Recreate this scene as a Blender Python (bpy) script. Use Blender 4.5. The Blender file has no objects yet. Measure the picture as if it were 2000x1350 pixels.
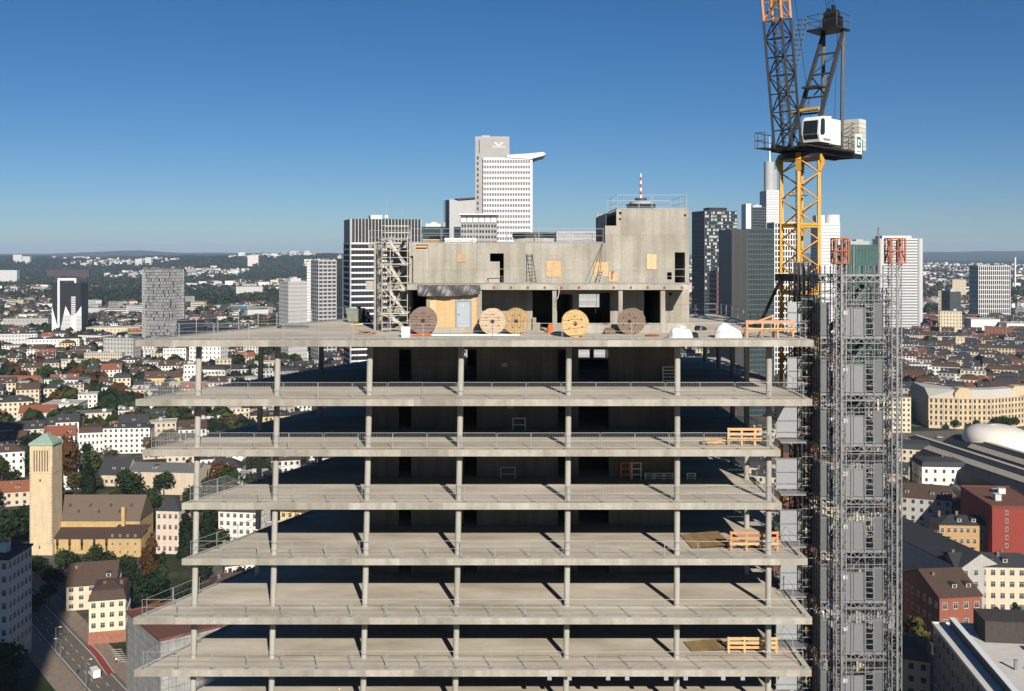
import bpy, math, random
from math import radians, sin, cos, pi, atan2, sqrt, hypot
from mathutils import Vector, Matrix

# ------------------------------------------------------------------ camera, sky, sun, exposure
SC = bpy.context.scene
COL = SC.collection
CH = 120.0                                   # camera height above the street
cam = bpy.data.objects.new('camera', bpy.data.cameras.new('camera'))
COL.objects.link(cam); SC.camera = cam
cam.location = (0, 0, CH); cam.rotation_euler = (radians(90), 0, 0)
cam.data.lens = 36; cam.data.sensor_width = 36; cam.data.sensor_fit = 'HORIZONTAL'
cam.data.shift_y = -0.089
cam.data.clip_start = 0.5; cam.data.clip_end = 90000

SUN_EL, SUN_AZ = radians(27.0), radians(16.5)     # azimuth: to the right of straight behind the camera
sun_dir = Vector((sin(SUN_AZ) * cos(SUN_EL), -cos(SUN_AZ) * cos(SUN_EL), sin(SUN_EL)))
world = bpy.data.worlds.new('World'); SC.world = world; world.use_nodes = True
wt = world.node_tree
for n in list(wt.nodes): wt.nodes.remove(n)
sky = wt.nodes.new('ShaderNodeTexSky'); sky.sky_type = 'NISHITA'; sky.sun_disc = False
sky.sun_elevation = SUN_EL; sky.sun_rotation = pi - SUN_AZ
sky.altitude = 200; sky.air_density = 0.75; sky.dust_density = 0.3; sky.ozone_density = 5.0
bg = wt.nodes.new('ShaderNodeBackground'); bg.inputs[1].default_value = 0.051
wo = wt.nodes.new('ShaderNodeOutputWorld')
hs_ = wt.nodes.new('ShaderNodeHueSaturation'); hs_.inputs['Saturation'].default_value = 1.19
wt.links.new(sky.outputs[0], hs_.inputs['Color']); wt.links.new(hs_.outputs[0], bg.inputs[0]); wt.links.new(bg.outputs[0], wo.inputs[0])
sl = bpy.data.lights.new('sun', 'SUN'); sl.energy = 5.0; sl.angle = radians(0.5); sl.color = (1.0, 0.93, 0.82)
sun = bpy.data.objects.new('sun', sl); COL.objects.link(sun)
sun.rotation_euler = sun_dir.to_track_quat('Z', 'Y').to_euler(); sun.location = (60, -60, 300)
SC.view_settings.view_transform = 'Standard'; SC.view_settings.look = 'None'
SC.view_settings.exposure = 0.45; SC.view_settings.gamma = 1.0; SC.view_settings.use_curve_mapping = False
SC.render.engine = 'CYCLES'
SC.cycles.use_denoising = True
SC.cycles.max_bounces = 6; SC.cycles.diffuse_bounces = 1; SC.cycles.glossy_bounces = 2
SC.cycles.transmission_bounces = 2; SC.cycles.volume_bounces = 0; SC.cycles.transparent_max_bounces = 4

RND = random.Random(11)
def P(x, y, d):
    """the place seen at photo pixel (x, y) that lies d metres ahead"""
    return Vector(((x - 1000) / 2000 * d, d, CH - (y - 497) / 2000 * d))
def PX(x, d): return (x - 1000) / 2000 * d
def PZ(y, d): return CH - (y - 497) / 2000 * d
def GD(y): return 240000.0 / (y - 497)        # distance at which the street shows at row y

# ------------------------------------------------------------------ materials
def srgb(h):
    h = h.lstrip('#'); o = []
    for i in (0, 2, 4):
        c = int(h[i:i+2], 16) / 255
        o.append(c / 12.92 if c < .04045 else ((c + .055) / 1.055) ** 2.4)
    return tuple(o)
MATS = {}
def mat(name, col, rough=.8, var=.12, scale=1.0, metal=0.0, bump=0.0, objvar=0.0, streak=0.0, spec=.3, col2=None, stretch=(1, 1, 1)):
    if name in MATS: return MATS[name]
    col = tuple(c * .9 for c in col); col2 = tuple(c * .9 for c in col2) if col2 else None
    m = bpy.data.materials.new(name); m.use_nodes = True; t = m.node_tree; L = t.links
    b = t.nodes['Principled BSDF']; b.inputs['Roughness'].default_value = rough; b.inputs['Metallic'].default_value = metal
    b.inputs['Specular IOR Level'].default_value = spec
    tc = t.nodes.new('ShaderNodeTexCoord'); mp = t.nodes.new('ShaderNodeMapping'); mp.inputs['Scale'].default_value = stretch
    L.new(tc.outputs['Object'], mp.inputs[0])
    nz = t.nodes.new('ShaderNodeTexNoise'); nz.inputs['Scale'].default_value = scale; nz.inputs['Detail'].default_value = 5
    nz.inputs['Roughness'].default_value = .62
    L.new(mp.outputs[0], nz.inputs[0])
    rp = t.nodes.new('ShaderNodeValToRGB'); rp.color_ramp.elements[0].position = .3; rp.color_ramp.elements[1].position = .7
    a = tuple(max(0, c * (1 - var)) for c in col); c2 = col2 or tuple(min(1, c * (1 + var)) for c in col)
    rp.color_ramp.elements[0].color = (*a, 1); rp.color_ramp.elements[1].color = (*c2, 1)
    L.new(nz.outputs[0], rp.inputs[0]); out = rp.outputs[0]
    if streak:
        mp2 = t.nodes.new('ShaderNodeMapping'); mp2.inputs['Scale'].default_value = (1.6, 1.6, .10)
        L.new(tc.outputs['Object'], mp2.inputs[0])
        n2 = t.nodes.new('ShaderNodeTexNoise'); n2.inputs['Scale'].default_value = 1.1; n2.inputs['Detail'].default_value = 6
        L.new(mp2.outputs[0], n2.inputs[0])
        mx = t.nodes.new('ShaderNodeMixRGB'); mx.blend_type = 'MULTIPLY'; mx.inputs[0].default_value = 1
        r2 = t.nodes.new('ShaderNodeValToRGB'); r2.color_ramp.elements[0].position = .35; r2.color_ramp.elements[1].position = .6
        k = 1 - streak; r2.color_ramp.elements[0].color = (k, k, k * .96, 1); r2.color_ramp.elements[1].color = (1, 1, 1, 1)
        L.new(n2.outputs[0], r2.inputs[0]); L.new(out, mx.inputs[1]); L.new(r2.outputs[0], mx.inputs[2]); out = mx.outputs[0]
    if objvar:
        oi = t.nodes.new('ShaderNodeObjectInfo'); hs = t.nodes.new('ShaderNodeHueSaturation')
        mr = t.nodes.new('ShaderNodeMapRange'); mr.inputs[3].default_value = 1 - objvar; mr.inputs[4].default_value = 1 + objvar
        L.new(oi.outputs['Random'], mr.inputs[0]); L.new(mr.outputs[0], hs.inputs['Value']); L.new(out, hs.inputs['Color']); out = hs.outputs[0]
    L.new(out, b.inputs['Base Color'])
    if bump:
        bp = t.nodes.new('ShaderNodeBump'); bp.inputs['Strength'].default_value = bump; bp.inputs['Distance'].default_value = .05
        L.new(nz.outputs[0], bp.inputs['Height']); L.new(bp.outputs[0], b.inputs['Normal'])
    MATS[name] = m; return m

def board_concrete(name, col, pw=1.25, ph=2.7, joint=.72, spread=(1.05, .9)):
    """cast concrete: shutter-panel joints, tie holes, rain streaks and pale and dark blotches"""
    m = bpy.data.materials.new(name); m.use_nodes = True; t = m.node_tree; L = t.links
    b = t.nodes['Principled BSDF']; b.inputs['Roughness'].default_value = .9; b.inputs['Specular IOR Level'].default_value = .2
    tc = t.nodes.new('ShaderNodeTexCoord')
    sp = t.nodes.new('ShaderNodeSeparateXYZ'); L.new(tc.outputs['Object'], sp.inputs[0])
    cb = t.nodes.new('ShaderNodeCombineXYZ')
    ad = t.nodes.new('ShaderNodeMath'); ad.operation = 'ADD'; L.new(sp.outputs[0], ad.inputs[0]); L.new(sp.outputs[1], ad.inputs[1])
    L.new(ad.outputs[0], cb.inputs[0]); L.new(sp.outputs[2], cb.inputs[1])
    br = t.nodes.new('ShaderNodeTexBrick'); L.new(cb.outputs[0], br.inputs[0])
    br.offset = 0; br.inputs['Scale'].default_value = 1; br.inputs['Brick Width'].default_value = pw; br.inputs['Row Height'].default_value = ph
    br.inputs['Mortar Size'].default_value = .018; br.inputs['Mortar Smooth'].default_value = .3
    hi = tuple(c * spread[0] for c in col); lo = tuple(c * spread[1] for c in col)
    br.inputs['Color1'].default_value = (*hi, 1); br.inputs['Color2'].default_value = (*lo, 1)
    br.inputs['Mortar'].default_value = (*(c * joint for c in col), 1)
    def nz(scale, st, d=6):
        mp = t.nodes.new('ShaderNodeMapping'); mp.inputs['Scale'].default_value = st; L.new(tc.outputs['Object'], mp.inputs[0])
        n = t.nodes.new('ShaderNodeTexNoise'); n.inputs['Scale'].default_value = scale; n.inputs['Detail'].default_value = d
        L.new(mp.outputs[0], n.inputs[0]); return n
    out = br.outputs[0]
    for n, p0, p1, k in ((nz(.9, (1.5, 1.5, .12)), .36, .62, .82), (nz(.45, (1, 1, 1)), .35, .62, .86), (nz(6, (1, 1, 1)), .3, .7, .9)):
        r = t.nodes.new('ShaderNodeValToRGB'); r.color_ramp.elements[0].position = p0; r.color_ramp.elements[1].position = p1
        r.color_ramp.elements[0].color = (k, k * .985, k * .95, 1); r.color_ramp.elements[1].color = (1.06, 1.06, 1.06, 1)
        L.new(n.outputs[0], r.inputs[0])
        x = t.nodes.new('ShaderNodeMixRGB'); x.blend_type = 'MULTIPLY'; x.inputs[0].default_value = 1
        L.new(out, x.inputs[1]); L.new(r.outputs[0], x.inputs[2]); out = x.outputs[0]
    L.new(out, b.inputs['Base Color']); MATS[name] = m; return m

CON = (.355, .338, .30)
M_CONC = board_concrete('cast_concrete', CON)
M_CORE_SHADE = board_concrete('shade_darkened_core_concrete', (.125, .119, .106), 1.2, 2.6)  # core concrete darkened in colour to deepen the shade indoors
M_EDGE = board_concrete('slab_concrete', (.335, .318, .28), 3.3, 30, .80, (1.16, .80))
M_DECK = mat('screeded_concrete', (.50, .435, .34), .9, .22, .28, objvar=.03, col2=(.66, .60, .505), bump=.1, stretch=(.6, 1.6, 1))
M_COLM = mat('column_concrete', (.39, .373, .335), .85, .10, 1.2, streak=.12, objvar=.06)
M_GALM = mat('dull_hoist_steel', (.235, .24, .245), .5, .2, 3, metal=.35, spec=.5)
M_GALV = mat('galvanised_steel', (.44, .455, .47), .45, .12, 3, metal=.35, spec=.5)
M_GALD = mat('weathered_scaffold_steel', (.24, .25, .255), .5, .2, 3, metal=.3)
M_PALE = mat('pale_scaffold_steel', (.50, .48, .42), .6, .2, 2)
M_DARK = mat('dark_grey_steel', (.045, .048, .052), .5, .25, 2)
M_BLACK = mat('black_paint', (.018, .019, .021), .45, .2, 2)
M_YEL = mat('yellow_crane_paint', (.62, .325, .05), .45, .16, 1.5, spec=.4)
M_ORAJ = mat('orange_jib_paint', (.52, .245, .065), .5, .15, 1.5)
M_CAGE = mat('dull_red_lead_paint', (.40, .095, .035), .6, .2, 2)
M_ORA = mat('orange_red_paint', (.62, .12, .03), .5, .15, 2)
M_WHITE = mat('white_paint', (.80, .80, .78), .5, .05, 2)
M_GLASS = mat('dark_glass', (.018, .022, .028), .12, .3, .3, spec=.6)
M_PLY = mat('plywood', (.56, .37, .19), .7, .16, 1.5, stretch=(1, 1, 4))
M_OSB = mat('osb_board', (.62, .46, .26), .75, .25, 9)
M_TIMB = mat('fresh_timber', (.62, .38, .17), .7, .18, 3)
M_TIMO = mat('orange_timber', (.58, .25, .10), .7, .2, 3)
M_TARP = mat('dark_grey_tarpaulin', (.062, .062, .066), .45, .25, 1.5, bump=.3, spec=.4)
M_PWHITE = mat('white_plastic_sheet', (.78, .78, .77), .4, .06, 2, spec=.4)
M_MESHP = mat('perforated_steel_panel', (.14, .145, .15), .55, .10, 6, metal=.3, objvar=.1)
M_DOOR = mat('pale_grey_door_paint', (.36, .40, .44), .5, .04, 2)
M_REDSQ = mat('brick_red_plug', (.30, .07, .05), .8, .1, 5)

# ------------------------------------------------------------------ mesh helpers
class MB:
    def __init__(s): s.v = []; s.f = []; s.m = []; s.sm = []
    def add(s, vs, fs, mi=0, smooth=False):
        o = len(s.v); s.v.extend([tuple(p) for p in vs])
        for f in fs: s.f.append([i + o for i in f]); s.m.append(mi); s.sm.append(smooth)
    def box(s, x0, x1, y0, y1, z0, z1, mi=0):
        s.add([(x0,y0,z0),(x1,y0,z0),(x1,y1,z0),(x0,y1,z0),(x0,y0,z1),(x1,y0,z1),(x1,y1,z1),(x0,y1,z1)],
              [(0,3,2,1),(4,5,6,7),(0,1,5,4),(1,2,6,5),(2,3,7,6),(3,0,4,7)], mi); return s
    def beam(s, p, q, w, h=None, mi=0):
        p = Vector(p); q = Vector(q); d = q - p
        if d.length < 1e-6: return s
        d.normalize(); h = h or w
        up = Vector((0, 0, 1)) if abs(d.z) < .93 else Vector((0, 1, 0))
        a = d.cross(up).normalized() * (w / 2); b = a.cross(d).normalized() * (h / 2)
        vs = [p-a-b, p+a-b, p+a+b, p-a+b, q-a-b, q+a-b, q+a+b, q-a+b]
        s.add(vs, [(0,1,2,3),(7,6,5,4),(0,4,5,1),(1,5,6,2),(2,6,7,3),(3,7,4,0)], mi); return s
    def tube(s, p, q, r, r2=None, n=8, mi=0, smooth=True, caps=True):
        p = Vector(p); q = Vector(q); d = (q - p).normalized(); r2 = r if r2 is None else r2
        up = Vector((0, 0, 1)) if abs(d.z) < .93 else Vector((1, 0, 0))
        a = d.cross(up).normalized(); b = a.cross(d)
        vs = []
        for c, rr in ((p, r), (q, r2)):
            for i in range(n):
                t = 2 * pi * i / n; vs.append(c + a * cos(t) * rr + b * sin(t) * rr)
        s.add(vs, [(i, (i+1) % n, n + (i+1) % n, n + i) for i in range(n)], mi, smooth)
        if caps: s.add(vs, [tuple(range(n))[::-1], tuple(range(n, 2*n))], mi)
        return s
    def prism(s, poly, z0, z1, mi=0, mside=None):
        n = len(poly); vs = [(x, y, z0) for x, y in poly] + [(x, y, z1) for x, y in poly]
        s.add(vs, [tuple(range(n))[::-1], tuple(range(n, 2*n))], mi)
        s.add(vs, [(i, (i+1) % n, n + (i+1) % n, n + i) for i in range(n)], mi if mside is None else mside); return s
    def xprism(s, poly, y0, y1, mi=0):
        """profile given in (x, z), extruded along y"""
        n = len(poly); vs = [(x, y0, z) for x, z in poly] + [(x, y1, z) for x, z in poly]
        s.add(vs, [tuple(range(n)), tuple(range(n, 2*n))[::-1]] + [(i, n + i, n + (i+1) % n, (i+1) % n) for i in range(n)], mi); return s
    def append(s, o, M, moff=0):
        k = len(s.v); s.v.extend([tuple(M @ Vector(p)) for p in o.v])
        s.f.extend([[i + k for i in f] for f in o.f]); s.m.extend([i + moff for i in o.m]); s.sm.extend(o.sm)
    def mesh(s, name, mats, org=(0, 0, 0)):
        me = bpy.data.meshes.new(name)
        ox, oy, oz = org
        me.from_pydata([(x-ox, y-oy, z-oz) for x, y, z in s.v], [], s.f)
        if not isinstance(mats, (list, tuple)): mats = [mats]
        for q in mats: me.materials.append(q)
        if any(s.m): me.polygons.foreach_set('material_index', s.m)
        if any(s.sm): me.polygons.foreach_set('use_smooth', s.sm)
        me.update(); return me
    def build(s, name, mats, parent=None, org=None, loc=None, rz=0, kind=None, label=None):
        """org: world point that becomes the mesh origin (meshes drawn in world space); parts default to their thing's place"""
        if org is None: org = parent_world(parent) if parent is not None and loc is None else (0, 0, 0)
        ob = bpy.data.objects.new(name, s.mesh(name, mats, org)); COL.objects.link(ob)
        if parent is not None: ob.parent = parent
        if loc is not None: ob.location = loc
        elif parent is None: ob.location = org
        ob.rotation_euler.z = rz
        if kind: ob['kind'] = kind
        if label: ob['label'] = label
        return ob
def parent_world(p):
    v = Vector((0, 0, 0))
    while p is not None: v += p.location; p = p.parent
    return v
def tag(o, label, cat, group=None):
    o['label'] = label; o['category'] = cat
    if group: o['group'] = group
    return o
def thing(name, label, cat, loc=(0, 0, 0), rz=0, group=None):
    o = bpy.data.objects.new(name, None); COL.objects.link(o); o.empty_display_size = .5
    o.location = loc; o.rotation_euler.z = rz
    return tag(o, label, cat, group)
def link(name, me, parent=None, loc=(0, 0, 0), rz=0, kind=None):
    o = bpy.data.objects.new(name, me); COL.objects.link(o); o.parent = parent; o.location = loc; o.rotation_euler.z = rz
    if kind: o['kind'] = kind
    return o
def lattice(mb, A, B, n, r, mi=0, chord=None, horiz=True):
    """box truss between two rings of 4 points: chords, rungs and zigzag diagonals"""
    cr = chord or r
    for i in range(4): mb.beam(A[i], B[i], cr, mi=mi)
    for i in range(4):
        j = (i + 1) % 4
        for k in range(n):
            t0, t1 = k / n, (k + 1) / n
            a0 = A[i].lerp(B[i], t0); a1 = A[i].lerp(B[i], t1); b0 = A[j].lerp(B[j], t0); b1 = A[j].lerp(B[j], t1)
            if (k + i) % 2: mb.beam(a0, b1, r, mi=mi)
            else: mb.beam(b0, a1, r, mi=mi)
            if horiz: mb.beam(a0, b0, r, mi=mi)
        mb.beam(B[i], B[j], r, mi=mi)

# ------------------------------------------------------------------ the tower under construction
TB = Vector((-1, 84, 0))
tower = thing('unfinished_tower', 'unfinished concrete high-rise with bare floor slabs, round columns and open core', 'building', TB)
LEV = [114.15, 110.10, 106.46, 102.68, 98.90, 95.30, 91.63, 87.93, 84.20]
DF  = [69.9, 69.9, 70.9, 71.3, 71.0, 69.6, 69.9, 69.9, 69.9]
XL  = [-25.7, -25.7, -25.6, -23.0, -22.9, -25.75, -25.8, -25.8, -25.8]
XR  = [20.6, 20.5, 18.6, 18.8, 20.5, 20.4, 20.45, 20.4, 20.4]
TH = .45; DB = 98.5; SLOPE = .475
def left_x(i, y): return XL[i] + SLOPE * (y - DF[i])
for i, z in enumerate(LEV):
    xr = XR[i]; xb = 20.3 if xr > 19 else xr
    poly = [(XL[i], DF[i]), (xr, DF[i]), (xb, DB), (left_x(i, DB), DB)]
    s = MB().prism(poly, z - TH, z, 0, 1); s.build('floor_slab', [M_DECK, M_EDGE], tower)
# columns, one storey each
FX = [-22.0, -16.45, -9.97, -3.56, 4.0, 11.63, 18.07]; DRIFT = [-.065, -.07, -.075, -.065, -.03, -.01, -.01]
rows = [(x, 72.0, k) for x, k in zip(FX, DRIFT)]
rows += [(-19.3, 78.8, -.06), (-16.0, 86.0, -.05), (-12.2, 92.5, -.05), (18.1, 79.0, 0), (18.1, 84.0, 0), (18.0, 89.2, 0), (17.8, 94.4, 0),
         (-6.5, 96.3, 0), (0.5, 96.3, 0), (7.5, 96.3, 0)]
for x, y, k in rows:
    for i in range(8):
        z1 = LEV[i] - TH; z0 = LEV[i + 1]
        c = MB().tube((x + k * (i + 1), y, z0), (x + k * i, y, z1), .205, n=22)
        c.build('column', M_COLM, tower)
# storeys under the picture's lower edge
low = MB(); z = LEV[-1]
while z > 4:
    z -= 3.7
    low.prism([(-25.7, 69.9), (20.4, 69.9), (20.3, DB), (-12.2, DB)], max(z - TH, .02), z)
    for x, y, k in rows: low.tube((x + k * 8, y, z), (x + k * 8, y, z + 3.7 - TH), .205, n=8, caps=False)
low.box(-11, 12.9, 79.5, 92, 0, LEV[-1] - TH)
low.build('lower_storeys', M_EDGE, tower)

def wall_open(mb, x0, x1, y0, y1, z0, z1, ops, mi=0):
    """a wall along x with rectangular openings (xa, xb, za, zb), none overlapping in x"""
    x = x0
    for xa, xb, za, zb in sorted(ops):
        if xa > x: mb.box(x, xa, y0, y1, z0, z1, mi)
        if za > z0: mb.box(xa, xb, y0, y1, z0, za, mi)
        if zb < z1: mb.box(xa, xb, y0, y1, zb, z1, mi)
        x = xb
    if x1 > x: mb.box(x, x1, y0, y1, z0, z1, mi)
CY = 79.5
CX0, CX1 = -11.0, 12.95
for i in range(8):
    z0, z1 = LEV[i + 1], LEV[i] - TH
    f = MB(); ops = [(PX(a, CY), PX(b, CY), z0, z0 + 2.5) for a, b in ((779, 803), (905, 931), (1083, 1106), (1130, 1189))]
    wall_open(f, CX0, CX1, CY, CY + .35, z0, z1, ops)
    f.build('core_wall', M_CORE_SHADE, tower)
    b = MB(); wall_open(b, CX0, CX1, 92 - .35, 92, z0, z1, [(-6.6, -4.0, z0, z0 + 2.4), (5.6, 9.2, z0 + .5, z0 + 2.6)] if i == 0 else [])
    b.build('core_wall', M_CORE_SHADE, tower)
    MB().box(CX0, CX0 + .35, CY + .35, 92 - .35, z0, z1).build('core_wall', M_CORE_SHADE, tower)
    MB().box(CX1 - .35, CX1, CY + .35, 92 - .35, z0, z1).build('core_wall', M_CORE_SHADE, tower)
    MB().box(-1.2, -.85, CY + .35, 92 - .35, z0, z1).build('partition_wall', M_CORE_SHADE, tower); MB().box(3.3, 3.6, CY + .35, 84, z0, z1).build('partition_wall', M_CORE_SHADE, tower)
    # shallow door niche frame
    MB().box(PX(1050, CY), PX(1080, CY), CY - .05, CY, z0 + .1, z0 + 2.45).build('niche_panel', M_CORE_SHADE, tower)
# hung brackets under the seventh slab
for x in (1073, 1112, 1187, 1224, 1300, 1338, 1411, 1449, 1523):
    X = PX(x, 70.3); MB().box(X - .14, X + .14, 70.0, 70.35, LEV[6] - TH - .3, LEV[6] - TH).build('edge_bracket', M_GALV, tower)

# ---- core rising above the top deck
D0 = LEV[0]; ZL = 117.78; ZB = 120.87; ZR = 123.5
a = MB()
def o(xa, xb, ya, yb, d=CY): return (PX(xa, d), PX(xb, d), PZ(yb, d), PZ(ya, d))
WX0, WX1 = PX(797, CY), PX(1346, CY)
wall_open(a, WX0, WX1, CY, CY + .35, D0, 117.36,
    [o(800, 834, 568, 642), o(1040, 1083, 567, 643), o(1088, 1119, 575, 632), o(1131, 1192, 572, 632), o(1258, 1289, 567, 632), o(1307, 1312, 572, 577)])
a.build('core_wall', M_CONC, tower)
st = MB(); st.box(PX(1040, CY), PX(1047, CY), CY - .3, CY, D0, PZ(620, CY)); st.box(PX(1047, CY), PX(1057, CY), CY - .3, CY, D0, PZ(630, CY))
st.build('stepped_wall_end', M_CONC, tower)
# room partitions and the back wall of the two core storeys
for x in (834, 1119, 1200, 1292): MB().box(PX(x, CY) - .12, PX(x, CY) + .12, CY + .35, 91 - .35, D0, 117.36).build('partition_wall', M_CORE_SHADE, tower)
b = MB(); wall_open(b, WX0, WX1, 90.65, 91, D0, 120.5, [(5.9, 7.75, PZ(600, 91), PZ(574, 91)), (7.95, 8.25, PZ(615, 91), PZ(585, 91))]); b.build('core_wall', M_CONC, tower)
MB().box(WX0, WX0 + .35, CY + .35, 90.65, D0, 120.5).build('core_wall', M_CONC, tower)
MB().box(WX1 - .35, WX1, CY + .35, 90.65, D0, 120.5).build('core_wall', M_CONC, tower)
MB().box(WX0 + .35, WX1 - .35, CY + .35, 90.65, 117.45, 117.7).build('floor_slab', M_EDGE, tower)
MB().box(WX0, PX(1182, CY), CY + .35, 91, 120.5, 120.75).build('roof_slab', [M_EDGE], tower)
MB().box(PX(795, 76.3), PX(1350, 76.3), 76.2, CY, 117.36, ZL).build('ledge_slab', M_EDGE, tower)
for x in (965, 998, 1031, 1064, 1097, 1131, 1199, 1232, 1265, 1298, 1332, 1353):
    X = PX(x, 76.2); MB().box(X - .075, X + .075, 76.15, 76.199, 117.46, 117.62).build('anchor_plug', M_REDSQ, tower)
for x0, x1 in ((833, 840), (932, 941), (1079, 1087), (1208, 1216), (1290, 1299)):
    MB().box(PX(x0, 76.4), PX(x1, 76.4), 76.35, 76.7, D0, 117.355).build('front_pillar', M_CONC, tower)
for x0, x1, h in ((840, 932, .38), (1087, 1208, .62), (1216, 1290, .62), (1299, 1356, .7)):
    MB().box(PX(x0, 76.4), PX(x1, 76.4), 76.37, 76.68, D0, D0 + h).build('upstand', M_CONC, tower)
# upper core wall
u = MB()
wall_open(u, WX0, PX(1182, CY), CY, CY + .35, ZL, ZB, [o(798.5, 807, 500, 555), o(812, 836, 478, 488), o(957, 984, 495, 554)])
wall_open(u, PX(1182, CY), WX1, CY, CY + .35, ZL, ZB + .25, [o(1303, 1312, 532, 546), o(1318, 1338, 493, 554)])
u.build('core_wall', M_CONC, tower)
XN = PX(1204, CY); XB0 = PX(1182, CY); ZN = PZ(441, CY)
u = MB(); wall_open(u, XN, WX1, CY + .03, CY + .38, ZB + .25, ZR, [o(1209, 1214, 414, 419), o(1336, 1340, 418.5, 423)]); MB().box(PX(1209, CY), PX(1213, CY), CY, CY + .028, PZ(430, CY), PZ(426, CY)).build('painted_tie_hole', M_BLACK, tower); u.box(XB0, XN, CY + .03, CY + .38, ZB + .25, ZN)  # black patch stands in for the dark of a second tie hole
u.box(XB0, XB0 + .3, CY + .38, 88, ZB - .1, ZN); u.box(WX1 - .35, WX1, CY + .38, 88, ZB - .1, ZR); u.box(XB0, WX1, 88, 88.35, ZB - .1, ZR)
u.build('core_wall', M_CONC, tower)
MB().box(XN, WX1 - .35, CY + .38, 88, ZR - .35, ZR - .1).build('roof_slab', M_EDGE, tower)
nb = MB(); nb.box(XN, XN + .3, CY + .38, 88, ZN, ZR - .36)
nb.build('partition_wall', M_CORE_SHADE, tower)
gg = MB(); gg.box(XB0 + .05, XB0 + .13, CY + .4, 87.9, ZN, ZR - .3)
gg.build('shutter_board', M_DARK, tower)
for k in range(3):
    MB().box(XB0 + .02, XB0 + .05, CY + 1.2 + k * 1.6, CY + 1.7 + k * 1.6, ZN + .1, ZN + .75).build('slot_pane', M_GALD, tower)
# left pillar with its bracket, wall and roof bridge behind the stairs
XP0, XP1 = PX(730, CY), PX(745, CY)
MB().box(XP0, XP1, CY, CY + .8, D0, 120.99).build('core_pillar', M_CONC, tower)
MB().box(PX(714, CY), XP0, CY + .1, CY + .7, PZ(567, CY), PZ(549, CY)).build('cast_bracket', M_CONC, tower)
MB().box(XP1, WX0, 83, 83.35, D0, 120.5).build('core_wall', M_CONC, tower)
MB().box(PX(717, CY), WX0, CY + .8, 84, 120.5, 120.75).build('roof_slab', M_EDGE, tower)
# boards fixed over openings
def board(name, x0, x1, ya, yb, m, d=CY, t=.05): return MB().box(PX(x0, d), PX(x1, d), d - t, d - .003, PZ(yb, d), PZ(ya, d)).build(name, m, tower)
board('plywood_patch', 893, 911, 496, 512, mat('worn_plywood', (.42, .30, .17), .75, .2, 2))
board('plywood_patch', 1067, 1081, 510, 541, M_PLY); board('plywood_patch', 1081.3, 1095, 510, 541, M_PLY)
board('plywood_patch', 1160, 1174, 512, 540, M_PLY); board('plywood_patch', 1174.3, 1188, 512, 540, M_PLY)
board('osb_patch', 1263, 1272.3, 496, 526, M_OSB); board('osb_patch', 1272.6, 1282, 497, 526, M_OSB)
board('plywood_patch', 1189, 1205, 532, 550, M_PLY)
board('rusty_plate', 1194, 1196.5, 532, 545, M_REDSQ, CY - .06, .03); board('rusty_plate', 1196.5, 1199, 530, 534, M_REDSQ, CY - .06, .03)
MB().box(PX(957, CY), PX(976, CY), CY + .1, CY + .3, ZL, PZ(511, CY)).build('block_infill', M_CONC, tower)
MB().box(PX(812, CY), PX(836, CY), CY + .15, CY + .2, PZ(488, CY), PZ(478, CY)).build('plywood_box_back', M_PLY, tower)
MB().box(PX(813, CY), PX(834, CY), CY - .05, CY + .14, PZ(483.8, CY), PZ(482.6, CY)).build('timber_bar', M_TIMO, tower)

# ---- plywood site partition with its grey door, between two pillars
pt = thing('site_partition', 'plywood partition with a pale grey steel door under the tarpaulin', 'partition', (PX(886, 76.45), 76.45, D0 + .38))
for k, (x0, x1) in enumerate(((840, 852), (852.2, 870), (870.2, 889.5), (921.5, 932))):
    MB().box(PX(x0, 76.45), PX(x1, 76.45), 76.43, 76.48, D0 + .385, 117.35).build('plywood_sheet', [M_OSB, M_PLY, M_PLY, M_PLY][k], pt)
MB().box(PX(889.5, 76.45), PX(921.5, 76.45), 76.43, 76.48, PZ(586, 76.45), 117.35).build('plywood_sheet', M_PLY, pt)
fr = MB(); X0, X1 = PX(889.5, 76.45), PX(921.5, 76.45); ZT = PZ(586, 76.45)
fr.box(X0, X0 + .12, 76.36, 76.5, D0 + .385, ZT); fr.box(X1 - .12, X1, 76.36, 76.5, D0 + .385, ZT); fr.box(X0 + .12, X1 - .12, 76.36, 76.5, ZT - .14, ZT)
fr.build('door_frame', mat('blue_grey_frame_paint', (.22, .29, .35), .5, .05, 2), pt)
dr = MB().box(X0 + .125, X1 - .125, 76.4, 76.46, D0 + .39, ZT - .145).build('door', M_DOOR, pt)
MB().box(X0 + .2, X0 + .32, 76.33, 76.398, D0 + 1.35, D0 + 1.39).build('handle', M_DARK, dr, org=parent_world(dr))
MB().box(X0 + .55, X0 + .62, 76.385, 76.398, D0 + 2.0, D0 + 2.07).build('notice', M_WHITE, dr, org=parent_world(dr))

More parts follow.
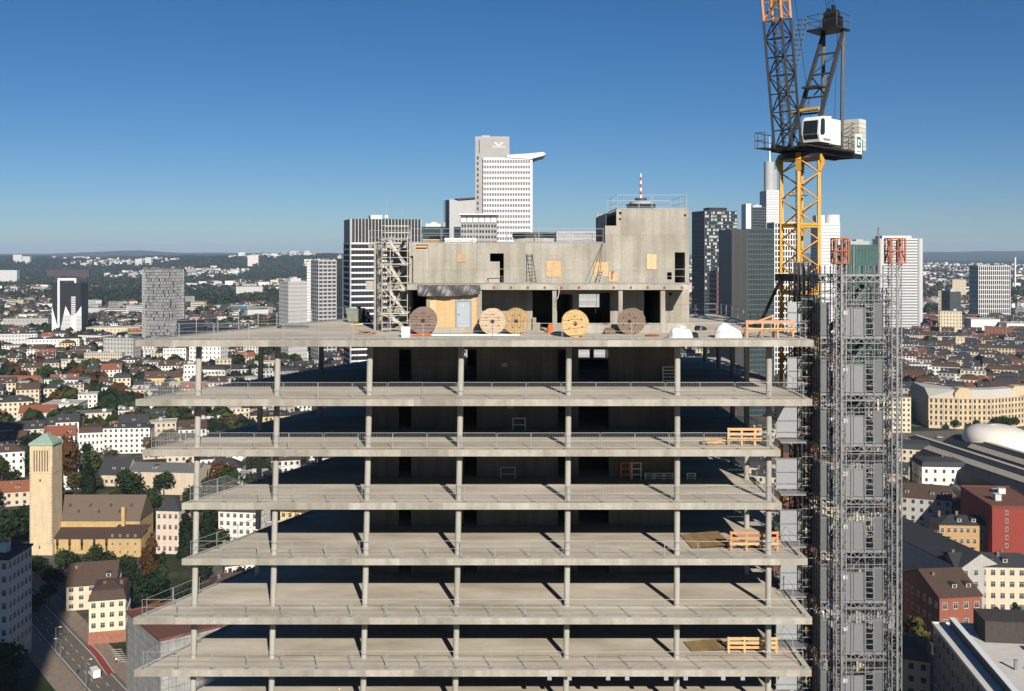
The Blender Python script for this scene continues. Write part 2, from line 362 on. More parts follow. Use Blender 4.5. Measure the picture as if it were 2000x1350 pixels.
# ---- tarpaulin hung from the ledge, in folds
tp = MB(); NX, NZ = 90, 10
x0, x1 = PX(816, 76.0), PX(938, 76.0); r = random.Random(3); ph = [r.random() * 6 for _ in range(6)]
for j in range(NZ + 1):
    v = j / NZ
    for i in range(NX + 1):
        uu = i / NX; low_z = PZ(577 + 4.5 * sin(uu * 2.6 + .3) - 3.5 * uu, 76)
        fold = .035 * sin(uu * 37 + ph[0] + 3.5 * v) * sin(uu * 5 + 1) + .05 * sin(uu * 17 + ph[1] - 3.2 * v) + .014 * sin(uu * 71 + ph[2] + 6 * v)
        tp.v.append((x0 + (x1 - x0) * uu + .03 * sin(v * 7 + uu * 30), 76.02 - fold * (.3 + v) - .12 * v, PZ(556.5, 76) * (1 - v) + low_z * v))
for j in range(NZ):
    for i in range(NX):
        k = j * (NX + 1) + i; tp.f.append([k, k + 1, k + NX + 2, k + NX + 1]); tp.m.append(0); tp.sm.append(True)
t = tp.build('tarpaulin', M_TARP, None, org=(PX(877, 76), 76.0, 117.2)); tag(t, 'dark grey creased tarpaulin hanging from the ledge above the plywood partition', 'tarpaulin')
md = t.modifiers.new('thickness', 'SOLIDIFY'); md.thickness = .012

# ------------------------------------------------------------------ guard rails, one thing per panel
def rail_meshes():
    L = 2.3; g = {}
    g['post'] = MB().tube((0, 0, 0), (0, 0, 1.12), .016, n=6).mesh('post', M_GALV)
    g['top'] = MB().tube((0, 0, 1.12), (L, 0, 1.12), .015, n=6).mesh('top_rail', M_GALV)
    g['mid'] = MB().tube((0, 0, .58), (L, 0, .58), .011, n=6).mesh('mid_rail', M_GALV)
    b = MB()
    for k in range(1, 19): b.beam((L * k / 19, 0, .1), (L * k / 19, 0, 1.11), .009)
    b.beam((0, 0, .1), (L, 0, .1), .022)
    g['infill'] = b.mesh('bar_infill', M_GALV)
    g['toe'] = MB().box(0, L, -.012, .012, .02, .12).mesh('toe_board', M_GALD)
    g['foot'] = MB().box(-.09, .09, -.2, .12, 0, .035).mesh('foot_plate', M_GALD)
    return g
RM = rail_meshes(); RL = 2.3
ORD = ['first', 'second', 'third', 'fourth', 'fifth', 'sixth', 'seventh', 'eighth', 'ninth', 'tenth', 'eleventh', 'twelfth', 'thirteenth']
def guard_run(a, b, label, group, infill=True, jit=.05, skip=(), gap=.07, front=None):
    a = Vector(a); b = Vector(b); n = max(1, round((b - a).length / 2.38)); ln = (b - a).length / n; ang = atan2(b.y - a.y, b.x - a.x)
    bay = {}
    for k in range(n):
        if k in skip: continue
        p = a.lerp(b, k / n) + Vector((RND.uniform(-1, 1) * jit * .5, RND.uniform(-1, 1) * jit, 0))
        if front:
            xm = p.x + ln / 2; j = min(range(7), key=lambda q: abs(FX[q] - xm)); o_ = xm - FX[j]
            j = sum(1 for q in FX if q > xm); bay[j] = bay.get(j, 0) + 1
            where = 'outside the hoist end column' if j == 0 else ('outside the outermost column' if j == 7 else f'in the {ORD[j - 1]} bay from the hoist')
            label = f'{ORD[bay[j] - 1]} guard rail {where}, front of {front}'
        lab = label if front or n == 1 else f'{ORD[k]} {label}'
        e = thing('guard_rail', lab, 'guard rail', p, ang + RND.uniform(-.012, .012), group)
        e.scale.x = (ln - gap) / RL; e.rotation_euler.x = RND.uniform(-.03, .03)
        link('post', RM['post'], e); link('post', RM['post'], e, (RL, 0, 0)); link('top_rail', RM['top'], e); link('mid_rail', RM['mid'], e)
        link('foot_plate', RM['foot'], e); link('foot_plate', RM['foot'], e, (RL, 0, 0))
        if infill: link('bar_infill', RM['infill'], e, kind='stuff')
        else: link('toe_board', RM['toe'], e)
NTH = ['top deck'] + [q + ' slab down' for q in ('second', 'third', 'fourth', 'fifth', 'sixth', 'seventh', 'eighth')]
for i in range(8):
    z = LEV[i]; y = DF[i] + .35; nm = NTH[i]
    fr = (XL[i] + .5, y, z); to = (XR[i] - .4, y, z)
    if i == 7:
        continue
    guard_run(fr, to, f'galvanised guard rail panel along the front edge of the {nm}', f'front guard rails of the {nm}', infill=i in (1, 2, 3), skip=(17,) if i == 3 else (), front=nm)
    ye = 93.5 if i < 4 else 84
    guard_run((left_x(i, y) + .55, y + .2, z), (left_x(i, ye) + .4, ye, z), f'guard rail from the front, slanting side of the {nm}', f'side guard rails of the {nm}', infill=i in (1, 2, 3))
guard_run((20.0, 71, D0), (19.95, 98, D0), 'guard rail from the front, crane side edge of the top deck', 'crane side guard rails of the top deck', False)
guard_run((13.6, 98.1, D0), (19.6, 98.1, D0), 'guard rail from the core, rear edge of the top deck', 'rear guard rails of the top deck', False)
for i in (1, 2, 3, 4, 5, 6):
    guard_run((XR[i] - .45, DF[i] + .6, LEV[i]), (XR[i] - .45, DF[i] + 8, LEV[i]), f'guard rail from the front, hoist side of the {NTH[i]}', f'hoist side guard rails of the {NTH[i]}', False)
guard_run((PX(945, 76.4), 76.4, ZL), (PX(1346, 76.4), 76.4, ZL), 'guard rail from the tarpaulin, along the ledge over the colonnade', 'guard rails on the ledge', False)
guard_run((PX(717, CY), CY + 1.0, 120.75), (PX(800, CY), CY + 1.0, 120.75), 'guard rail from the pillar, on the roof above the stair scaffold', 'guard rails over the stair scaffold', False)
guard_run((PX(800, CY), CY + .2, ZB), (PX(1180, CY), CY + .2, ZB), 'guard rail from the stair scaffold, front of the core roof', 'guard rails along the front of the core roof', False)
guard_run((PX(800, CY), 90.7, 120.75), (PX(1180, CY), 90.7, 120.75), 'guard rail from the stair scaffold, rear of the core roof', 'guard rails along the rear of the core roof', False)
guard_run((XN + .1, CY + .25, ZR), (WX1 - .1, CY + .25, ZR), 'guard rail from the notch, front edge of the highest core block', 'front guard rails of the highest core block', False)
guard_run((XN + .1, 87.9, ZR), (WX1 - .1, 87.9, ZR), 'guard rail from the notch, rear edge of the highest core block', 'rear guard rails of the highest core block', False)
guard_run((XN + .12, CY + .4, ZR), (XN + .12, 87.7, ZR), 'guard rail from the front, notched side of the highest core block', 'notched side guard rails of the highest core block', False)
guard_run((WX1 - .15, CY + .4, ZR), (WX1 - .15, 87.7, ZR), 'guard rail from the front, crane side of the highest core block', 'crane side guard rails of the highest core block', False)

# ------------------------------------------------------------------ stair scaffold left of the core
SX0, SX1, SY0, SY1 = PX(747, 77.2), PX(797, 77.2), 76.9, 78.9
sc = thing('stair_scaffold', 'tall scaffold stair tower with zigzag flights against the concrete core', 'scaffold', ((SX0 + SX1) / 2, 77.9, D0))
for x in (SX0, SX0 + .62, SX1 - .02):
    for y in (SY0, SY1):
        MB().tube((x, y, D0), (x, y, 121.4), .03, n=6).build('standard', M_PALE, sc)
lv = [D0 + .25] + [PZ(y, 77.2) for y in (612, 566, 516, 467)]
for k, z in enumerate(lv):
    g = MB()
    for x in (SX0, SX0 + .62, SX1): g.beam((x, SY0, z), (x, SY1, z), .05)
    for y in (SY0, SY1): g.beam((SX0, y, z), (SX1, y, z), .06); g.beam((SX0, y, z + .5), (SX1, y, z + .5), .035); g.beam((SX0, y, z + 1), (SX1, y, z + 1), .035)
    g.build('ledger_frame', M_PALE, sc)
    MB().box(SX0 + .05, SX0 + .62, SY0 + .05, SY1 - .05, z - .1, z - .02).build('landing', M_TIMB if k % 2 else M_PALE, sc)
    MB().box(SX1 - .55, SX1 - .02, SY0 + .05, SY1 - .05, z - .1, z - .02).build('landing', M_PALE, sc)
    if k < 4:
        z2 = lv[k + 1]; f = MB()
        for y in (SY0 + .12, SY0 + .75): f.beam((SX0 + .5, y, z2), (SX1 - .3, y, z), .05, .16)
        for q in range(9):
            t_ = q / 8; xx = SX0 + .5 + (SX1 - .8 - SX0) * t_; zz = z2 + (z - z2) * t_
            f.box(xx - .1, xx + .1, SY0 + .12, SY0 + .75, zz - .02, zz + .02)
        f.build('stair_flight', M_PALE, sc)
        f = MB()
        for y in (SY0 + 1.1, SY0 + 1.75): f.beam((SX0 + .5, y, z), (SX1 - .3, y, z2), .05, .16)
        bb = MB(); bb.beam((SX0 + .1, SY1, z), (SX1, SY1, z2), .045); bb.build('brace', M_PALE, sc); bb = MB(); bb.beam((SX0, SY0, z2), (SX1, SY0, z), .045); bb.build('brace', M_PALE, sc)
        for q in range(9):
            t_ = q / 8; xx = SX0 + .5 + (SX1 - .8 - SX0) * t_; zz = z + (z2 - z) * t_
            f.box(xx - .1, xx + .1, SY0 + 1.1, SY0 + 1.75, zz - .02, zz + .02)
        f.build('stair_flight', M_GALD, sc)
        f = MB(); f.beam((SX0, SY0, z), (SX0, SY1, z2), .04); f.beam((SX0 - .55, SY1, z), (SX0, SY1, z2), .04); f.beam((SX0 - .55, SY1, z2), (SX0, SY1, z), .04); f.beam((SX0 - .55, SY1, z2), (SX0, SY1, z2), .04)
        f.build('brace', M_GALD, sc)
MB().tube((SX0 - .55, SY1, D0), (SX0 - .55, SY1, 120.9), .03, n=6).build('standard', M_GALD, sc)

# ------------------------------------------------------------------ cable reels
def reel(x, yb, rpx, d, m_fl, ang, label, yaw=0, width=.75, osb=False):
    Rr = rpx * d / 2000; base = P(x, yb, d); base.z = D0
    e = thing('cable_reel', label, 'cable reel', base, yaw, 'wooden cable reels on the top deck')
    def flange(y0, y1, face):
        mb = MB(); n = 9 if not osb else 3; hw = 2 * Rr / n; ca, sa = cos(ang), sin(ang)
        for k in range(n):
            a = -Rr + k * hw; b_ = a + hw - .022; pts = []
            for q in range(7): tt = a + (b_ - a) * q / 6; pts.append((sqrt(max(0, Rr*Rr - tt*tt)), tt))
            for q in range(7): tt = b_ - (b_ - a) * q / 6; pts.append((-sqrt(max(0, Rr*Rr - tt*tt)), tt))
            dy = RND.uniform(-.006, .006)
            pr = [(px * ca - pz * sa, px * sa + pz * ca + Rr) for px, pz in pts]
            mb.xprism(pr, y0 + dy, y1 + dy)
        return mb.build('flange', m_fl, e, loc=(0, 0, 0))
    flange(-width / 2 - .07, -width / 2, -1); flange(width / 2, width / 2 + .07, 1)
    MB().tube((0, -width / 2, Rr), (0, width / 2, Rr), Rr * .52, n=24).build('drum', mat('dull_drum_wood', (.25, .17, .1), .8, .2, 3), e, loc=(0, 0, 0))
    h = MB(); q = .17 * Rr + .02; y = -width / 2 - .085
    h.xprism([(0, Rr - q), (q, Rr), (0, Rr + q), (-q, Rr)], y, y + .015); h.build('hub_plate', mat('rusty_hub', (.09, .03, .02), .8, .3, 6), e, loc=(0, 0, 0))
    MB().xprism([(cos(k * pi / 6) * q * .42, Rr + sin(k * pi / 6) * q * .42) for k in range(12)], y - .004, y + .01).build('hub_hole', M_BLACK, e, loc=(0, 0, 0))
    for k in range(6):
        tt = pi / 2 + k * pi / 3 + ang; cx, cz = cos(tt) * Rr * .55, Rr + sin(tt) * Rr * .55
        MB().tube((cx, y - .01, cz), (cx, y + .03, cz), .05, n=8).build('bolt', M_DARK, e, loc=(0, 0, 0))
    w = MB(); w.box(-.55, -.25, -.2, .2, 0, .07); w.box(.25, .55, -.2, .2, 0, .07); w.build('wedge', M_TIMO, e, loc=(0, 0, 0))
W1 = mat('grey_weathered_planks', (.20, .145, .12), .85, .3, 4, stretch=(1, 1, 5)); W2 = mat('pale_pine_planks', (.50, .385, .265), .8, .26, 3, stretch=(1, 1, 5))
W3 = mat('honey_planks', (.38, .26, .125), .8, .34, 3, stretch=(5, 1, 1)); W4 = mat('yellow_ply_disc', (.52, .36, .165), .75, .3, 2.2, stretch=(1, 1, 4)); W5 = mat('silver_grey_planks', (.25, .185, .145), .85, .28, 4, stretch=(4, 1, 2))
reel(827, 652, 26.5, 75.4, W1, 0, 'grey weathered cable reel with horizontal planks, left of the plywood partition')
reel(962, 653, 25.5, 75.0, W2, 0, 'pale pinewood cable reel just right of the grey door')
reel(1008, 652, 25, 75.6, W3, pi / 2, 'honey brown cable reel with upright planks, next to the stepped wall')
reel(1123, 660, 26.5, 72.6, W4, .1, 'yellow plywood cable reel standing near the front edge of the deck', osb=True)
reel(1233, 651, 25.3, 75.2, W5, 1.05, 'silver grey cable reel with slanting planks before the colonnade', yaw=-.42)

# ------------------------------------------------------------------ small things on the deck
def ladder(p, q, w, n, label, m=M_DARK, side=Vector((1, 0, 0))):
    p = Vector(p); q = Vector(q); e = thing('ladder', label, 'ladder', p)
    for s_ in (-.5, .5): MB().beam(p + side * w * s_, q + side * w * s_, .05).build('stile', m, e)
    for k in range(n):
        c = p.lerp(q, (k + .5) / n); MB().beam(c - side * w / 2, c + side * w / 2, .035).build('rung', m, e)
    return e
ladder((PX(1042, 78.6), 78.5, ZL), (PX(1034, CY), 79.42, PZ(496, CY)), .42, 9, 'dark ladder leaning on the upper core wall between doorway and plywood patch')
ladder((PX(1171, 78.8), 78.8, ZL), (PX(1173, CY), 79.4, PZ(528, CY)), .3, 5, 'short pale ladder beneath the paired plywood patches', M_GALV)
# props and cables on the upper wall
c = MB(); c.tube((PX(1151, 77), 77, ZL), (PX(1177, 79.4), 79.4, PZ(475, CY)), .02, n=5); tag(c.build('cable', M_DARK, None, org=P(1151, 555, 77)), 'thin dark cable slanting up the core wall to its roof', 'cable')
c = MB(); pts = [P(1177, 475, 79.3), P(1172, 530, 79.0), P(1166, 575, 76.0), P(1163, 612, 76.1)]
for a_, b_ in zip(pts, pts[1:]): c.tube(a_, b_, .018, n=5)
tag(c.build('cable', M_DARK, None, org=pts[-1]), 'thin cable hanging past the ledge in front of the colonnade', 'cable')
c = MB(); pts = [P(1091, 560, 76.1), P(1092, 572, 76.0), P(1090, 580, 75.95), P(1087.5, 585, 75.9)]
for a_, b_ in zip(pts, pts[1:]): c.tube(a_, b_, .02, n=6)
tag(c.build('hose', M_PWHITE, None, org=pts[-1]), 'short white hose dangling from the ledge beside a pillar', 'hose')
def on_deck(x, y): d = (CH - D0) * 2000 / (y - 497); return Vector((PX(x, d), d, D0)), d
# trestle on the ledge, in front of the doorway
b, _ = P(967, 554, 77.5), 0; b.z = ZL
e = thing('trestle', 'small dark trestle on the ledge below the doorway', 'trestle', b)
for s_ in (-.55, .55):
    g = MB(); g.beam((s_ - .12, 0, 0), (s_, 0, .4), .05); g.beam((s_ + .12, 0, 0), (s_, 0, .4), .05); g.build('leg', M_DARK, e, loc=(0, 0, 0))
MB().beam((-.6, 0, .4), (.6, 0, .4), .07).build('top_bar', M_DARK, e, loc=(0, 0, 0))
# pipes lying along the front
b, d = on_deck(930, 657.5)
t = MB().tube((PX(843, d), d, D0 + .09), (PX(1015, d), d, D0 + .09), .075, n=10).build('drain_pipe', M_WHITE, None, org=b); tag(t, 'long white pipe lying along the front of the top deck', 'pipe')
b, d = on_deck(826, 656.5)
t = MB().tube((PX(806, d), d, D0 + .08), (PX(842, d), d + .1, D0 + .08), .075, n=10).build('drain_pipe', M_ORA, None, org=b); tag(t, 'short orange pipe lying below the weathered cable reel', 'pipe')
# stacked white blocks
for k in range(2):
    b, d = on_deck(792, 659); z = D0 + k * .37
    q = MB(); q.box(-.29, .29, 0, .55, 0, .355); q.box(-.25, .25, .05, .5, .3551, .366)
    t = q.build('insulation_block', M_PWHITE, None, loc=b + Vector((0, 0, k * .37))); tag(t, ['white foam block on the deck, at the bottom of the pair', 'white foam block lying upon another at the stair scaffold foot'][k], 'block', 'white foam blocks')
# open timber pallet stack and leaning plywood
b, d = on_deck(716, 652); e = thing('plywood_pile', 'plywood offcuts dumped flat on the deck before the stair scaffold', 'plywood', b)
for k in range(5):
    q = MB(); a_ = RND.uniform(-.6, .6); w_, h_ = RND.uniform(.7, 1.3), RND.uniform(.4, .7)
    q.prism([(cos(a_) * sx * w_ / 2 - sin(a_) * sy * h_ + RND.uniform(-.1, .1), sin(a_) * sx * w_ / 2 + cos(a_) * sy * h_) for sx, sy in ((-1, -.5), (1, -.5), (1, .5), (-1, .5))], k * .05, k * .05 + .03)
    q.build('board', [M_TIMO, M_PLY][k % 2], e, loc=(RND.uniform(-.6, .6), RND.uniform(-.3, .3), 0))
# rebar-like bundle at the left of the deck
b, d = on_deck(576, 641); e = thing('steel_mat_bundle', 'bundle of bent steel mats lying alone on the left of the deck', 'steel bundle', b)
g = MB()
for k in range(14):
    y_ = RND.uniform(-.5, .5); z_ = .05 + RND.random() * .4
    g.beam((-1.05 + RND.uniform(-.1, .1), y_, z_), (1.05 + RND.uniform(-.1, .1), y_ + RND.uniform(-.2, .2), z_ + RND.uniform(-.05, .05)), .035)
for k in range(9): x_ = -.95 + k * .24; g.beam((x_, -.5, .12), (x_, .5, .4), .03); g.beam((x_, -.5, .03), (x_, -.5, .5), .03)
g.build('mat', M_GALD, e, loc=(0, 0, 0))
g = MB(); g.tube((-1.35, -.2, .08), (-.95, .1, .14), .08, n=8); g.build('roll', M_DARK, e, loc=(0, 0, 0))
# grey container box, dark bin and yellow sheet near the left core pillar
b, d = on_deck(694, 629.5); e = thing('mortar_skip', 'grey open mortar skip beside the dark screen on the deck', 'skip', b)
q = MB(); q.xprism([(-.55, .08), (.55, .08), (.75, 1.15), (-.75, 1.15)], -.5, .5); q.build('tub', mat('dull_olive_grey', (.20, .21, .17), .7, .2, 2), e, loc=(0, 0, 0))
q = MB(); q.box(-.8, .8, -.56, -.5, 1.1, 1.2); q.box(-.8, .8, .5, .56, 1.1, 1.2); q.box(-.8, -.74, -.5, .5, 1.1, 1.2); q.box(.74, .8, -.5, .5, 1.1, 1.2); q.build('rim', M_GALD, e, loc=(0, 0, 0))
for sx in (-.45, .45): MB().box(sx - .08, sx + .08, -.45, .45, 0, .08).build('skid', M_DARK, e, loc=(0, 0, 0))
b, d = on_deck(712, 630); e = thing('dark_screen', 'dark leaning screen panels between the skip and the core pillar', 'screen', b)
for k in range(3):
    q = MB(); q.beam((-.35 + k * .38, 0, 0), (-.55 + k * .38, .3, 1.35 - .25 * k), .34, .05); q.build('panel', M_BLACK, e, loc=(0, 0, 0))
b, d = on_deck(697, 636); t = MB()
for k in range(6): t.tube((-.5 + .02 * k, -.1 + .04 * k, .03 + .02 * (k % 2)), (.5, .04 * k, .1 + .03 * (k % 3)), .03, n=6)
t = t.build('yellow_tube_bundle', mat('yellow_plastic', (.7, .55, .16), .5, .1, 2), None, loc=b + Vector((0, 0, .35))); t.location.z = D0
tag(t, 'short bundle of pale yellow tubes lying before the mortar skip', 'tubes')
b, d = on_deck(742, 630); e = thing('work_table', 'low steel work bench carrying a red bucket next to the stair scaffold', 'bench', b)
for sx in (-.5, .5):
    for sy in (-.25, .25): MB().beam((sx, sy, 0), (sx, sy, .62), .05).build('leg', M_GALV, e, loc=(0, 0, 0))
q = MB(); q.box(-.55, .55, -.3, .3, .62, .67); q.build('top', M_GALV, e, loc=(0, 0, 0)); MB().box(-.5, .5, -.25, .25, .25, .29).build('shelf', M_GALD, e, loc=(0, 0, 0))
q = MB(); q.tube((0, 0, .67), (0, 0, 1.12), .22, .30, n=14); q.tube((0, 0, 1.1), (0, 0, 1.14), .32, n=14)
t = q.build('red_bucket', M_ORA, None, loc=b + Vector((.0, 0, 0))); tag(t, 'bright orange red tub standing on the steel work bench', 'tub')
# crates: red-brown hoses, small pile near the silver reel, dark tools
def blob_sheet(name, label, x, y, rx, ry, rz, m, seed, cat, tipx=0):
    b, d = on_deck(x, y); r = random.Random(seed); mb = MB(); nu, nv = 28, 10; ph = [r.random() * 6.28 for _ in range(9)]
    for j in range(nv + 1):
        v = j / nv * pi / 2
        for i in range(nu):
            t_ = 2 * pi * i / nu
            k = 1 + .10 * sin(3 * t_ + ph[0]) + .07 * sin(7 * t_ + ph[1] + 3 * v) + .05 * sin(11 * t_ + ph[2] - 5 * v)
            zz = sin(v) ** .7 * (1 + .12 * sin(2 * t_ + ph[3]) + .06 * sin(5 * t_ + ph[4] + 4 * v))
            xx = rx * cos(v) ** .6 * cos(t_) * k + tipx * (1 - sin(v)) * max(0, cos(t_)) ** 3
            mb.v.append((xx, ry * cos(v) ** .6 * sin(t_) * k, rz * zz if j else 0))
    for j in range(nv):
        for i in range(nu):
            mb.f.append([j*nu+i, j*nu+(i+1) % nu, (j+1)*nu+(i+1) % nu, (j+1)*nu+i]); mb.m.append(0); mb.sm.append(True)
    o_ = mb.build(name, m, None, loc=b); return tag(o_, label, cat)
blob_sheet('wrapped_heap', 'crumpled white sheeting heap in front of the low upstand', 1330, 661.5, .8, .6, .78, M_PWHITE, 5, 'sheeting')
blob_sheet('wrapped_heap', 'smooth white covered heap tapering towards the orange timber frame', 1415, 659.5, .68, .6, .92, M_PWHITE, 9, 'sheeting', .65)
blob_sheet('rubble_pile', 'small brown rubble heap at the foot of the silver grey reel', 1190, 652.5, .45, .4, .4, mat('brown_rubble', (.16, .11, .08), .9, .4, 6), 12, 'rubble')
blob_sheet('hose_coil', 'flat reddish hose coil lying on the deck', 1274, 657, .5, .35, .12, M_REDSQ, 15, 'hose')
blob_sheet('tool_bag', 'black tool bags beside the crumpled white sheeting', 1352, 660, .4, .3, .35, M_BLACK, 18, 'bag')
blob_sheet('cable_heap', 'black cable heap on the deck between the two white heaps', 1367, 645, .5, .35, .3, M_BLACK, 21, 'cable')
blob_sheet('brick_red_sack', 'orange sack tucked into the dark stair niche', 1075, 650, .22, .2, .6, M_ORA, 33, 'sack')
b, d = on_deck(1135, 660); t = MB().prism([(-.7, -.15), (.5, -.25), (.6, .2), (-.6, .25)], 0, .08).build('timber_pad', M_TIMO, None, loc=b + Vector((.25, -.45, 0))); tag(t, 'orange timber pad under the yellow plywood reel', 'timber')
b, d = on_deck(1150, 648); t = MB(); t.beam(P(1148, 649, 76.0), P(1183, 643, 77.6), .12, .06); t = t.build('scaffold_plank', M_PALE, None, org=b); t.location.z -= .05
tag(t, 'loose plank propped between the yellow and the silver grey reel', 'plank')
for k in range(3):
    b, d = on_deck(905 + 7 * k, 652.5); t = MB().box(-.1, .1, -.3, .3, 0, .12).build('pallet_block', M_TIMO, None, loc=b); tag(t, 'small timber block on the deck below the grey door', 'timber', 'timber blocks below the door')

# ---- orange timber barrier on the top deck, with a raised diagonal
def barrier(x0, x1, ya, yb, d, z, m, label, posts=4, rails=3, diag=False, depth=.9):
    X0, X1 = PX(x0, d), PX(x1, d); h = (yb - ya) * d / 2000
    e = thing('timber_barrier', label, 'timber barrier', ((X0 + X1) / 2, d, z))
    for k in range(posts):
        x = X0 + (X1 - X0) * k / (posts - 1); MB().box(x - .07, x + .07, d - .06, d + .06, z, z + h * (1 if k != 1 or not diag else .97)).build('post', m, e)
        MB().beam((x, d + .06, z + h * .7), (x, d + depth, z + .05), .08).build('stay', m, e)
    for k in range(rails):
        zz = z + h * (.96 - k * .42 * 2 / max(2, rails))
        MB().box(X0 - .1, X1 + .1, d - .11, d - .065, zz - .12, zz + .06).build('rail', M_TIMB if (m is M_TIMB or k == rails - 1) else m, e)
    if diag:
        MB().beam(P(1441, 642, d + .6), P(1511, 616, d + .6), .16, .1).build('diagonal', m, e)
        MB().box(PX(1509, d + .6) - .06, PX(1509, d + .6) + .06, d + .55, d + .67, z, PZ(616, d + .6)).build('post', m, e)
    return e
barrier(1459, 1549, 627, 662, 71.3, D0, mat('faded_salmon_timber', (.60, .30, .17), .7, .2, 3), 'salmon painted timber barrier with a raised diagonal beam on the top deck', 4, 2, True, 1.2)
barrier(1423, 1500, 837, 871, 72.6, LEV[2], M_TIMB, 'fresh yellow timber barrier with loose planks on the third slab down', 4, 3)
barrier(1428, 1518, 1040, 1078, 72.9, LEV[4], M_TIMO, 'orange timber barrier beside a plank ramp on the fifth slab down', 4, 3)
barrier(1423, 1516, 1248, 1279, 72.9, LEV[6], M_TIMB, 'honey timber barrier beside a plank ramp on the seventh slab down', 4, 3)
def ramp(x0, x1, y0, y1, z, label):
    da = (CH - z) * 2000 / (y0 - 497); db = (CH - z) * 2000 / (y1 - 497)
    e = thing('plank_ramp', label, 'ramp', (PX(x0, db), db, z)); n = 16
    for k in range(n):
        t0 = k / n; X = PX(x0, db) + t0 * (PX(x1, db) - PX(x0, db)); w = (PX(x1, db) - PX(x0, db)) / n
        q = MB(); q.add([(X, db, z + .02 + .25 * t0), (X + w * .93, db, z + .02 + .25 * t0), (X + w * .93 - .3, da, z + .02 + .25 * t0), (X - .3, da, z + .02 + .25 * t0)], [(0, 1, 2, 3)])
        q.add([(a, b, c + .05) for a, b, c in q.v], [(0, 1, 2, 3)]); q.build('plank', mat('brown_ramp_plank', (.34, .23, .11), .8, .2, 3, objvar=.15), e)
ramp(1352, 1430, 1045, 1072, LEV[4], 'brown plank ramp rising to the orange barrier')
ramp(1352, 1425, 1255, 1275, LEV[6], 'brown plank ramp rising to the honey barrier')
b = Vector((PX(1400, 73), 73, LEV[2])); e = thing('plank_pile', 'pile of loose timber planks beside the yellow barrier', 'planks', b)
for k in range(9): MB().beam((-.9 + RND.uniform(-.3, .3), RND.uniform(-.4, .4), .05 + .04 * k), (.9 + RND.uniform(-.2, .3), RND.uniform(-.4, .4), .05 + .04 * k), .2, .04).build('plank', M_TIMB, e, loc=(0, 0, 0))
# frames standing in the shade by the core
def trestle_frame(x, w, h, i, label, m=M_GALD, n=2):
    d = 78.6; b = Vector((PX(x, d), d, LEV[i])); e = thing('storage_rack', label, 'rack', b, 0, 'low frames in a row' if label.startswith('low pale') else None)
    for s_ in (-.5, .5): MB().beam((s_ * w, 0, 0), (s_ * w, 0, h), .07).build('upright', m, e, loc=(0, 0, 0))
    for k in range(n): zz = h * (1 - k / n) - .04; MB().beam((-w / 2, 0, zz), (w / 2, 0, zz), .06).build('bar', m, e, loc=(0, 0, 0))
trestle_frame(1307, .95, 1.3, 1, 'steel rack with shelves against the shaded core on the second slab down', M_GALV, 5)
trestle_frame(1206, 1.1, .85, 1, 'low dark frame in the shade beside the wide core opening', M_DARK, 2)
trestle_frame(1014, .95, 1.0, 2, 'pale trestle frame in the shade by the core on the third slab down', M_GALV, 2)
trestle_frame(1222, .7, 1.35, 3, 'orange upright frame in the shade by the core on the fourth slab down', M_ORA, 3)
trestle_frame(1243, .7, 1.35, 3, 'pale upright frame beside the orange one by the shaded core', M_GALV, 3)
for k, x in enumerate((1268, 1287, 1306, 1350)): trestle_frame(x, .62, .55, 3, 'low pale steel frame in the row on the fourth slab down', M_GALV, 3)
trestle_frame(992, 1.1, 1.0, 3, 'dark trestle frame in the shade on the fourth slab down', M_GALD, 2)
for x, yy, i in ((985, 713, 1), (997, 794, 2)):
    t = MB().box(-.22, .22, -.02, 0, -.16, .16).build('wall_notice', mat('faded_notice', (.32, .31, .28), .8, .3, 9), None, loc=(PX(x, CY), CY - .003, PZ(yy, CY))); tag(t, f'pale notice fixed to the shaded core wall of the {NTH[i]}', 'notice')
# things on the core roof
t = MB()
for k in range(5): t.box(-.66, .66, -.4, .4, k * .09, k * .09 + .07)
t = t.build('timber_stack', M_TIMB, None, loc=(PX(843, 80.8), 80.8, 120.75)); tag(t, 'stack of pale timber on the core roof behind the guard rail', 'timber')
t = MB()
for k in range(2): t.box(-1.25, 1.25, -.5, .5, .12 + .22 * k, .12 + .22 * k + .2)
t.box(-1.1, -.9, -.45, .45, 0, .12); t.box(.9, 1.1, -.45, .45, 0, .12)
t = t.build('white_panel_stack', M_PWHITE, None, loc=(PX(900, 80.9), 80.9, 120.75)); tag(t, 'long stack of white panels on the core roof', 'panels')
q = MB(); n = 20
prof = [(-1.5, 0), (-1.5, .3), (-1.2, .5), (1.0, .55), (1.35, .35), (1.45, 0)]
q.xprism(prof, -.7, .7); t = q.build('covered_shaft_head', M_CONC, None, loc=(PX(1042, 81.5), 81.5, 120.75)); tag(t, 'beige rounded concrete shaft head on the core roof', 'shaft head')
g = MB()
for k in range(9): g.beam((k * .16, 0, 0), (k * .16, 0, .9), .03)
for zz in (.05, .45, .88): g.beam((0, 0, zz), (1.3, 0, zz), .03)
t = g.build('mesh_fence', M_GALV, None, loc=(PX(1088, 82), 82, 120.75)); tag(t, 'galvanised mesh panel standing on the core roof near the high block', 'fence')

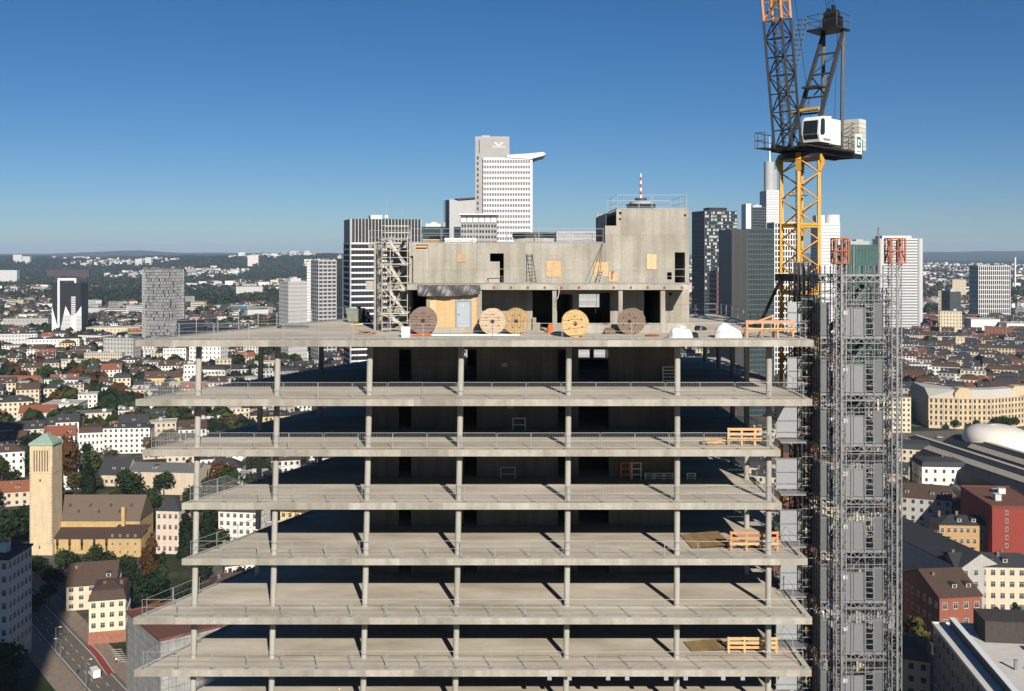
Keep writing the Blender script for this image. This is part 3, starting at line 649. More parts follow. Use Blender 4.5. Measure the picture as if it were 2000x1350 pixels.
# ------------------------------------------------------------------ luffing tower crane
KX, KY = 22.5, 80.0; UX, UY = -.7, -.714; VX, VY = .714, -.7
def K(a, b, z): return Vector((KX + UX * a + VX * b, KY + UY * a + VY * b, z))
crane = thing('tower_crane', 'yellow luffing tower crane with black jib foot and white cab', 'crane', (KX, KY, 0))
def kbox(mb, a0, a1, b0, b1, z0, z1, mi=0):
    mb.add([K(a0,b0,z0),K(a1,b0,z0),K(a1,b1,z0),K(a0,b1,z0),K(a0,b0,z1),K(a1,b0,z1),K(a1,b1,z1),K(a0,b1,z1)],
           [(0,3,2,1),(4,5,6,7),(0,1,5,4),(1,2,6,5),(2,3,7,6),(3,0,4,7)], mi); return mb
# mast: alike sections stacked from the street
MT = 127.4; SEC = 5.2
ring = [Vector((1.42 * cos(radians(t)), 1.42 * sin(radians(t)), 0)) for t in (-110, -20, 70, 160)]
ms = MB(); up = Vector((0, 0, SEC)); lattice(ms, ring, [r + up for r in ring], 5, .085, 0, .24, horiz=False)
for i in range(4):
    for zz in (.1, SEC - .02): ms.beam(ring[i] + Vector((0, 0, zz)), ring[(i+1) % 4] + Vector((0, 0, zz)), .16, .2)
for k in range(14): ms.beam(Vector((-.2, .45, k * .37)), Vector((.2, .45, k * .37)), .04, mi=1)
for s_ in (-.2, .2): ms.beam(Vector((s_, .45, 0)), Vector((s_, .45, SEC)), .05, mi=1)
ms.box(-.7, .7, .3, .9, 2.4, 2.46, 1)
mme = ms.mesh('mast_section', [M_YEL, M_DARK]); z = MT - SEC
while z > -SEC + .3: link('mast_section', mme, crane, (0, 0, max(z, 0))); z -= SEC
# tie collar
col = MB()
for i in range(4):
    a_ = ring[i] * 1.28; b_ = ring[(i+1) % 4] * 1.28; col.beam(a_ + Vector((KX, KY, 118.2)), b_ + Vector((KX, KY, 118.2)), .25, .55)
col.beam((KX - 1.5, KY, 118.1), (19.6, KY + 1, D0 + .3), .2); col.build('tie_collar', M_BLACK, crane)
# slewing part
sl_ = MB(); sl_.tube((KX, KY, MT), (KX, KY, MT + .45), 1.55, n=20); sl_.build('slewing_ring', M_BLACK, crane)
for k in range(4):
    t = radians(-110 + 90 * k); c = MB(); ex = Vector((cos(t), sin(t), 0))
    pts = [Vector((KX, KY, MT - .9)) + ex * 1.45, Vector((KX, KY, MT - .2)) + ex * 1.75, Vector((KX, KY, MT + .35)) + ex * 1.5]
    c.beam(pts[0], pts[1], .4, .3); c.beam(pts[1], pts[2], .4, .3); c.build('mast_claw', M_YEL, crane)
pf = MB(); kbox(pf, -8.0, 2.2, -1.25, -.95, 127.9, 128.5); kbox(pf, -8.0, 2.2, .95, 1.25, 127.9, 128.5); kbox(pf, -8, 2.2, -.95, .95, 128.15, 128.25)
for a_ in (-8, -6.4, -4.4, -2.4, -.4, 1.9): kbox(pf, a_, a_ + .25, -.95, .95, 127.95, 128.14)
pf.build('counter_jib_frame', M_BLACK, crane)
wk = MB(); kbox(wk, -6.2, 2.6, 1.25, 2.15, 128.18, 128.24); kbox(wk, .4, 3.0, -2.2, -1.25, 128.18, 128.24)
wk.build('walkway', M_DARK, crane)
rl = MB()
for a_, b_ in ((2.6, -2.2), (3.0, -2.2), (1.6, -2.2), (.4, -2.2), (3.0, -1.3)): rl.beam(K(a_, b_, 128.2), K(a_, b_, 129.4), .05)
for zz in (128.8, 129.4): rl.beam(K(.4, -2.2, zz), K(3, -2.2, zz), .05); rl.beam(K(3, -2.2, zz), K(3, -1.3, zz), .05)
for a_ in (-6.2, -5, -3.8, -2.6): rl.beam(K(a_, 2.15, 128.2), K(a_, 2.15, 129.3), .045)
rl.beam(K(-6.2, 2.15, 129.3), K(-2.6, 2.15, 129.3), .045); rl.beam(K(-6.2, 2.15, 128.8), K(-2.6, 2.15, 128.8), .045)
rl.build('walkway_railing', M_DARK, crane)
mc = MB(); kbox(mc, -5.0, -2.6, -.85, .85, 128.5, 129.7); kbox(mc, -4.6, -3, .9, 1.2, 128.5, 129.9); mc.tube(K(-1.9, -.8, 129.0), K(-1.9, .8, 129.0), .5, n=16); mc.build('winch', M_DARK, crane)
for k in range(7):
    w = MB(); z0 = 128.52 + k * .37; kbox(w, -7.9, -6.65, -1.5, 1.65, z0, z0 + .345); w.build('ballast_block', mat('pale_ballast_concrete', (.56, .54, .49), .85, .08, 2, objvar=.05), crane)
tk = MB()
for k in range(6): tk.tube(K(-6.62, 1.2, 128.9 + k * .36), K(-6.2, 1.2, 128.95 + k * .36), .03, n=6)
tk.build('ballast_hooks', M_DARK, crane)
# cab
def cab_section(b0, b1):
    prof = [(1.25, 128.55), (1.45, 129.1), (1.30, 130.25), (.95, 130.5), (-.55, 130.62), (-.6, 128.55)]
    mb = MB(); n = len(prof); vs = [K(a, b0, z) for a, z in prof] + [K(a, b1, z) for a, z in prof]
    mb.add(vs, [tuple(range(n))[::-1], tuple(range(n, 2*n))] + [(i, (i+1) % n, n+(i+1) % n, n+i) for i in range(n)]); return mb
cb = cab_section(.95, 2.35).build('cab', M_WHITE, crane)
wf = MB(); wf.add([K(1.27, 1.06, 128.62), K(1.27, 2.24, 128.62), K(1.475, 2.24, 129.12), K(1.475, 1.06, 129.12)], [(0, 1, 2, 3)])
wf.add([K(1.475, 1.06, 129.16), K(1.475, 2.24, 129.16), K(1.335, 2.24, 130.18), K(1.335, 1.06, 130.18)], [(0, 1, 2, 3)])
wf.build('windscreen', M_GLASS, cb, org=parent_world(cb))
ws = MB(); pr = [(1.22, 129.2), (1.13, 130.2), (.98, 130.33), (.62, 130.36), (.5, 130.2), (.5, 129.3), (.62, 129.12), (1.1, 129.05)]
ws.add([K(a, 2.365, z) for a, z in pr] + [K(a, 2.352, z) for a, z in pr], [tuple(range(8))] + [(i, 8+i, 8+(i+1) % 8, (i+1) % 8) for i in range(8)]); ws.build('side_window', M_GLASS, cb, org=parent_world(cb))
bx_ = MB(); kbox(bx_, -2.15, -.75, .95, 2.3, 128.5, 130.45); bx_.build('switchgear_cabinet', M_WHITE, crane)
def text_part(txt, size, origin, xdir, zdir, m, parent, name='lettering', ext=.004):
    cu = bpy.data.curves.new(name, 'FONT'); cu.body = txt; cu.size = size; cu.extrude = ext
    tmp = bpy.data.objects.new(name, cu); COL.objects.link(tmp)
    dg = bpy.context.evaluated_depsgraph_get(); me = bpy.data.meshes.new_from_object(tmp.evaluated_get(dg))
    bpy.data.objects.remove(tmp)
    xd = Vector(xdir).normalized(); zd = Vector(zdir).normalized(); nd = xd.cross(zd)
    M = Matrix((xd, zd, nd)).transposed().to_4x4(); M.translation = Vector(origin) - parent_world(parent)
    me.transform(M); me.materials.clear(); me.materials.append(m); ob = bpy.data.objects.new(name, me); COL.objects.link(ob); ob.parent = parent; return ob
text_part('LIEBHERR', .27, K(.78, 2.362, 128.68), (-UX, -UY, 0), (0, 0, 1), M_BLACK, cb)
# sign with the green emblem
sg = MB(); kbox(sg, -5.75, -4.65, 2.25, 2.32, 128.05, 129.62); sgn = sg.build('sign_board', M_WHITE, crane)
M_GRN = mat('green_sign_paint', (.0, .22, .13), .5, .05, 2)
gq = MB(); f = 2.324; g2 = 2.335
for a0, a1, z0, z1 in ((-4.85, -5.02, 128.55, 129.42), (-5.02, -5.55, 129.22, 129.42), (-5.02, -5.55, 128.55, 128.74), (-5.36, -5.55, 128.74, 129.0), (-5.2, -5.36, 128.88, 129.0), (-5.4, -5.55, 129.1, 129.22)):
    kbox(gq, a1, a0, f, g2, z0, z1)
gq.build('emblem', M_GRN, sgn, org=parent_world(sgn))
sb = MB()
for k in range(8): kbox(sb, -4.85 - k * .085 - .06, -4.85 - k * .085, f, g2, 128.2, 128.29)
sb.build('small_lettering', mat('grey_print', (.3, .32, .3), .6, .1, 2), sgn, org=parent_world(sgn))
# A-frame
af = MB(); T1 = K(-5.2, -.7, 138.2); T2 = K(-5.2, 1.0, 138.2)
for s_, T in ((-1, T1), (1, T2)):
    ft = K(-.1, s_ * 1.0, 128.4)
    af.beam(ft, T, .26, .26); af.beam(K(-4.9, s_ * 1.0 if s_ > 0 else -.7, 128.4), T, .24, .24)
for k in (.28, .42, .62, .8): af.beam(K(-.1, -1, 128.4).lerp(T1, k), K(-.1, 1, 128.4).lerp(T2, k), .14)
af.beam(K(-.1, -1, 128.4).lerp(T1, .28), K(-.1, 1, 128.4).lerp(T2, .62), .1); af.beam(K(-.1, 1, 128.4).lerp(T2, .42), K(-.1, -1, 128.4).lerp(T1, .62), .1); af.beam(K(-.1, -1, 128.4).lerp(T1, .62), K(-.1, 1, 128.4).lerp(T2, .8), .1)
af.build('a_frame', M_DARK, crane)
yb = MB(); yb.tube(K(-1.2, -1.5, 131.35), K(-1.25, .95, 131.45), .16, n=10); yb.build('luffing_cylinder', M_YEL, crane)
mp = MB(); kbox(mp, -2.6, -1.5, -.7, .9, 133.2, 133.35); mp.build('mid_platform', M_DARK, crane)
tp_ = MB(); kbox(tp_, -5.9, -3.6, -1.4, 1.25, 138.15, 138.3); kbox(tp_, -5.5, -4.7, -.6, .9, 138.3, 139.3); tp_.tube(K(-5.1, -.5, 139.5), K(-5.1, .6, 139.5), .4, n=14); kbox(tp_, -5.3, -4.9, .1, .3, 139.3, 140.3); kbox(tp_, -5.3, -4.9, -.35, -.15, 139.3, 140.1)
tp_.build('mast_head', M_BLACK, crane)
tr = MB()
for a_, b_ in ((-3.6, -1.4), (-3.6, -.1), (-3.6, 1.25), (-4.7, -1.4), (-5.9, -1.4), (-4.7, 1.25), (-5.9, 1.25)): tr.beam(K(a_, b_, 138.3), K(a_, b_, 139.4), .045)
for zz in (138.85, 139.4): tr.beam(K(-3.6, -1.4, zz), K(-3.6, 1.25, zz), .045); tr.beam(K(-3.6, -1.4, zz), K(-5.9, -1.4, zz), .045); tr.beam(K(-3.6, 1.25, zz), K(-5.9, 1.25, zz), .045)
tr.build('head_railing', M_DARK, crane)
ld = MB(); A = [K(-1.1 + da, -1.5 + db, 131.4) for da, db in ((0, 0), (.55, 0), (.55, -.6), (0, -.6))]; B = [K(-3.9 + da, -1.5 + db, 139.2) for da, db in ((0, 0), (.55, 0), (.55, -.6), (0, -.6))]
for i in range(4): ld.beam(A[i], B[i], .045)
for k in range(19):
    t = k / 18
    for i in range(4): ld.beam(A[i].lerp(B[i], t), A[(i+1) % 4].lerp(B[(i+1) % 4], t), .035)
ld.build('caged_ladder', M_DARK, crane)
# jib
JL = 46.0; fw = .163
def J(t, b, q):  # t along, q across (depth)
    return K(1.2 + t * fw + q, b, 128.3 + t * .9866 - q * fw)
def jib_part(t0, t1, n, m):
    mb = MB(); A = [J(t0, b, q) for b, q in ((-.75, 0), (.75, 0), (.75, 1.35), (-.75, 1.35))]; B = [J(t1, b, q) for b, q in ((-.75, 0), (.75, 0), (.75, 1.35), (-.75, 1.35))]
    lattice(mb, A, B, n, .075, 0, .17); return mb.build('jib_section', m, crane)
jib_part(0, 9.7, 7, M_BLACK); jib_part(9.72, 21.6, 9, M_ORAJ); jib_part(21.62, 33.5, 9, M_ORAJ); jib_part(33.52, JL, 9, M_ORAJ)
jc = MB()
for s_ in (-.17, .17): jc.beam(J(.2, s_, .68), J(20, s_, .68), .045)
for k in range(54): jc.beam(J(.4 + k * .36, -.17, .68), J(.4 + k * .36, .17, .68), .035)
jc.build('jib_ladder', M_DARK, crane)
rp = MB(); tip = J(JL, 0, 1.0)
for k in range(4): rp.tube(K(-5.1, -.3 + .2 * k, 139.9), tip + Vector((.1 * k, 0, 0)), .022, n=5)
rp.build('luffing_rope', M_BLACK, crane)
rp = MB(); rp.tube(K(-1.9, .1, 129.3), tip + Vector((0, .3, 0)), .02, n=5); rp.tube(K(-4.4, .6, 129.5), K(-5.1, .6, 139.4), .02, n=5); rp.build('hoist_rope', M_BLACK, crane)

# ------------------------------------------------------------------ construction hoist: two masts and the landing scaffold
def hoist_mast(xc, yc, top, label, cage_w, cage_x):
    e = thing('hoist_mast', label, 'hoist mast', (xc, yc, 0)); w = .34; s = 1.5
    r = [Vector((sx * w, sy * w, 0)) for sx, sy in ((-1, -1), (1, -1), (1, 1), (-1, 1))]
    mb = MB(); lattice(mb, r, [p + Vector((0, 0, s)) for p in r], 2, .034, 0, .07); mb.box(-.06, .06, -w - .1, -w, 0, s)
    me = mb.mesh('mast_section', M_GALM); z = top - s
    while z > 80: link('mast_section', me, e, (0, 0, z)); z -= s
    lo = MB(); lattice(lo, r, [p + Vector((0, 0, z + s)) for p in r], int(z / .75), .034, 0, .07); lo.build('lower_mast', M_GALM, e, loc=(0, 0, 0))
    for i in range(8):   # ties back to the scaffold
        t = MB(); zz = LEV[i] - .6; t.beam((-.3, w, zz), (-.5, 2.6, zz), .07); t.beam((.3, w, zz), (.5, 2.6, zz), .07); t.beam((-.3, w, zz), (.5, 2.6, zz), .05); t.build('wall_tie', M_GALD, e, loc=(0, 0, 0))
    cg = MB(); h = .95 * cage_w; z0, z1 = top - 1.62, top + .12
    q = [Vector((cage_x + sx * cage_w / 2, sy * cage_w / 2, z0)) for sx, sy in ((-1, -1), (1, -1), (1, 1), (-1, 1))]
    for i in range(4):
        a_, b_ = q[i], q[(i+1) % 4]; u_ = Vector((0, 0, z1 - z0))
        cg.beam(a_, a_ + u_, .1)
        for t in (0, .5, 1): cg.beam(a_ + u_ * t, b_ + u_ * t, .085)
        cg.beam((a_ + b_) / 2, (a_ + b_) / 2 + u_, .06)
        if i == 3 or i == 1: cg.beam(a_, b_ + u_, .06)
    cg.build('top_cage', M_CAGE, e, loc=(0, 0, 0))
    return e
hoist_mast(PX(1640, 72.3), 72.3, 121.0, 'galvanised hoist mast with orange top cage in front of the landings', .92, 0)
hoist_mast(PX(1748, 72.8), 72.8, 121.0, 'outer galvanised hoist mast with orange top cage, clear of the landings', 1.05, 0)

HX0, HX1, HY0, HY1 = 22.02, 26.45, 73.0, 75.6
hs = thing('landing_scaffold', 'galvanised scaffold tower carrying the hoist landings', 'scaffold', ((HX0 + HX1) / 2, 74.2, 0))
for x in (HX0, HX0 + .68, HX0 + 2.15, HX0 + 3.15, HX0 + 3.82, HX1):
    for y in (HY0, HY0 + 1.3, HY1):
        top = 119.2
        MB().tube((x, y, 0), (x, y, top), .04, n=6).build('standard', M_GALM if y == HY0 else M_GALD, hs)
MB().tube((PX(1667, 73.4), 73.4, 114), (PX(1667, 73.4), 73.4, PZ(477, 73.4)), .07, n=8).build('standard', M_GALM, hs)
MB().tube((PX(1716, 73.4), 73.4, 114), (PX(1716, 73.4), 73.4, PZ(444, 73.4)), .07, n=8).build('standard', M_GALM, hs)
def truss(x0, x1, y, z, h, n, m, name='truss'):
    t = MB(); t.beam((x0, y, z), (x1, y, z), .07); t.beam((x0, y, z - h), (x1, y, z - h), .07)
    for k in range(n):
        xa = x0 + (x1 - x0) * k / n; xb = x0 + (x1 - x0) * (k + 1) / n; xm = (xa + xb) / 2
        t.beam((xa, y, z), (xm, y, z - h), .045); t.beam((xm, y, z - h), (xb, y, z), .045)
    return t.build(name, m, hs)
truss(HX0 - .2, HX1 + .4, HY0 - .05, PZ(539, 73), .42, 9, M_GALM); truss(HX0 - .2, HX1 + .4, HY1, PZ(541, 75), .42, 9, M_GALD)
MB().box(HX0 - .1, HX1 + .2, HY0, HY1, PZ(538, 73), PZ(538, 73) + .08).build('deck_board', M_GALM, hs)
for i in range(8):
    z = LEV[i]
    MB().box(HX0 - .05, HX1 + .3, HY0 + .05, HY1 + .6, z - .1, z).build('landing_floor', M_GALM, hs)
    truss(HX0 - .05, HX1 + .2, HY0, z - .12, .36, 8, M_GALM); truss(HX0 - .05, HX1 + .2, HY1, z - .12, .36, 8, M_GALD)
    b = MB()
    for y in (HY0, HY1):
        for zz in (2.3, 2.6, 3.1): b.beam((HX0, y, z + zz), (HX1 + .5, y, z + zz), .05)
    for x in (HX0, HX1, HX0 + .68, HX0 + 3.82):
        for zz in (.55, 1.1, 2.6): b.beam((x, HY0, z + zz), (x, HY1, z + zz), .045)
        b.beam((x, HY0, z), (x, HY1, z + 2.6), .04)
    b.beam((HX0 + 2.4, HY1, z + 2.7), (HX0 + 4.2, HY1, z + 1.9), .09, .3)
    b.beam((HX0 + .7, HY1 - .6, z + .2), (HX0 + 3.2, HY1 - .6, z + 2.6), .05)
    for xa, xb in ((HX0, HX0 + .68), (HX0 + 3.15, HX0 + 3.82), (HX0 + 3.82, HX1)):
        b.beam((xa, HY0 + 1.3, z), (xb, HY0 + 1.3, z + 1.8), .04); b.beam((xb, HY0 + 1.3, z + 1.8), (xa, HY0 + 1.3, z + 3.5), .04)
        for zz in (.9, 1.8, 2.7): b.beam((xa, HY0 + 1.3, z + zz), (xb, HY0 + 1.3, z + zz), .04)
    b.beam((HX0, HY1, z + 2.6), (HX0 + 2.1, HY1, z + 3.5), .05); b.beam((HX0 + 2.1, HY0, z + 2.2), (HX0 + 3.15, HY0, z + 3.4), .04)
    b.build('ledger_frame', M_GALD, hs)
    pn = lambda n, xa, xb, ya, h, m: MB().box(xa, xb, ya - .03, ya, z + .05, z + h).build(n, m, hs)
    pn('mesh_panel', HX0 + .06, HX0 + .62, HY0 + .06, 2.42, M_MESHP); pn('mesh_panel', HX0 + 3.87, HX1 - .05, HY0 + .06, 2.42, M_MESHP)
    MB().box(HX0 + .03, HX0 + .06, HY0 + .1, HY1, z + .05, z + 2.4).build('mesh_panel', M_MESHP, hs)
    g = MB(); gx0, gx1 = HX0 + 1.0, HX0 + 3.06
    gate = MB().box(gx0, gx1, HY0 + .02, HY0 + .05, z + .06, z + 2.05).build('landing_gate', mat('landing_gate_steel', (.225, .23, .235), .5, .06, 5, metal=.3, objvar=.08), hs)
    for x in (gx0, gx0 + .68, gx0 + 1.36, gx1): g.beam((x, HY0 - .01, z + .06), (x, HY0 - .01, z + 2.05), .05)
    for zz in (.08, 2.04): g.beam((gx0, HY0 - .01, z + zz), (gx1, HY0 - .01, z + zz), .05)
    g.build('gate_frame', M_GALM, gate, org=parent_world(gate))
    MB().box(gx0 + .5, gx0 + .86, HY0 - .05, HY0 - .04, z + 1.55, z + 1.83).build('notice', M_WHITE, gate, org=parent_world(gate))
    l = MB()
    for x in (HX0 + 3.18, HX0 + 3.76): l.beam((x, HY0 + .02, z), (x, HY0 + .02, z + 2.4), .06)
    for k in range(6): l.beam((HX0 + 3.18, HY0 + .02, z + .15 + k * .4), (HX0 + 3.76, HY0 + .02, z + .15 + k * .4), .05)
    l.build('step_frame', M_GALD, hs)
    sf = MB()
    for y in (HY1 - .9, HY1 - .3): sf.beam((HX0 + 1.0, y, z + .05), (HX0 + 3.7, y, z + 3.6), .06, .2)
    for q in range(10): t = q / 9; sf.box(HX0 + 1 + 2.7 * t - .1, HX0 + 1 + 2.7 * t + .1, HY1 - .9, HY1 - .3, z + .03 + 3.55 * t, z + .07 + 3.55 * t)
    sf.build('stair_flight', M_DARK, hs)
# linking frames between landing scaffold and outer mast
for i in range(8):
    t = MB(); z = LEV[i]
    for zz in (.3, 1.4, 2.5): t.beam((HX1, 73.3, z + zz), (PX(1748, 72.8) - .3, 73.0, z + zz), .06); t.beam((HX1, 75.0, z + zz), (PX(1748, 72.8) + .2, 73.3, z + zz), .05)
    t.beam((HX1, 73.2, z + .3), (PX(1748, 72.8) - .3, 73, z + 1.4), .05); t.beam((PX(1730, 73.3), 73.3, z - 1), (PX(1730, 73.3), 73.3, z + 2.9), .07); t.build('outrigger', M_GALM, hs)

# braced corner columns of the landing scaffold, one storey each
for xc, yc in ((PX(1727, 74.2), 74.2), (PX(1662, 75.0), 75.0), (PX(1700, 75.2), 75.2)):
    for i in range(8):
        z0 = LEV[i + 1] if i < 8 else 0; z1 = LEV[i] + (3.4 if i == 0 else 0); w_ = .24; mb = MB()
        A = [Vector((xc + sx * w_, yc + sy * w_, z0)) for sx, sy in ((-1, -1), (1, -1), (1, 1), (-1, 1))]
        lattice(mb, A, [p + Vector((0, 0, z1 - z0)) for p in A], 5 if i else 9, .032, 0, .055); mb.build('lattice_column', M_GALM, hs)
# dark access scaffold between slabs and hoist
DX0, DX1, DY0, DY1 = 21.15, 21.95, 74.6, 78.0
ds = thing('access_scaffold', 'dense dark steel scaffold between the slab ends and the hoist', 'scaffold', (21.6, 76, 0))
for x in (DX0, (DX0 + DX1) / 2, DX1):
    for y in (DY0, DY0 + 1.1, DY0 + 2.2, DY1):
        MB().tube((x, y, 0), (x, y, 119.4), .045, n=6).build('standard', M_DARK if x < DX1 else M_GALD, ds)
for i in range(8):
    for half in (0, 1.85):
        z = LEV[i] + half; b = MB()
        for y in (DY0, DY0 + 1.1, DY0 + 2.2, DY1):
            b.beam((DX0, y, z), (DX1, y, z), .05); b.beam((DX0, y, z), (DX1, y, z + 1.85), .04); b.beam((DX0, y, z + .9), (DX1, y, z + .9), .05)
        for x in (DX0, DX1): b.beam((x, DY0, z), (x, DY1, z), .05); b.beam((x, DY0, z + .9), (x, DY1, z + .9), .05); b.beam((x, DY0, z), (x, DY1, z + 1.85), .04); b.beam((x, DY1, z), (x, DY0, z + 1.85), .04)
        b.build('bracing', M_DARK, ds)
    MB().box(DX0, DX1, DY0, DY1, LEV[i] - .08, LEV[i] - .02).build('deck_board', M_DARK, ds)
    r = MB()
    for zz in (.5, 1.0, 2.0, 2.6): r.beam((DX0 - .05, DY0 - .06, LEV[i] + zz), (HX0, DY0 - .06, LEV[i] + zz), .05)
    r.build('rail', M_GALM, ds)
# gates where each slab meets the scaffold
gl = NTH
for i in range(8):
    x0, x1 = (PX(1538, 75.2), PX(1564, 75.2)) if i < 2 else ((PX(1516, 75.2), PX(1562, 75.2)) if i not in (4, 5) else (PX(1524, 75.2), PX(1562, 75.2)))
    e = thing('access_gate', f'grey perforated sheet gate at the hoist end of the {gl[i]}' if i else 'grey sheet gate at the hoist end of the top deck, beside the salmon timber barrier', 'gate', ((x0 + x1) / 2, 75.2, LEV[i]))
    MB().box(x0, x1, 75.2, 75.23, LEV[i] + .1, LEV[i] + 2.35).build('sheet', mat('pale_perforated_sheet', (.33, .34, .355), .5, .08, 5, metal=.3, objvar=.1), e)
    for x in (x0, x1): MB().beam((x, 75.17, LEV[i]), (x, 75.17, LEV[i] + 2.45), .06).build('post', M_GALD, e)
    for zz in (.12, .5, 1.35, 2.35) if i else (1.6, .5): MB().beam((x0 - .15, 75.14, LEV[i] + zz), (x1 + .25, 75.14, LEV[i] + zz), .055).build('rail', M_GALM, e)
    if i >= 2:
        MB().box(x0, x1 + .1, 73.9, 75.2, LEV[i] - .1, LEV[i] + .02).build('landing_floor', M_GALM, e)

# ------------------------------------------------------------------ ground and far hills
def smooth(a, b, x): t = min(1, max(0, (x - a) / (b - a))); return t * t * (3 - 2 * t)
def terrain(x, y):
    if y < 2400: return 0.0
    px = 1000 + x / y * 2000
    g = lambda c, s: math.exp(-((px - c) / s) ** 2)
    mid = (92 + 26 * g(560, 170) + 10 * g(760, 120) + 14 * sin(px * .021 + 1) * .4 + 4 * sin(px * .09)) * smooth(4200, 7600, y) * (1 - smooth(1150, 1700, px) * .55)
    far = (105 + 62 * g(255, 85) + 30 * g(420, 120) + 52 * smooth(1500, 1850, px) + 10 * sin(px * .013) + 4 * sin(px * .05)) * smooth(10500, 17500, y)
    return max(mid, far) + (y - 2400) * .0012
def ground_mat():
    m = bpy.data.materials.new('city_ground'); m.use_nodes = True; t = m.node_tree; L = t.links
    b = t.nodes['Principled BSDF']; b.inputs['Roughness'].default_value = .95; b.inputs['Specular IOR Level'].default_value = .1
    tc = t.nodes.new('ShaderNodeTexCoord')
    def nz(s, d=6, rg=.6):
        n = t.nodes.new('ShaderNodeTexNoise'); n.inputs['Scale'].default_value = s; n.inputs['Detail'].default_value = d; n.inputs['Roughness'].default_value = rg
        L.new(tc.outputs['Object'], n.inputs[0]); return n
    def ramp(n, els):
        r = t.nodes.new('ShaderNodeValToRGB'); e = r.color_ramp.elements
        while len(e) < len(els): e.new(.5)
        for q, (p, c) in zip(e, els): q.position = p; q.color = (*c, 1)
        L.new(n.outputs[0], r.inputs[0]); return r
    near = ramp(nz(.035), [(.36, (.022, .032, .012)), (.47, (.045, .05, .028)), (.52, (.085, .08, .072)), (.66, (.14, .13, .115))])
    far = ramp(nz(.0016, 9, .7), [(.35, (.012, .022, .010)), (.5, (.020, .032, .014)), (.60, (.045, .052, .022)), (.70, (.10, .09, .05))])
    sp = t.nodes.new('ShaderNodeSeparateXYZ'); L.new(tc.outputs['Object'], sp.inputs[0])
    mr = t.nodes.new('ShaderNodeMapRange'); mr.inputs[1].default_value = 1300; mr.inputs[2].default_value = 2600; L.new(sp.outputs[1], mr.inputs[0])
    mx = t.nodes.new('ShaderNodeMixRGB'); L.new(mr.outputs[0], mx.inputs[0]); L.new(near.outputs[0], mx.inputs[1]); L.new(far.outputs[0], mx.inputs[2])
    fine = ramp(nz(.6, 4), [(.3, (.8, .8, .8)), (.7, (1.15, 1.15, 1.15))])
    ml = t.nodes.new('ShaderNodeMixRGB'); ml.blend_type = 'MULTIPLY'; ml.inputs[0].default_value = 1; L.new(mx.outputs[0], ml.inputs[1]); L.new(fine.outputs[0], ml.inputs[2])
    L.new(ml.outputs[0], b.inputs['Base Color']); return m
gm = MB(); ys = [-700, -300, 0, 200, 500, 900, 1400, 1900, 2400]; y = 2400
while y < 21000: y *= 1.028; ys.append(y)
NC = 150
for y in ys:
    hw = max(1200, abs(y) * .72)
    for i in range(NC + 1):
        x = -hw + 2 * hw * i / NC; gm.v.append((x, y, terrain(x, y)))
for j in range(len(ys) - 1):
    for i in range(NC):
        k = j * (NC + 1) + i; gm.f.append([k, k + 1, k + NC + 2, k + NC + 1]); gm.m.append(0); gm.sm.append(True)
gm.build('ground', ground_mat(), None, kind='structure')
M_ROAD = mat('asphalt', (.14, .122, .104), .9, .18, .5); M_LINE = mat('road_paint', (.62, .60, .55), .8, .12, 1); M_REDL = mat('red_cycle_lane', (.26, .05, .04), .85, .12, 1)
M_PAVE = mat('pavement', (.25, .195, .15), .9, .2, .6)
EXC = []          # kept free: (x, y, radius)
def strip(pts, w0, w1, z, name, m, kind='structure', h=None):
    """band along pts between offsets w0 and w1 to the right of travel"""
    mb = MB(); L_ = []; R_ = []
    for k, p in enumerate(pts):
        a_ = Vector(pts[max(0, k - 1)]); b_ = Vector(pts[min(len(pts) - 1, k + 1)]); t = (b_ - a_).normalized(); n = Vector((t.y, -t.x))
        L_.append((p[0] + n.x * w0, p[1] + n.y * w0)); R_.append((p[0] + n.x * w1, p[1] + n.y * w1))
    for k in range(len(pts) - 1):
        q = [L_[k], L_[k+1], R_[k+1], R_[k]]
        if h: mb.prism(q, z - h, z)
        else: mb.add([(x, y, z) for x, y in q], [(3, 2, 1, 0)])
    return mb.build(name, m, None, kind=kind)
RD = [(-75, 242), (-106, 281.7), (-145.4, 332), (-180, 376), (-207, 411), (-262, 480), (-330, 560)]     # right-hand edge line of the avenue
strip(RD, -15.5, 6.5, .05, 'pavement', M_PAVE); strip(RD, -8.6, 1.2, .06, 'road', M_ROAD)
strip(RD, -.1, .1, .075, 'edge_line', M_LINE); strip(RD, -8.1, -7.9, .075, 'edge_line', M_LINE)
for o_ in (-2.9, -5.5):
    for k in range(16):
        t0 = k * 6.0; dirv = Vector((-.617, .787)); p0 = Vector((-95, 267.6)) + dirv * t0; p1 = p0 + dirv * 2.6
        strip([tuple(p0), tuple(p1)], o_ - .08, o_ + .08, .075, 'lane_dash', M_LINE)
cyc = [(PX(x, GD(y)), GD(y)) for x, y in ((216, 1317), (204, 1300), (193, 1284), (181, 1270), (172, 1262))]
strip(cyc, -.9, .9, .09, 'cycle_lane', M_REDL); strip(cyc, .95, 1.12, .1, 'edge_line', M_LINE); strip(cyc, -1.12, -.95, .1, 'edge_line', M_LINE)
for k in range(7):
    p = Vector((PX(217 + k * 2.2, GD(1270 + k * 4)), GD(1270 + k * 4))); strip([(p.x, p.y), (p.x + 3, p.y + .6)], -.25, .25, .1, 'crossing_bar', M_LINE)
for p in RD:
    EXC.append((p[0] - 3, p[1] - 3, 15))
for a_, b_ in zip(RD, RD[1:]):
    for k in range(1, 5): EXC.append((a_[0] + (b_[0] - a_[0]) * k / 5 - 3, a_[1] + (b_[1] - a_[1]) * k / 5 - 3, 13))
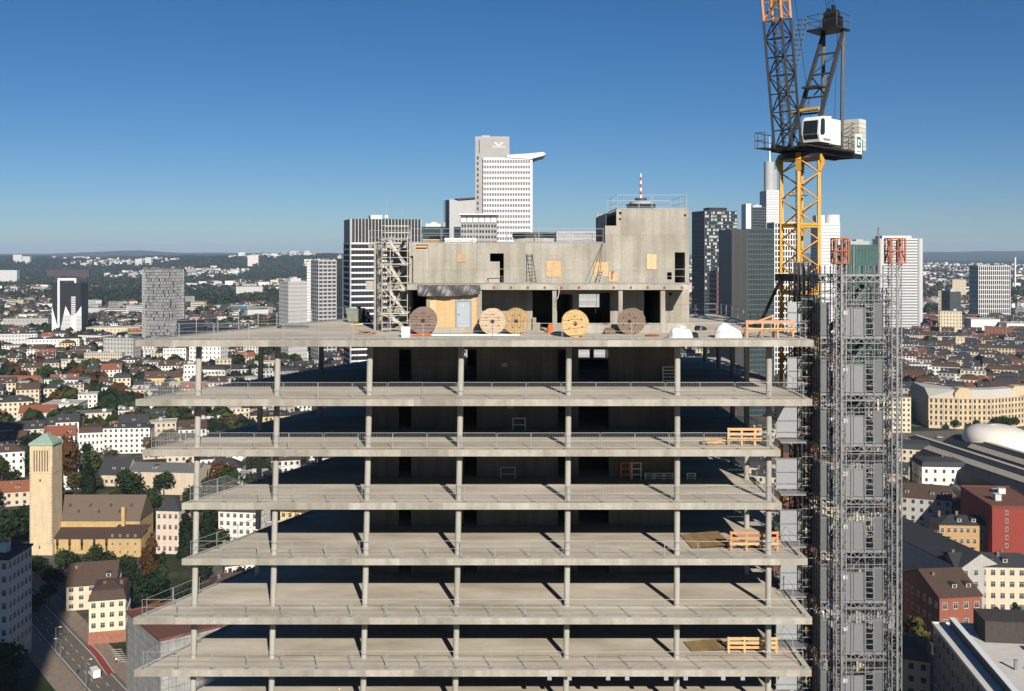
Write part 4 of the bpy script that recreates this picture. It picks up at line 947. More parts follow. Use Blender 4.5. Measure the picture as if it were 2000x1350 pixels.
# river and far bank
rv = [(PX(1940, 2230), 2230), (PX(2150, 2230), 2230), (PX(2150, 1960), 1960), (PX(1950, 1960), 1960)]
MB().prism(rv, .02, .2).build('river', mat('river_water', (.02, .05, .12), .25, .1, .02, spec=.4), None, kind='structure')
# station forecourt
fc = [(PX(1700, GD(890)), GD(890)), (PX(1990, GD(868)), GD(868)), (PX(2000, GD(838)), GD(838)), (PX(1700, GD(845)), GD(845))]
MB().prism(fc, .02, .08).build('forecourt', mat('forecourt_paving', (.13, .115, .10), .9, .2, .2), None, kind='structure')
for x, y in ((1720, 865), (1800, 862), (1850, 858), (1900, 856), (1960, 852)): EXC.append((PX(x, GD(y)), GD(y), 22))
EXC.append((0, 84, 48)); EXC.append((24, 76, 16))

# ------------------------------------------------------------------ houses
WALL = {}; ROOF = {}
for n, c in (('white', (.74, .73, .69)), ('cream', (.66, .57, .42)), ('beige', (.56, .47, .36)), ('pinkish', (.62, .50, .42)), ('grey', (.40, .39, .37)), ('yellow', (.72, .52, .22)), ('brick red', (.28, .095, .06)), ('sand', (.58, .46, .30)), ('pale grey', (.58, .57, .55))):
    WALL[n] = mat('wall_' + n, c, .85, .07, .5, streak=.10, objvar=.05)
for n, c in (('slate', (.040, .042, .046)), ('dark brown', (.075, .048, .036)), ('red brown', (.15, .062, .042)), ('orange tile', (.23, .082, .045)), ('grey', (.14, .14, .138)), ('pale gravel', (.42, .40, .36)), ('green copper', (.25, .36, .29))):
    ROOF[n] = mat('roof_' + n, c, .85, .16, 1.4, objvar=.1, bump=.2)
M_WIN = mat('window_glass', (.048, .052, .058), .15, .3, .6, spec=.6); M_FRM = mat('window_frame', (.56, .53, .48), .6, .06, 2)
M_CHIM = mat('chimney_brick', (.22, .13, .09), .9, .2, 3, objvar=.2); M_ROOFBOX = mat('roof_plant_box', (.50, .50, .49), .6, .1, 2, objvar=.25)

def roof_mesh(w, dp, h, kind, rh, ov=.35):
    r = MB(); x, y = w / 2 + ov, dp / 2 + ov
    if kind == 'flat':
        r.box(-x, x, -y, y, h, h + .28)
        for a, b, c, d in ((-x, x, -y, -y + .25), (-x, x, y - .25, y), (-x, -x + .25, -y + .25, y - .25), (x - .25, x, -y + .25, y - .25)): r.box(a, b, c, d, h + .28, h + .62)
    elif kind == 'gable':
        z0 = h - ov * rh / (dp / 2); t = .22
        for s in (-1, 1):
            r.add([(-x, s*y, z0), (x, s*y, z0), (x, 0, h+rh), (-x, 0, h+rh), (-x, s*y, z0+t), (x, s*y, z0+t), (x, 0, h+rh+t), (-x, 0, h+rh+t)],
                  [(0,1,2,3),(4,5,6,7),(0,1,5,4),(1,2,6,5),(3,0,4,7)])
    elif kind == 'hip':
        k = min(dp / 2, w / 2 - .3); xi = max(w / 2 - k, .15)
        r.add([(-x,-y,h),(x,-y,h),(x,y,h),(-x,y,h),(-xi,0,h+rh),(xi,0,h+rh)], [(0,1,5,4),(1,2,5),(2,3,4,5),(3,0,4),(3,2,1,0)])
    else:  # mansard
        i = 1.0; hm = rh * .68
        r.add([(-x,-y,h),(x,-y,h),(x,y,h),(-x,y,h),(-x+i,-y+i,h+hm),(x-i,-y+i,h+hm),(x-i,y-i,h+hm),(-x+i,y-i,h+hm)], [(0,1,5,4),(1,2,6,5),(2,3,7,6),(3,0,4,7),(3,2,1,0)])
        k = dp * .3; r.add([(-x+i,-y+i,h+hm),(x-i,-y+i,h+hm),(x-i,y-i,h+hm),(-x+i,y-i,h+hm),(-x+k+i,0,h+rh),(x-k-i,0,h+rh)], [(0,1,5,4),(1,2,5),(2,3,4,5),(3,0,4)])
    return r
def wall_mesh(w, dp, h, kind, rh):
    b = MB(); b.box(-w/2, w/2, -dp/2, dp/2, 0, h)
    if kind == 'gable':
        for s in (-1, 1):
            xx = s * w / 2; b.add([(xx - s*.2, -dp/2, h), (xx - s*.2, dp/2, h), (xx - s*.2, 0, h+rh), (xx, -dp/2, h), (xx, dp/2, h), (xx, 0, h+rh)], [(0,1,2),(3,4,5)])
    return b
def win_spots(w, dp, h, st, nc, faces='flr', gh=0):
    """(face, along, z0, ww, wh) of every window"""
    out = []; sh = (h - gh) / st
    for f in faces:
        L_ = w if f in 'fb' else dp; n = nc if f in 'fb' else max(1, int(round(nc * dp / w)))
        sp = L_ / n; ww = min(1.5, sp * .5); wh = min(1.9, sh * .52)
        for k in range(n):
            for s in range(st): out.append((f, -L_/2 + sp * (k + .5), gh + sh * s + sh * .28, ww, wh))
    return out
def put(mb, f, w, dp, a, z0, ww, wh, out0, out1, mi):
    if f == 'f': mb.box(a-ww/2, a+ww/2, -dp/2-out1, -dp/2-out0, z0, z0+wh, mi)
    elif f == 'b': mb.box(a-ww/2, a+ww/2, dp/2+out0, dp/2+out1, z0, z0+wh, mi)
    elif f == 'l': mb.box(-w/2-out1, -w/2-out0, a-ww/2, a+ww/2, z0, z0+wh, mi)
    else: mb.box(w/2+out0, w/2+out1, a-ww/2, a+ww/2, z0, z0+wh, mi)
def window_unit():
    """surround, sash bars and a set-back pane; 1 m wide and 1 m high, facing -y"""
    m = MB(); m.box(-.5, .5, -.02, .0, 0, 1, 1)
    for a, b, c, d in ((-.53, -.46, -.03, 1.03), (.46, .53, -.03, 1.03), (-.46, .46, .96, 1.03), (-.5, .5, -.06, .03), (-.022, .022, .03, .96)): m.box(a, b, -.09, -.021, c, d, 0)
    m.box(-.46, .46, -.07, -.021, .64, .68, 0); return m.mesh('window', [M_FRM, M_WIN])
WINU = window_unit()
def add_windows(e, w, dp, spots, near, st_label=None):
    if near:
        for f, a, z0, ww, wh in spots:
            loc = {'f': (a, -dp/2 - .002, z0), 'l': (-w/2 - .002, a, z0), 'r': (w/2 + .002, a, z0), 'b': (a, dp/2 + .002, z0)}[f]
            o_ = link('window', WINU, e, loc, {'f': 0, 'l': -pi/2, 'r': pi/2, 'b': pi}[f]); o_.scale = (ww, 1, wh)
    else:
        g = MB()
        for f, a, z0, ww, wh in spots:
            ww *= .86; wh *= .88; put(g, f, w, dp, a, z0 - .12, ww + .2, .1, .002, .12, 1); put(g, f, w, dp, a, z0, ww, wh, .002, .03, 0)
        g.build('glazing', [M_WIN, M_FRM], e, loc=(0, 0, 0), kind='stuff')
def roof_bits(e, w, dp, h, kind, rh, r, near):
    if kind == 'flat':
        for k in range(r.randint(1, 3)):
            bw, bd, bh = r.uniform(1.5, 4), r.uniform(1.5, 3.5), r.uniform(.8, 2.4); x, y = r.uniform(-.3, .3) * w, r.uniform(-.25, .25) * dp
            q = MB(); q.box(-bw/2, bw/2, -bd/2, bd/2, 0, bh); q.box(-bw/2-.08, bw/2+.08, -bd/2-.08, bd/2+.08, bh, bh+.12); q.build('roof_plant', M_ROOFBOX, e, loc=(x, y, h + .28))
        return
    for k in range(r.randint(1, 2)):
        x = r.uniform(-.4, .4) * w; s = r.choice((-1, 1)); y = s * dp * .12
        q = MB(); q.box(-.45, .45, -.3, .3, 0, 2.0); q.box(-.52, .52, -.37, .37, 2.0, 2.15); q.build('chimney', M_CHIM, e, loc=(x, y, h + rh * .55))
    n = max(1, int(w / 4.5))
    for k in range(n):
        if r.random() < .55:
            x = -w/2 + (k + .5) * w / n
            if kind == 'hip' and abs(x) > w/2 - dp*.35: continue
            q = MB(); yy = -dp/2 * (.72 if kind != 'mansard' else .93); zz = h + (rh * .28 if kind != 'mansard' else rh * .12)
            q.box(-.75, .75, yy, yy + dp * .28, zz, zz + 1.35, 0); q.box(-.85, .85, yy - .12, yy + dp * .28, zz + 1.35, zz + 1.5, 1); q.box(-.5, .5, yy - .03, yy - .001, zz + .3, zz + 1.2, 2)
            q.build('dormer', [M_FRM, ROOF['slate'], M_WIN], e, loc=(x, 0, 0))
HOUSES = []
def house(x, y, w, dp, h, roof, rh, wall, rcol, rz, st, nc, label, name='town_house', cat='house', group=None, near=False, gh=0, faces='flr', seed=0, bits=True, excl=True):
    e = thing(name, label, cat, (x, y, 0), rz, group); r = random.Random(seed or int(x * 7 + y * 13))
    wall_mesh(w, dp, h, roof, rh).build('wall', WALL[wall] if isinstance(wall, str) else wall, e, loc=(0, 0, 0))
    roof_mesh(w, dp, h, roof, rh).build('roof', ROOF[rcol] if isinstance(rcol, str) else rcol, e, loc=(0, 0, 0))
    if st: add_windows(e, w, dp, win_spots(w, dp, h, st, nc, faces, gh), near)
    if bits: roof_bits(e, w, dp, h, roof, rh, r, near)
    if excl: EXC.append((x, y, .5 * hypot(w, dp) + 1.5))
    HOUSES.append((x, y, f"{wall if isinstance(wall, str) else 'clad'} house with {rcol if isinstance(rcol, str) else 'pale'} {dict(gable='gabled', hip='hipped', mansard='mansard', flat='flat')[roof]} roof")); return e
def hpx(x0, x1, ye, yb, dp, roof, rh, wall, rcol, rot, st, nc, label, **k):
    """facade between photo columns x0..x1, eaves at row ye, standing on the street at row yb"""
    d = GD(yb); w = (x1 - x0) / 2000 * d / max(.5, cos(radians(rot))); h = (yb - ye) * d / 2000; xm = PX((x0 + x1) / 2, d); a = radians(rot)
    cx = xm - sin(a) * dp / 2 * 1; cy = d + cos(a) * dp / 2
    near = k.pop('near', d < 470)
    return house(cx, cy, w, dp, h, roof, rh, wall, rcol, a, st, nc, label, near=near, **k)
AP = dict(name='apartment_block', cat='apartment block'); OF = dict(name='office_block', cat='office')
# ---- church side, hand placed
hpx(203, 291, 836, 886, 12, 'hip', 2.2, 'white', 'slate', 6, 5, 9, 'long white five storey apartment block with slate roof behind the church', **AP)
hpx(156, 200, 845, 884, 12, 'mansard', 4.5, 'white', 'dark brown', 12, 3, 6, 'white apartment house with mansard roof joined to the long white block', **AP)
hpx(247, 384, 922, 966, 20, 'gable', 2.6, 'beige', 'grey', -6, 0, 1, 'long windowless beige hall with grey roof behind the church nave', name='hall', cat='hall')
hpx(191, 246, 927, 950, 16, 'gable', 7.5, 'beige', 'slate', -4, 1, 5, 'low beige house with steep slate roof next to the windowless hall')
hpx(126, 152, 897, 956, 10, 'gable', 3.5, 'white', 'slate', 18, 0, 1, 'narrow white house with blank side wall between autumn tree and fir')
hpx(304, 350, 998, 1082, 12, 'hip', 4.2, 'pinkish', 'slate', -5, 4, 4, 'four storey pinkish house with dark hipped roof beside two tall hedges')
hpx(400, 470, 915, 944, 13, 'hip', 4.5, 'white', 'slate', 4, 2, 5, 'white villa with dark hipped roof seen beneath the slabs')
hpx(425, 505, 1000, 1062, 14, 'mansard', 4, 'white', 'slate', -8, 4, 6, 'white four storey house with slate mansard seen between columns')
hpx(545, 640, 1000, 1050, 12, 'gable', 4, 'yellow', 'dark brown', -12, 3, 7, 'bright yellow terrace house seen under the third slab gap')
hpx(134, 222, 1142, 1190, 15, 'gable', 5.5, 'cream', 'dark brown', 14, 3, 5, 'cream villa with brown gabled roof opposite the dark modern block', name='villa', near=True)
e = hpx(177, 242, 1172, 1256, 13, 'mansard', 4.2, 'cream', 'dark brown', 14, 3, 4, 'cream corner house on a red sandstone base above the cycle lane', near=True, gh=4.0, name='corner_house')
MB().box(-5.3 - .15, 5.3 + .15, -6.65, 6.65, 0, 3.7).build('plinth', mat('red_sandstone', (.30, .13, .085), .9, .2, 1), e, loc=(0, 0, 0))
hpx(-130, 16, 1094, 1310, 14.5, 'flat', 0, 'pale grey', 'slate', 0, 7, 9, 'modern pale block with paired tall windows standing in deep shade', name='office_block', cat='office', near=True, faces='fr', gh=5)
# house wrapped in scaffold sheeting
M_SHEET = mat('grey_scaffold_sheeting', (.33, .33, .32), .7, .22, .5, streak=.15, bump=.3)
e = house(PX(316, 262), 274, 18, 26, 22.5, 'flat', 0, M_SHEET, 'red brown', radians(38), 0, 1, 'house wrapped in grey scaffold sheeting under a red brown roof', name='wrapped_house')
g = MB()
for k in range(10): g.beam((-9.25, -13 + k * 2.88, 0), (-9.25, -13 + k * 2.88, 23), .06); g.beam((-9 + k * 2, -13.25, 0), (-9 + k * 2, -13.25, 23), .06)
for k in range(10): g.beam((-9.28, -13.2, 1 + k * 2.3), (-9.28, 13, 1 + k * 2.3), .05); g.beam((-9.2, -13.28, 1 + k * 2.3), (9.2, -13.28, 1 + k * 2.3), .05)
g.build('scaffold_tube', M_GALD, e, loc=(0, 0, 0), kind='stuff')
for x0, x1, ye, yb, dp, rf, rh, wl, rc, ro, st, nc, lb in (
  (104, 160, 706, 729, 18, 'flat', 0, 'cream', 'pale gravel', 5, 3, 9, 'cream flat roofed block with dark loggias among trees'),
  (84, 160, 742, 768, 16, 'flat', 0, 'white', 'grey', -6, 3, 10, 'white flat roofed apartment block above the red roofed houses'),
  (84, 152, 790, 822, 20, 'flat', 0, 'white', 'pale gravel', 4, 2, 16, 'white office with close set vertical fins and a white attic box'),
  (-10, 74, 745, 757, 10, 'gable', 4.5, 'beige', 'orange tile', -3, 1, 8, 'row house with orange tiled roof and white gables'),
  (24, 82, 802, 815, 13, 'hip', 5, 'cream', 'red brown', 6, 2, 7, 'cream house with broad red brown hipped roof'),
  (232, 262, 802, 834, 10, 'flat', 0, 'white', 'grey', 10, 4, 5, 'slim white house with balconies rising from dark trees'),
  (58, 150, 662, 692, 20, 'flat', 0, 'white', 'slate', 14, 4, 14, 'long white terraced office with dark ribbon windows'),
  (150, 200, 655, 684, 20, 'flat', 0, 'white', 'slate', -14, 4, 10, 'white office wing with dark ribbon balconies'),
  (165, 238, 690, 718, 14, 'flat', 0, 'beige', 'pale gravel', 0, 4, 16, 'beige low wing with square windows joined to the concrete block'),
  (200, 262, 660, 716, 16, 'flat', 0, 'grey', 'grey', -10, 7, 9, 'grey concrete slab block with stepped balconies'),
  (170, 272, 640, 664, 30, 'flat', 0, 'cream', 'pale gravel', 4, 3, 14, 'cream complex with stacked flat roofs below the round tower'),
  (0, 70, 652, 684, 20, 'flat', 0, 'pale grey', 'slate', 10, 4, 12, 'pale grey office with slate roof behind the white terraces'),
  (8, 92, 622, 648, 26, 'flat', 0, 'grey', 'grey', 6, 3, 12, 'glassy grey office below the black and white tower'),
  (320, 362, 680, 722, 22, 'flat', 0, 'white', 'grey', 12, 5, 7, 'white car park with dark open decks seen below the top deck'),
  (368, 432, 676, 728, 18, 'flat', 0, 'white', 'grey', -8, 6, 8, 'white block of flats beside the open car park'),
  (360, 386, 712, 770, 10, 'flat', 0, 'white', 'grey', 16, 6, 4, 'slim white tower house with round edged balconies'),
  (392, 440, 722, 756, 14, 'mansard', 4, 'white', 'slate', -6, 3, 7, 'white house with dark mansard next to the slim tower house'),
  (283, 350, 738, 768, 12, 'gable', 5, 'yellow', 'dark brown', 8, 2, 9, 'pale yellow terrace with brown gables'),
  (345, 400, 626, 690, 30, 'flat', 0, M_GLASS, 'slate', 0, 5, 11, 'dark glass office with pale frame beside the round tower'),
  (478, 520, 638, 672, 20, 'flat', 0, 'white', 'slate', 4, 4, 8, 'white gridded office between the glass ones'),
  (405, 476, 640, 690, 26, 'flat', 0, M_GLASS, 'grey', -4, 5, 12, 'low dark glass office with thin white mullions'),
  (462, 512, 560, 582, 22, 'flat', 0, 'pale grey', 'grey', 8, 5, 12, 'pale banded clinic block in the suburbs'),
  (448, 492, 598, 614, 30, 'flat', 0, mat('teal_glass', (.03, .16, .22), .2, .2, .2, spec=.6), 'pale gravel', 0, 2, 10, 'teal glass hall with pale roof in the suburbs')):
    hpx(x0, x1, ye, yb, dp, rf, rh, wl, rc, ro, st, nc, lb, **(OF if rf == 'flat' else {}))
# ---- station side, hand placed
hpx(1690, 1778, 776, 845, 14, 'flat', 0, 'cream', 'grey', -4, 7, 10, 'cream seven storey block behind the outer hoist mast', **AP)
hpx(1802, 1886, 912, 962, 16, 'mansard', 3.4, 'white', 'slate', -4, 3, 5, 'white station house with flat dark top and high cornice')
hpx(1868, 1913, 878, 912, 9, 'flat', 0, 'yellow', 'pale gravel', -6, 1, 2, 'small pale yellow gatehouse at the end of the train shed')
e = hpx(1940, 2040, 992, 1122, 34, 'flat', 0, mat('signal_red_render', (.25, .045, .032), .8, .08, 1), 'red brown', -5, 0, 2, 'tall red rendered block with a brown planted roof and few windows', near=True, **OF)
hh = (1122 - 992) * GD(1122) / 2000; ww = 100 / 2000 * GD(1122)
for k in range(5):
    o_ = link('window', WINU, e, (-ww / 2 + 5.2, -17.004, hh - 2.6 - k * 3.1)); o_.scale = (1.0, 1, 1.5)
hpx(1836, 1946, 1026, 1110, 12, 'hip', 2.5, mat('ochre_brick', (.46, .28, .12), .9, .15, 2), 'slate', -4, 4, 9, 'ochre brick office house with pale window surrounds below the red block', near=True)
hpx(1895, 2040, 1108, 1198, 12, 'hip', 3.2, 'cream', 'slate', -3, 4, 8, 'long cream four storey house with dark roof above parked cars', near=True)
hpx(1866, 1894, 1108, 1198, 12, 'gable', 3, 'brick red', 'slate', -3, 4, 2, 'narrow red brick house joined to the long cream one', near=True)
house(152, 370, 56, 15, 15.5, 'gable', 4.5, 'grey', 'slate', radians(100), 4, 14, 'very long dark house with black gabled roof beside the hoist', near=True, faces='flr')
house(136, 326, 14, 24, 15, 'gable', 5, 'brick red', 'dark brown', radians(8), 3, 4, 'brown gabled brick house down in the shaded street', near=True)
e = house(121, 238, 30, 52, 24, 'flat', 0, mat('slate_glass_cladding', (.09, .095, .10), .4, .15, .4), mat('white_roof_membrane', (.62, .59, .54), .8, .08, .4), radians(-7), 6, 8, 'broad modern office with white flat roof and shaded window bands', name='office_block', cat='office', near=False, bits=False)
for n_, m_, b_ in (('roof_house', mat('brown_cladding', (.06, .05, .045), .8, .2, 1), (-6, 7, 14, 23, 5.2)), ('cooling_unit', mat('pale_blue_unit', (.25, .38, .52), .5, .1, 2), (3.5, 5.5, 6, 8.2, 2.4)), ('roof_plant', M_ROOFBOX, (1, 4, -1, 1.5, 1.2)), ('roof_plant', M_ROOFBOX, (7, 10, -9, -6.5, 1.4)), ('roof_plant', M_ROOFBOX, (-2, 0, -12, -9, .9)), ('vent', M_GALD, (-5, -4.4, -3, -2.4, 2.2)), ('vent', M_GALD, (-1, -.5, -5, -4.5, 1.8))):
    x0, x1, y0, y1, hh_ = b_; q = MB(); q.box(x0, x1, y0, y1, 24.28, 24.28 + hh_); q.box(x0 - .1, x1 + .1, y0 - .1, y1 + .1, 24.28 + hh_, 24.4 + hh_); q.build(n_, m_, e, loc=(0, 0, 0))
MB().box(-11.5, -10.9, -24, 24, 24.28, 26.6).build('attic_band', M_DARK, e, loc=(0, 0, 0)); MB().box(-11.7, -10.3, -24, 24, 26.6, 26.75).build('attic_canopy', M_WHITE, e, loc=(0, 0, 0))
q = MB()
for k in range(16): q.box(-10.895, -10.86, -23 + k * 2.9, -21 + k * 2.9, 24.6, 26.3)
q.build('attic_glazing', M_WIN, e, loc=(0, 0, 0), kind='stuff')
for x0, x1, ye, yb, dp, rf, rh, wl, rc, ro, st, nc, lb in (
  (1760, 1822, 984, 1010, 14, 'gable', 5, 'cream', 'dark brown', -14, 2, 5, 'cream house with brown gable beside the hoist'),
  (1822, 1880, 985, 1012, 14, 'gable', 5.5, 'cream', 'red brown', 20, 2, 5, 'cream house with two steep red brown gables'),
  (1765, 1800, 965, 992, 12, 'flat', 0, 'cream', 'grey', -10, 2, 4, 'small cream house with grey terrace roof'),
  (1885, 1960, 968, 985, 30, 'flat', 0, 'grey', 'grey', -10, 1, 8, 'low grey roofed shop hall before the train shed'),
  (1764, 1850, 712, 740, 16, 'flat', 0, 'white', 'grey', -8, 4, 14, 'white flat roofed office among dark roofs'),
  (1830, 1905, 660, 690, 16, 'flat', 0, 'sand', 'pale gravel', 6, 4, 10, 'sand coloured office with dark window bands'),
  (1838, 1876, 608, 668, 14, 'flat', 0, 'cream', 'grey', -18, 9, 7, 'cream high house with dark side before the black slab'),
  (1836, 1862, 568, 650, 16, 'flat', 0, 'beige', 'grey', -34, 11, 5, 'beige tower block next to the black slab'),
  (1862, 1885, 546, 586, 14, 'flat', 0, 'cream', 'grey', -20, 8, 5, 'distant cream slab block with dark side'),
  (1898, 1952, 624, 660, 30, 'flat', 0, 'white', 'pale gravel', -6, 0, 4, 'blank white windowless box below the white gridded tower'),
  (1968, 2030, 632, 664, 30, 'flat', 0, 'white', 'pale gravel', -6, 0, 4, 'second blank white box nearer the river'),
  (1928, 1975, 640, 676, 20, 'flat', 0, 'brick red', 'grey', -24, 6, 8, 'dark red brick office with lit side wall')):
    hpx(x0, x1, ye, yb, dp, rf, rh, wl, rc, ro, st, nc, lb, **(OF if rf == 'flat' else {}))
# the long curved sandstone building facing the station
fp = [Vector((PX(x, GD(y)), GD(y))) for x, y in ((1814, 836), (1872, 838), (1936, 838), (2000, 832), (2070, 820))]
bp = [p + Vector((.28, .96)) * 20 for p in fp]; bp[0] = Vector((PX(1776, GD(812)), GD(812)))
ch = thing('grand_hotel', 'long curved sandstone building with pale mansard roof facing the station', 'building', (fp[2].x, fp[2].y, 0)); hw = 21.5
MB().prism([tuple(p) for p in fp + bp[::-1]], 0, hw).build('wall', WALL['sand'], ch)
def inset(a, b, t): return tuple(Vector(a).lerp(Vector(b), t))
rf = MB(); lo = [tuple(p) for p in fp] + [tuple(p) for p in bp[::-1]]; n = len(lo); cen = [inset(lo[i], lo[n - 1 - i], .2) for i in range(n)]
rf.add([(x, y, hw) for x, y in lo] + [(x, y, hw + 5) for x, y in cen], [(i, (i+1) % n, n+(i+1) % n, n+i) for i in range(n)] + [tuple(range(n, 2*n))]); rf.build('roof', ROOF['pale gravel'], ch)
gl_ = MB(); co = MB()
for a_, b_ in zip(fp, fp[1:]):
    L_ = (b_ - a_).length; t = (b_ - a_) / L_; nrm = Vector((t.y, -t.x)); nn = int(L_ / 3.1)
    M = Matrix.Translation((a_.x, a_.y, 0)) @ Matrix.Rotation(atan2(t.y, t.x), 4, 'Z')
    tmp = MB(); tc_ = MB()
    for k in range(nn):
        xx = (k + .5) * L_ / nn
        for s in range(5): tmp.box(xx - .7, xx + .7, -.06, -.002, 2.2 + s * 3.9, 4.6 + s * 3.9)
    for zz in (5.2, 13.4, 20.6): tc_.box(0, L_, -.5, -.002, zz, zz + .5)
    for k in range(0, nn, 3): tc_.box((k) * L_ / nn - .25, (k) * L_ / nn + .25, -.35, -.003, 5.7, 20.6)
    gl_.append(tmp, M); co.append(tc_, M)
gl_.build('glazing', M_WIN, ch, kind='stuff'); co.build('cornice', WALL['sand'], ch)
for a_, b_, c_ in ((1880, 838, 6), (1990, 833, 7)):
    p = Vector((PX(a_, GD(b_)), GD(b_))) + Vector((.28, .96)) * 3; q = MB(); q.xprism([(-c_, hw), (c_, hw), (c_, hw + 3), (c_ * .5, hw + 6.5), (-c_ * .5, hw + 6.5), (-c_, hw + 3)], -2.8, 6); q.v = [(x + p.x, y + p.y, z) for x, y, z in q.v]; q.build('gable', WALL['sand'], ch)
for p in fp: EXC.append((p.x + 3, p.y + 10, 26)); EXC.append((p.x * .95, p.y * .95, 20))
# train shed with white shell roof over its mouth
sh = thing('train_shed', 'station train shed with dark striped vaults and a white shell roof', 'train shed', (262, 520, 0), radians(9))
for k in range(4):
    x0 = -38 + k * 26
    v = MB(); n = 9
    prof = [(x0 + 26 * i / n, 11 + 7 * sin(pi * i / n)) for i in range(n + 1)]
    v.xprism([(x0, 0)] + prof + [(x0 + 26, 0)], -95, 62); v.build('vault', mat('shed_roof_dark', (.030, .031, .034), .6, .2, .4), sh, loc=(0, 0, 0))
    for q in (.22, .5, .78):
        s_ = MB(); i0, i1 = q - .055, q + .055
        s_.xprism([(x0 + 26 * i0, 11.15 + 7 * sin(pi * i0)), (x0 + 26 * i1, 11.15 + 7 * sin(pi * i1)), (x0 + 26 * i1, 11.5 + 7 * sin(pi * i1)), (x0 + 26 * i0, 11.5 + 7 * sin(pi * i0))], -95, 62 if k != 1 else 40)
        s_.build('skylight', mat('pale_skylight', (.45, .40, .32), .5, .1, .5), sh, loc=(0, 0, 0))
shl = MB(); nu, nv = 26, 10
for j in range(nv + 1):
    v = j / nv * pi / 2
    for i in range(nu):
        t = 2 * pi * i / nu; k = cos(v) ** .75; shl.v.append((11 + 22 * k * cos(t) + 9 * (1 - sin(v)), 46 + 19 * k * sin(t), 9 + 17 * sin(v) ** .85))
for j in range(nv):
    for i in range(nu): shl.f.append([j*nu+i, j*nu+(i+1) % nu, (j+1)*nu+(i+1) % nu, (j+1)*nu+i]); shl.m.append(0); shl.sm.append(True)
o_ = shl.build('shell_roof', mat('white_shell', (.66, .62, .55), .5, .05, .3), sh, loc=(0, 0, 0)); md = o_.modifiers.new('t', 'SOLIDIFY'); md.thickness = .4
for k in range(9): EXC.append((262 + 20, 430 + k * 22, 48))
# ---- the yellow church
cd = 409.0; cb_ = Vector((PX(78, cd), cd, 0))
chu = thing('church', 'yellow church with tall bell tower, green copper cap and long brown roof', 'church', cb_)
M_CHY = mat('pale_yellow_render', (.60, .475, .31), .85, .10, .35, streak=.12); M_CHO = mat('ochre_render', (.50, .345, .155), .85, .12, .35, streak=.12)
tx0, tx1 = PX(58, cd), PX(102, cd); ty0, ty1 = cd, cd + 9; zt = PZ(870, cd)
MB().box(tx0, tx1, ty0, ty1, 0, zt).build('bell_tower', M_CHY, chu)
q = MB(); cx_, cy_ = (tx0 + tx1) / 2, (ty0 + ty1) / 2; o1 = .5
q.add([(tx0-o1, ty0-o1, zt), (tx1+o1, ty0-o1, zt), (tx1+o1, ty1+o1, zt), (tx0-o1, ty1+o1, zt), (tx0-.2, ty0-.2, zt+.9), (tx1+.2, ty0-.2, zt+.9), (tx1+.2, ty1+.2, zt+.9), (tx0-.2, ty1+.2, zt+.9), (cx_, cy_, PZ(849, cd))],
      [(3,2,1,0),(0,1,5,4),(1,2,6,5),(2,3,7,6),(3,0,4,7),(4,5,8),(5,6,8),(6,7,8),(7,4,8)]); cap = q.build('tower_cap', ROOF['green copper'], chu)
q = MB(); zc = PZ(849, cd); q.beam((cx_, cy_, zc - .3), (cx_, cy_, zc + 4.6), .16); q.beam((cx_ - .8, cy_, zc + 3.6), (cx_ + .8, cy_, zc + 3.6), .14); q.tube((cx_, cy_, zc - .2), (cx_, cy_, zc + .7), .3, n=8); q.build('cross', M_DARK, cap, org=parent_world(cap))
for k in range(6):
    x = PX(65.5 + k * 5.2, cd); MB().box(x, x + .52, ty0 - .03, ty0 - .002, PZ(921, cd), PZ(880, cd)).build('belfry_slot', mat('belfry_louvre', (.16, .12, .08), .9, .2, 2), chu)
MB().box(tx0 - .12, tx1 + .12, ty0 - .14, ty1 + .14, PZ(925, cd), PZ(923, cd)).build('string_course', M_CHY, chu)
q = MB()
for k in range(26):
    for xx in (tx0 - .08, tx1 - .42): q.box(xx, xx + .5, ty0 - .06, ty0 - .003, 3 + k * 1.25, 3.6 + k * 1.25)
q.build('corner_quoin', mat('brown_quoin', (.33, .24, .15), .9, .1, 2), chu, kind='stuff')
MB().box(tx0 - .3, tx1 + .3, ty0 - .5, ty1 + .2, 0, PZ(1062, cd)).build('tower_base', M_CHY, chu)
for yy in (936, 1066): MB().box(PX(77, cd), PX(80, cd), ty0 - .06 - (.5 if yy > 1000 else 0), ty0 - .002 - (.5 if yy > 1000 else 0), PZ(yy + 5, cd), PZ(yy, cd)).build('slit_window', M_WIN, chu)
nx0, nx1 = PX(100, cd + 6), PX(269, cd + 6); ny0, ny1 = cd + 8, cd + 24; zr = PZ(1017, cd + 8)
MB().box(nx0, nx1, ny0, ny1, 0, zr).build('nave_wall', M_CHO, chu)
q = MB(); zrg = PZ(966, cd + 16); o1 = .4
q.add([(nx0, ny0-o1, zr-.1), (nx1+.2, ny0-o1, zr-.1), (nx1+.2, (ny0+ny1)/2, zrg), (nx0, (ny0+ny1)/2, zrg), (nx1+.2, ny1+o1, zr-.1), (nx0, ny1+o1, zr-.1)], [(0,1,2,3),(2,4,5,3),(1,4,2),(0,3,5)]); nr = q.build('nave_roof', mat('mossy_brown_tiles', (.135, .10, .075), .9, .2, 2.5, bump=.4), chu)
for k in range(7):
    u_, v_ = .14 + .12 * k, (.35 if k % 2 else .58); x = nx0 + (nx1 - nx0) * u_; y = ny0 + (ny1 - ny0) / 2 * v_; zz = zr + (zrg - zr) * v_
    q = MB(); q.add([(x-.7, y-.6, zz-.35), (x+.7, y-.6, zz-.35), (x, y-.5, zz+.75), (x, y+.9, zz+.8)], [(0,1,2),(1,3,2),(0,2,3)]); q.build('roof_vent', ROOF['dark brown'], nr, org=parent_world(nr))
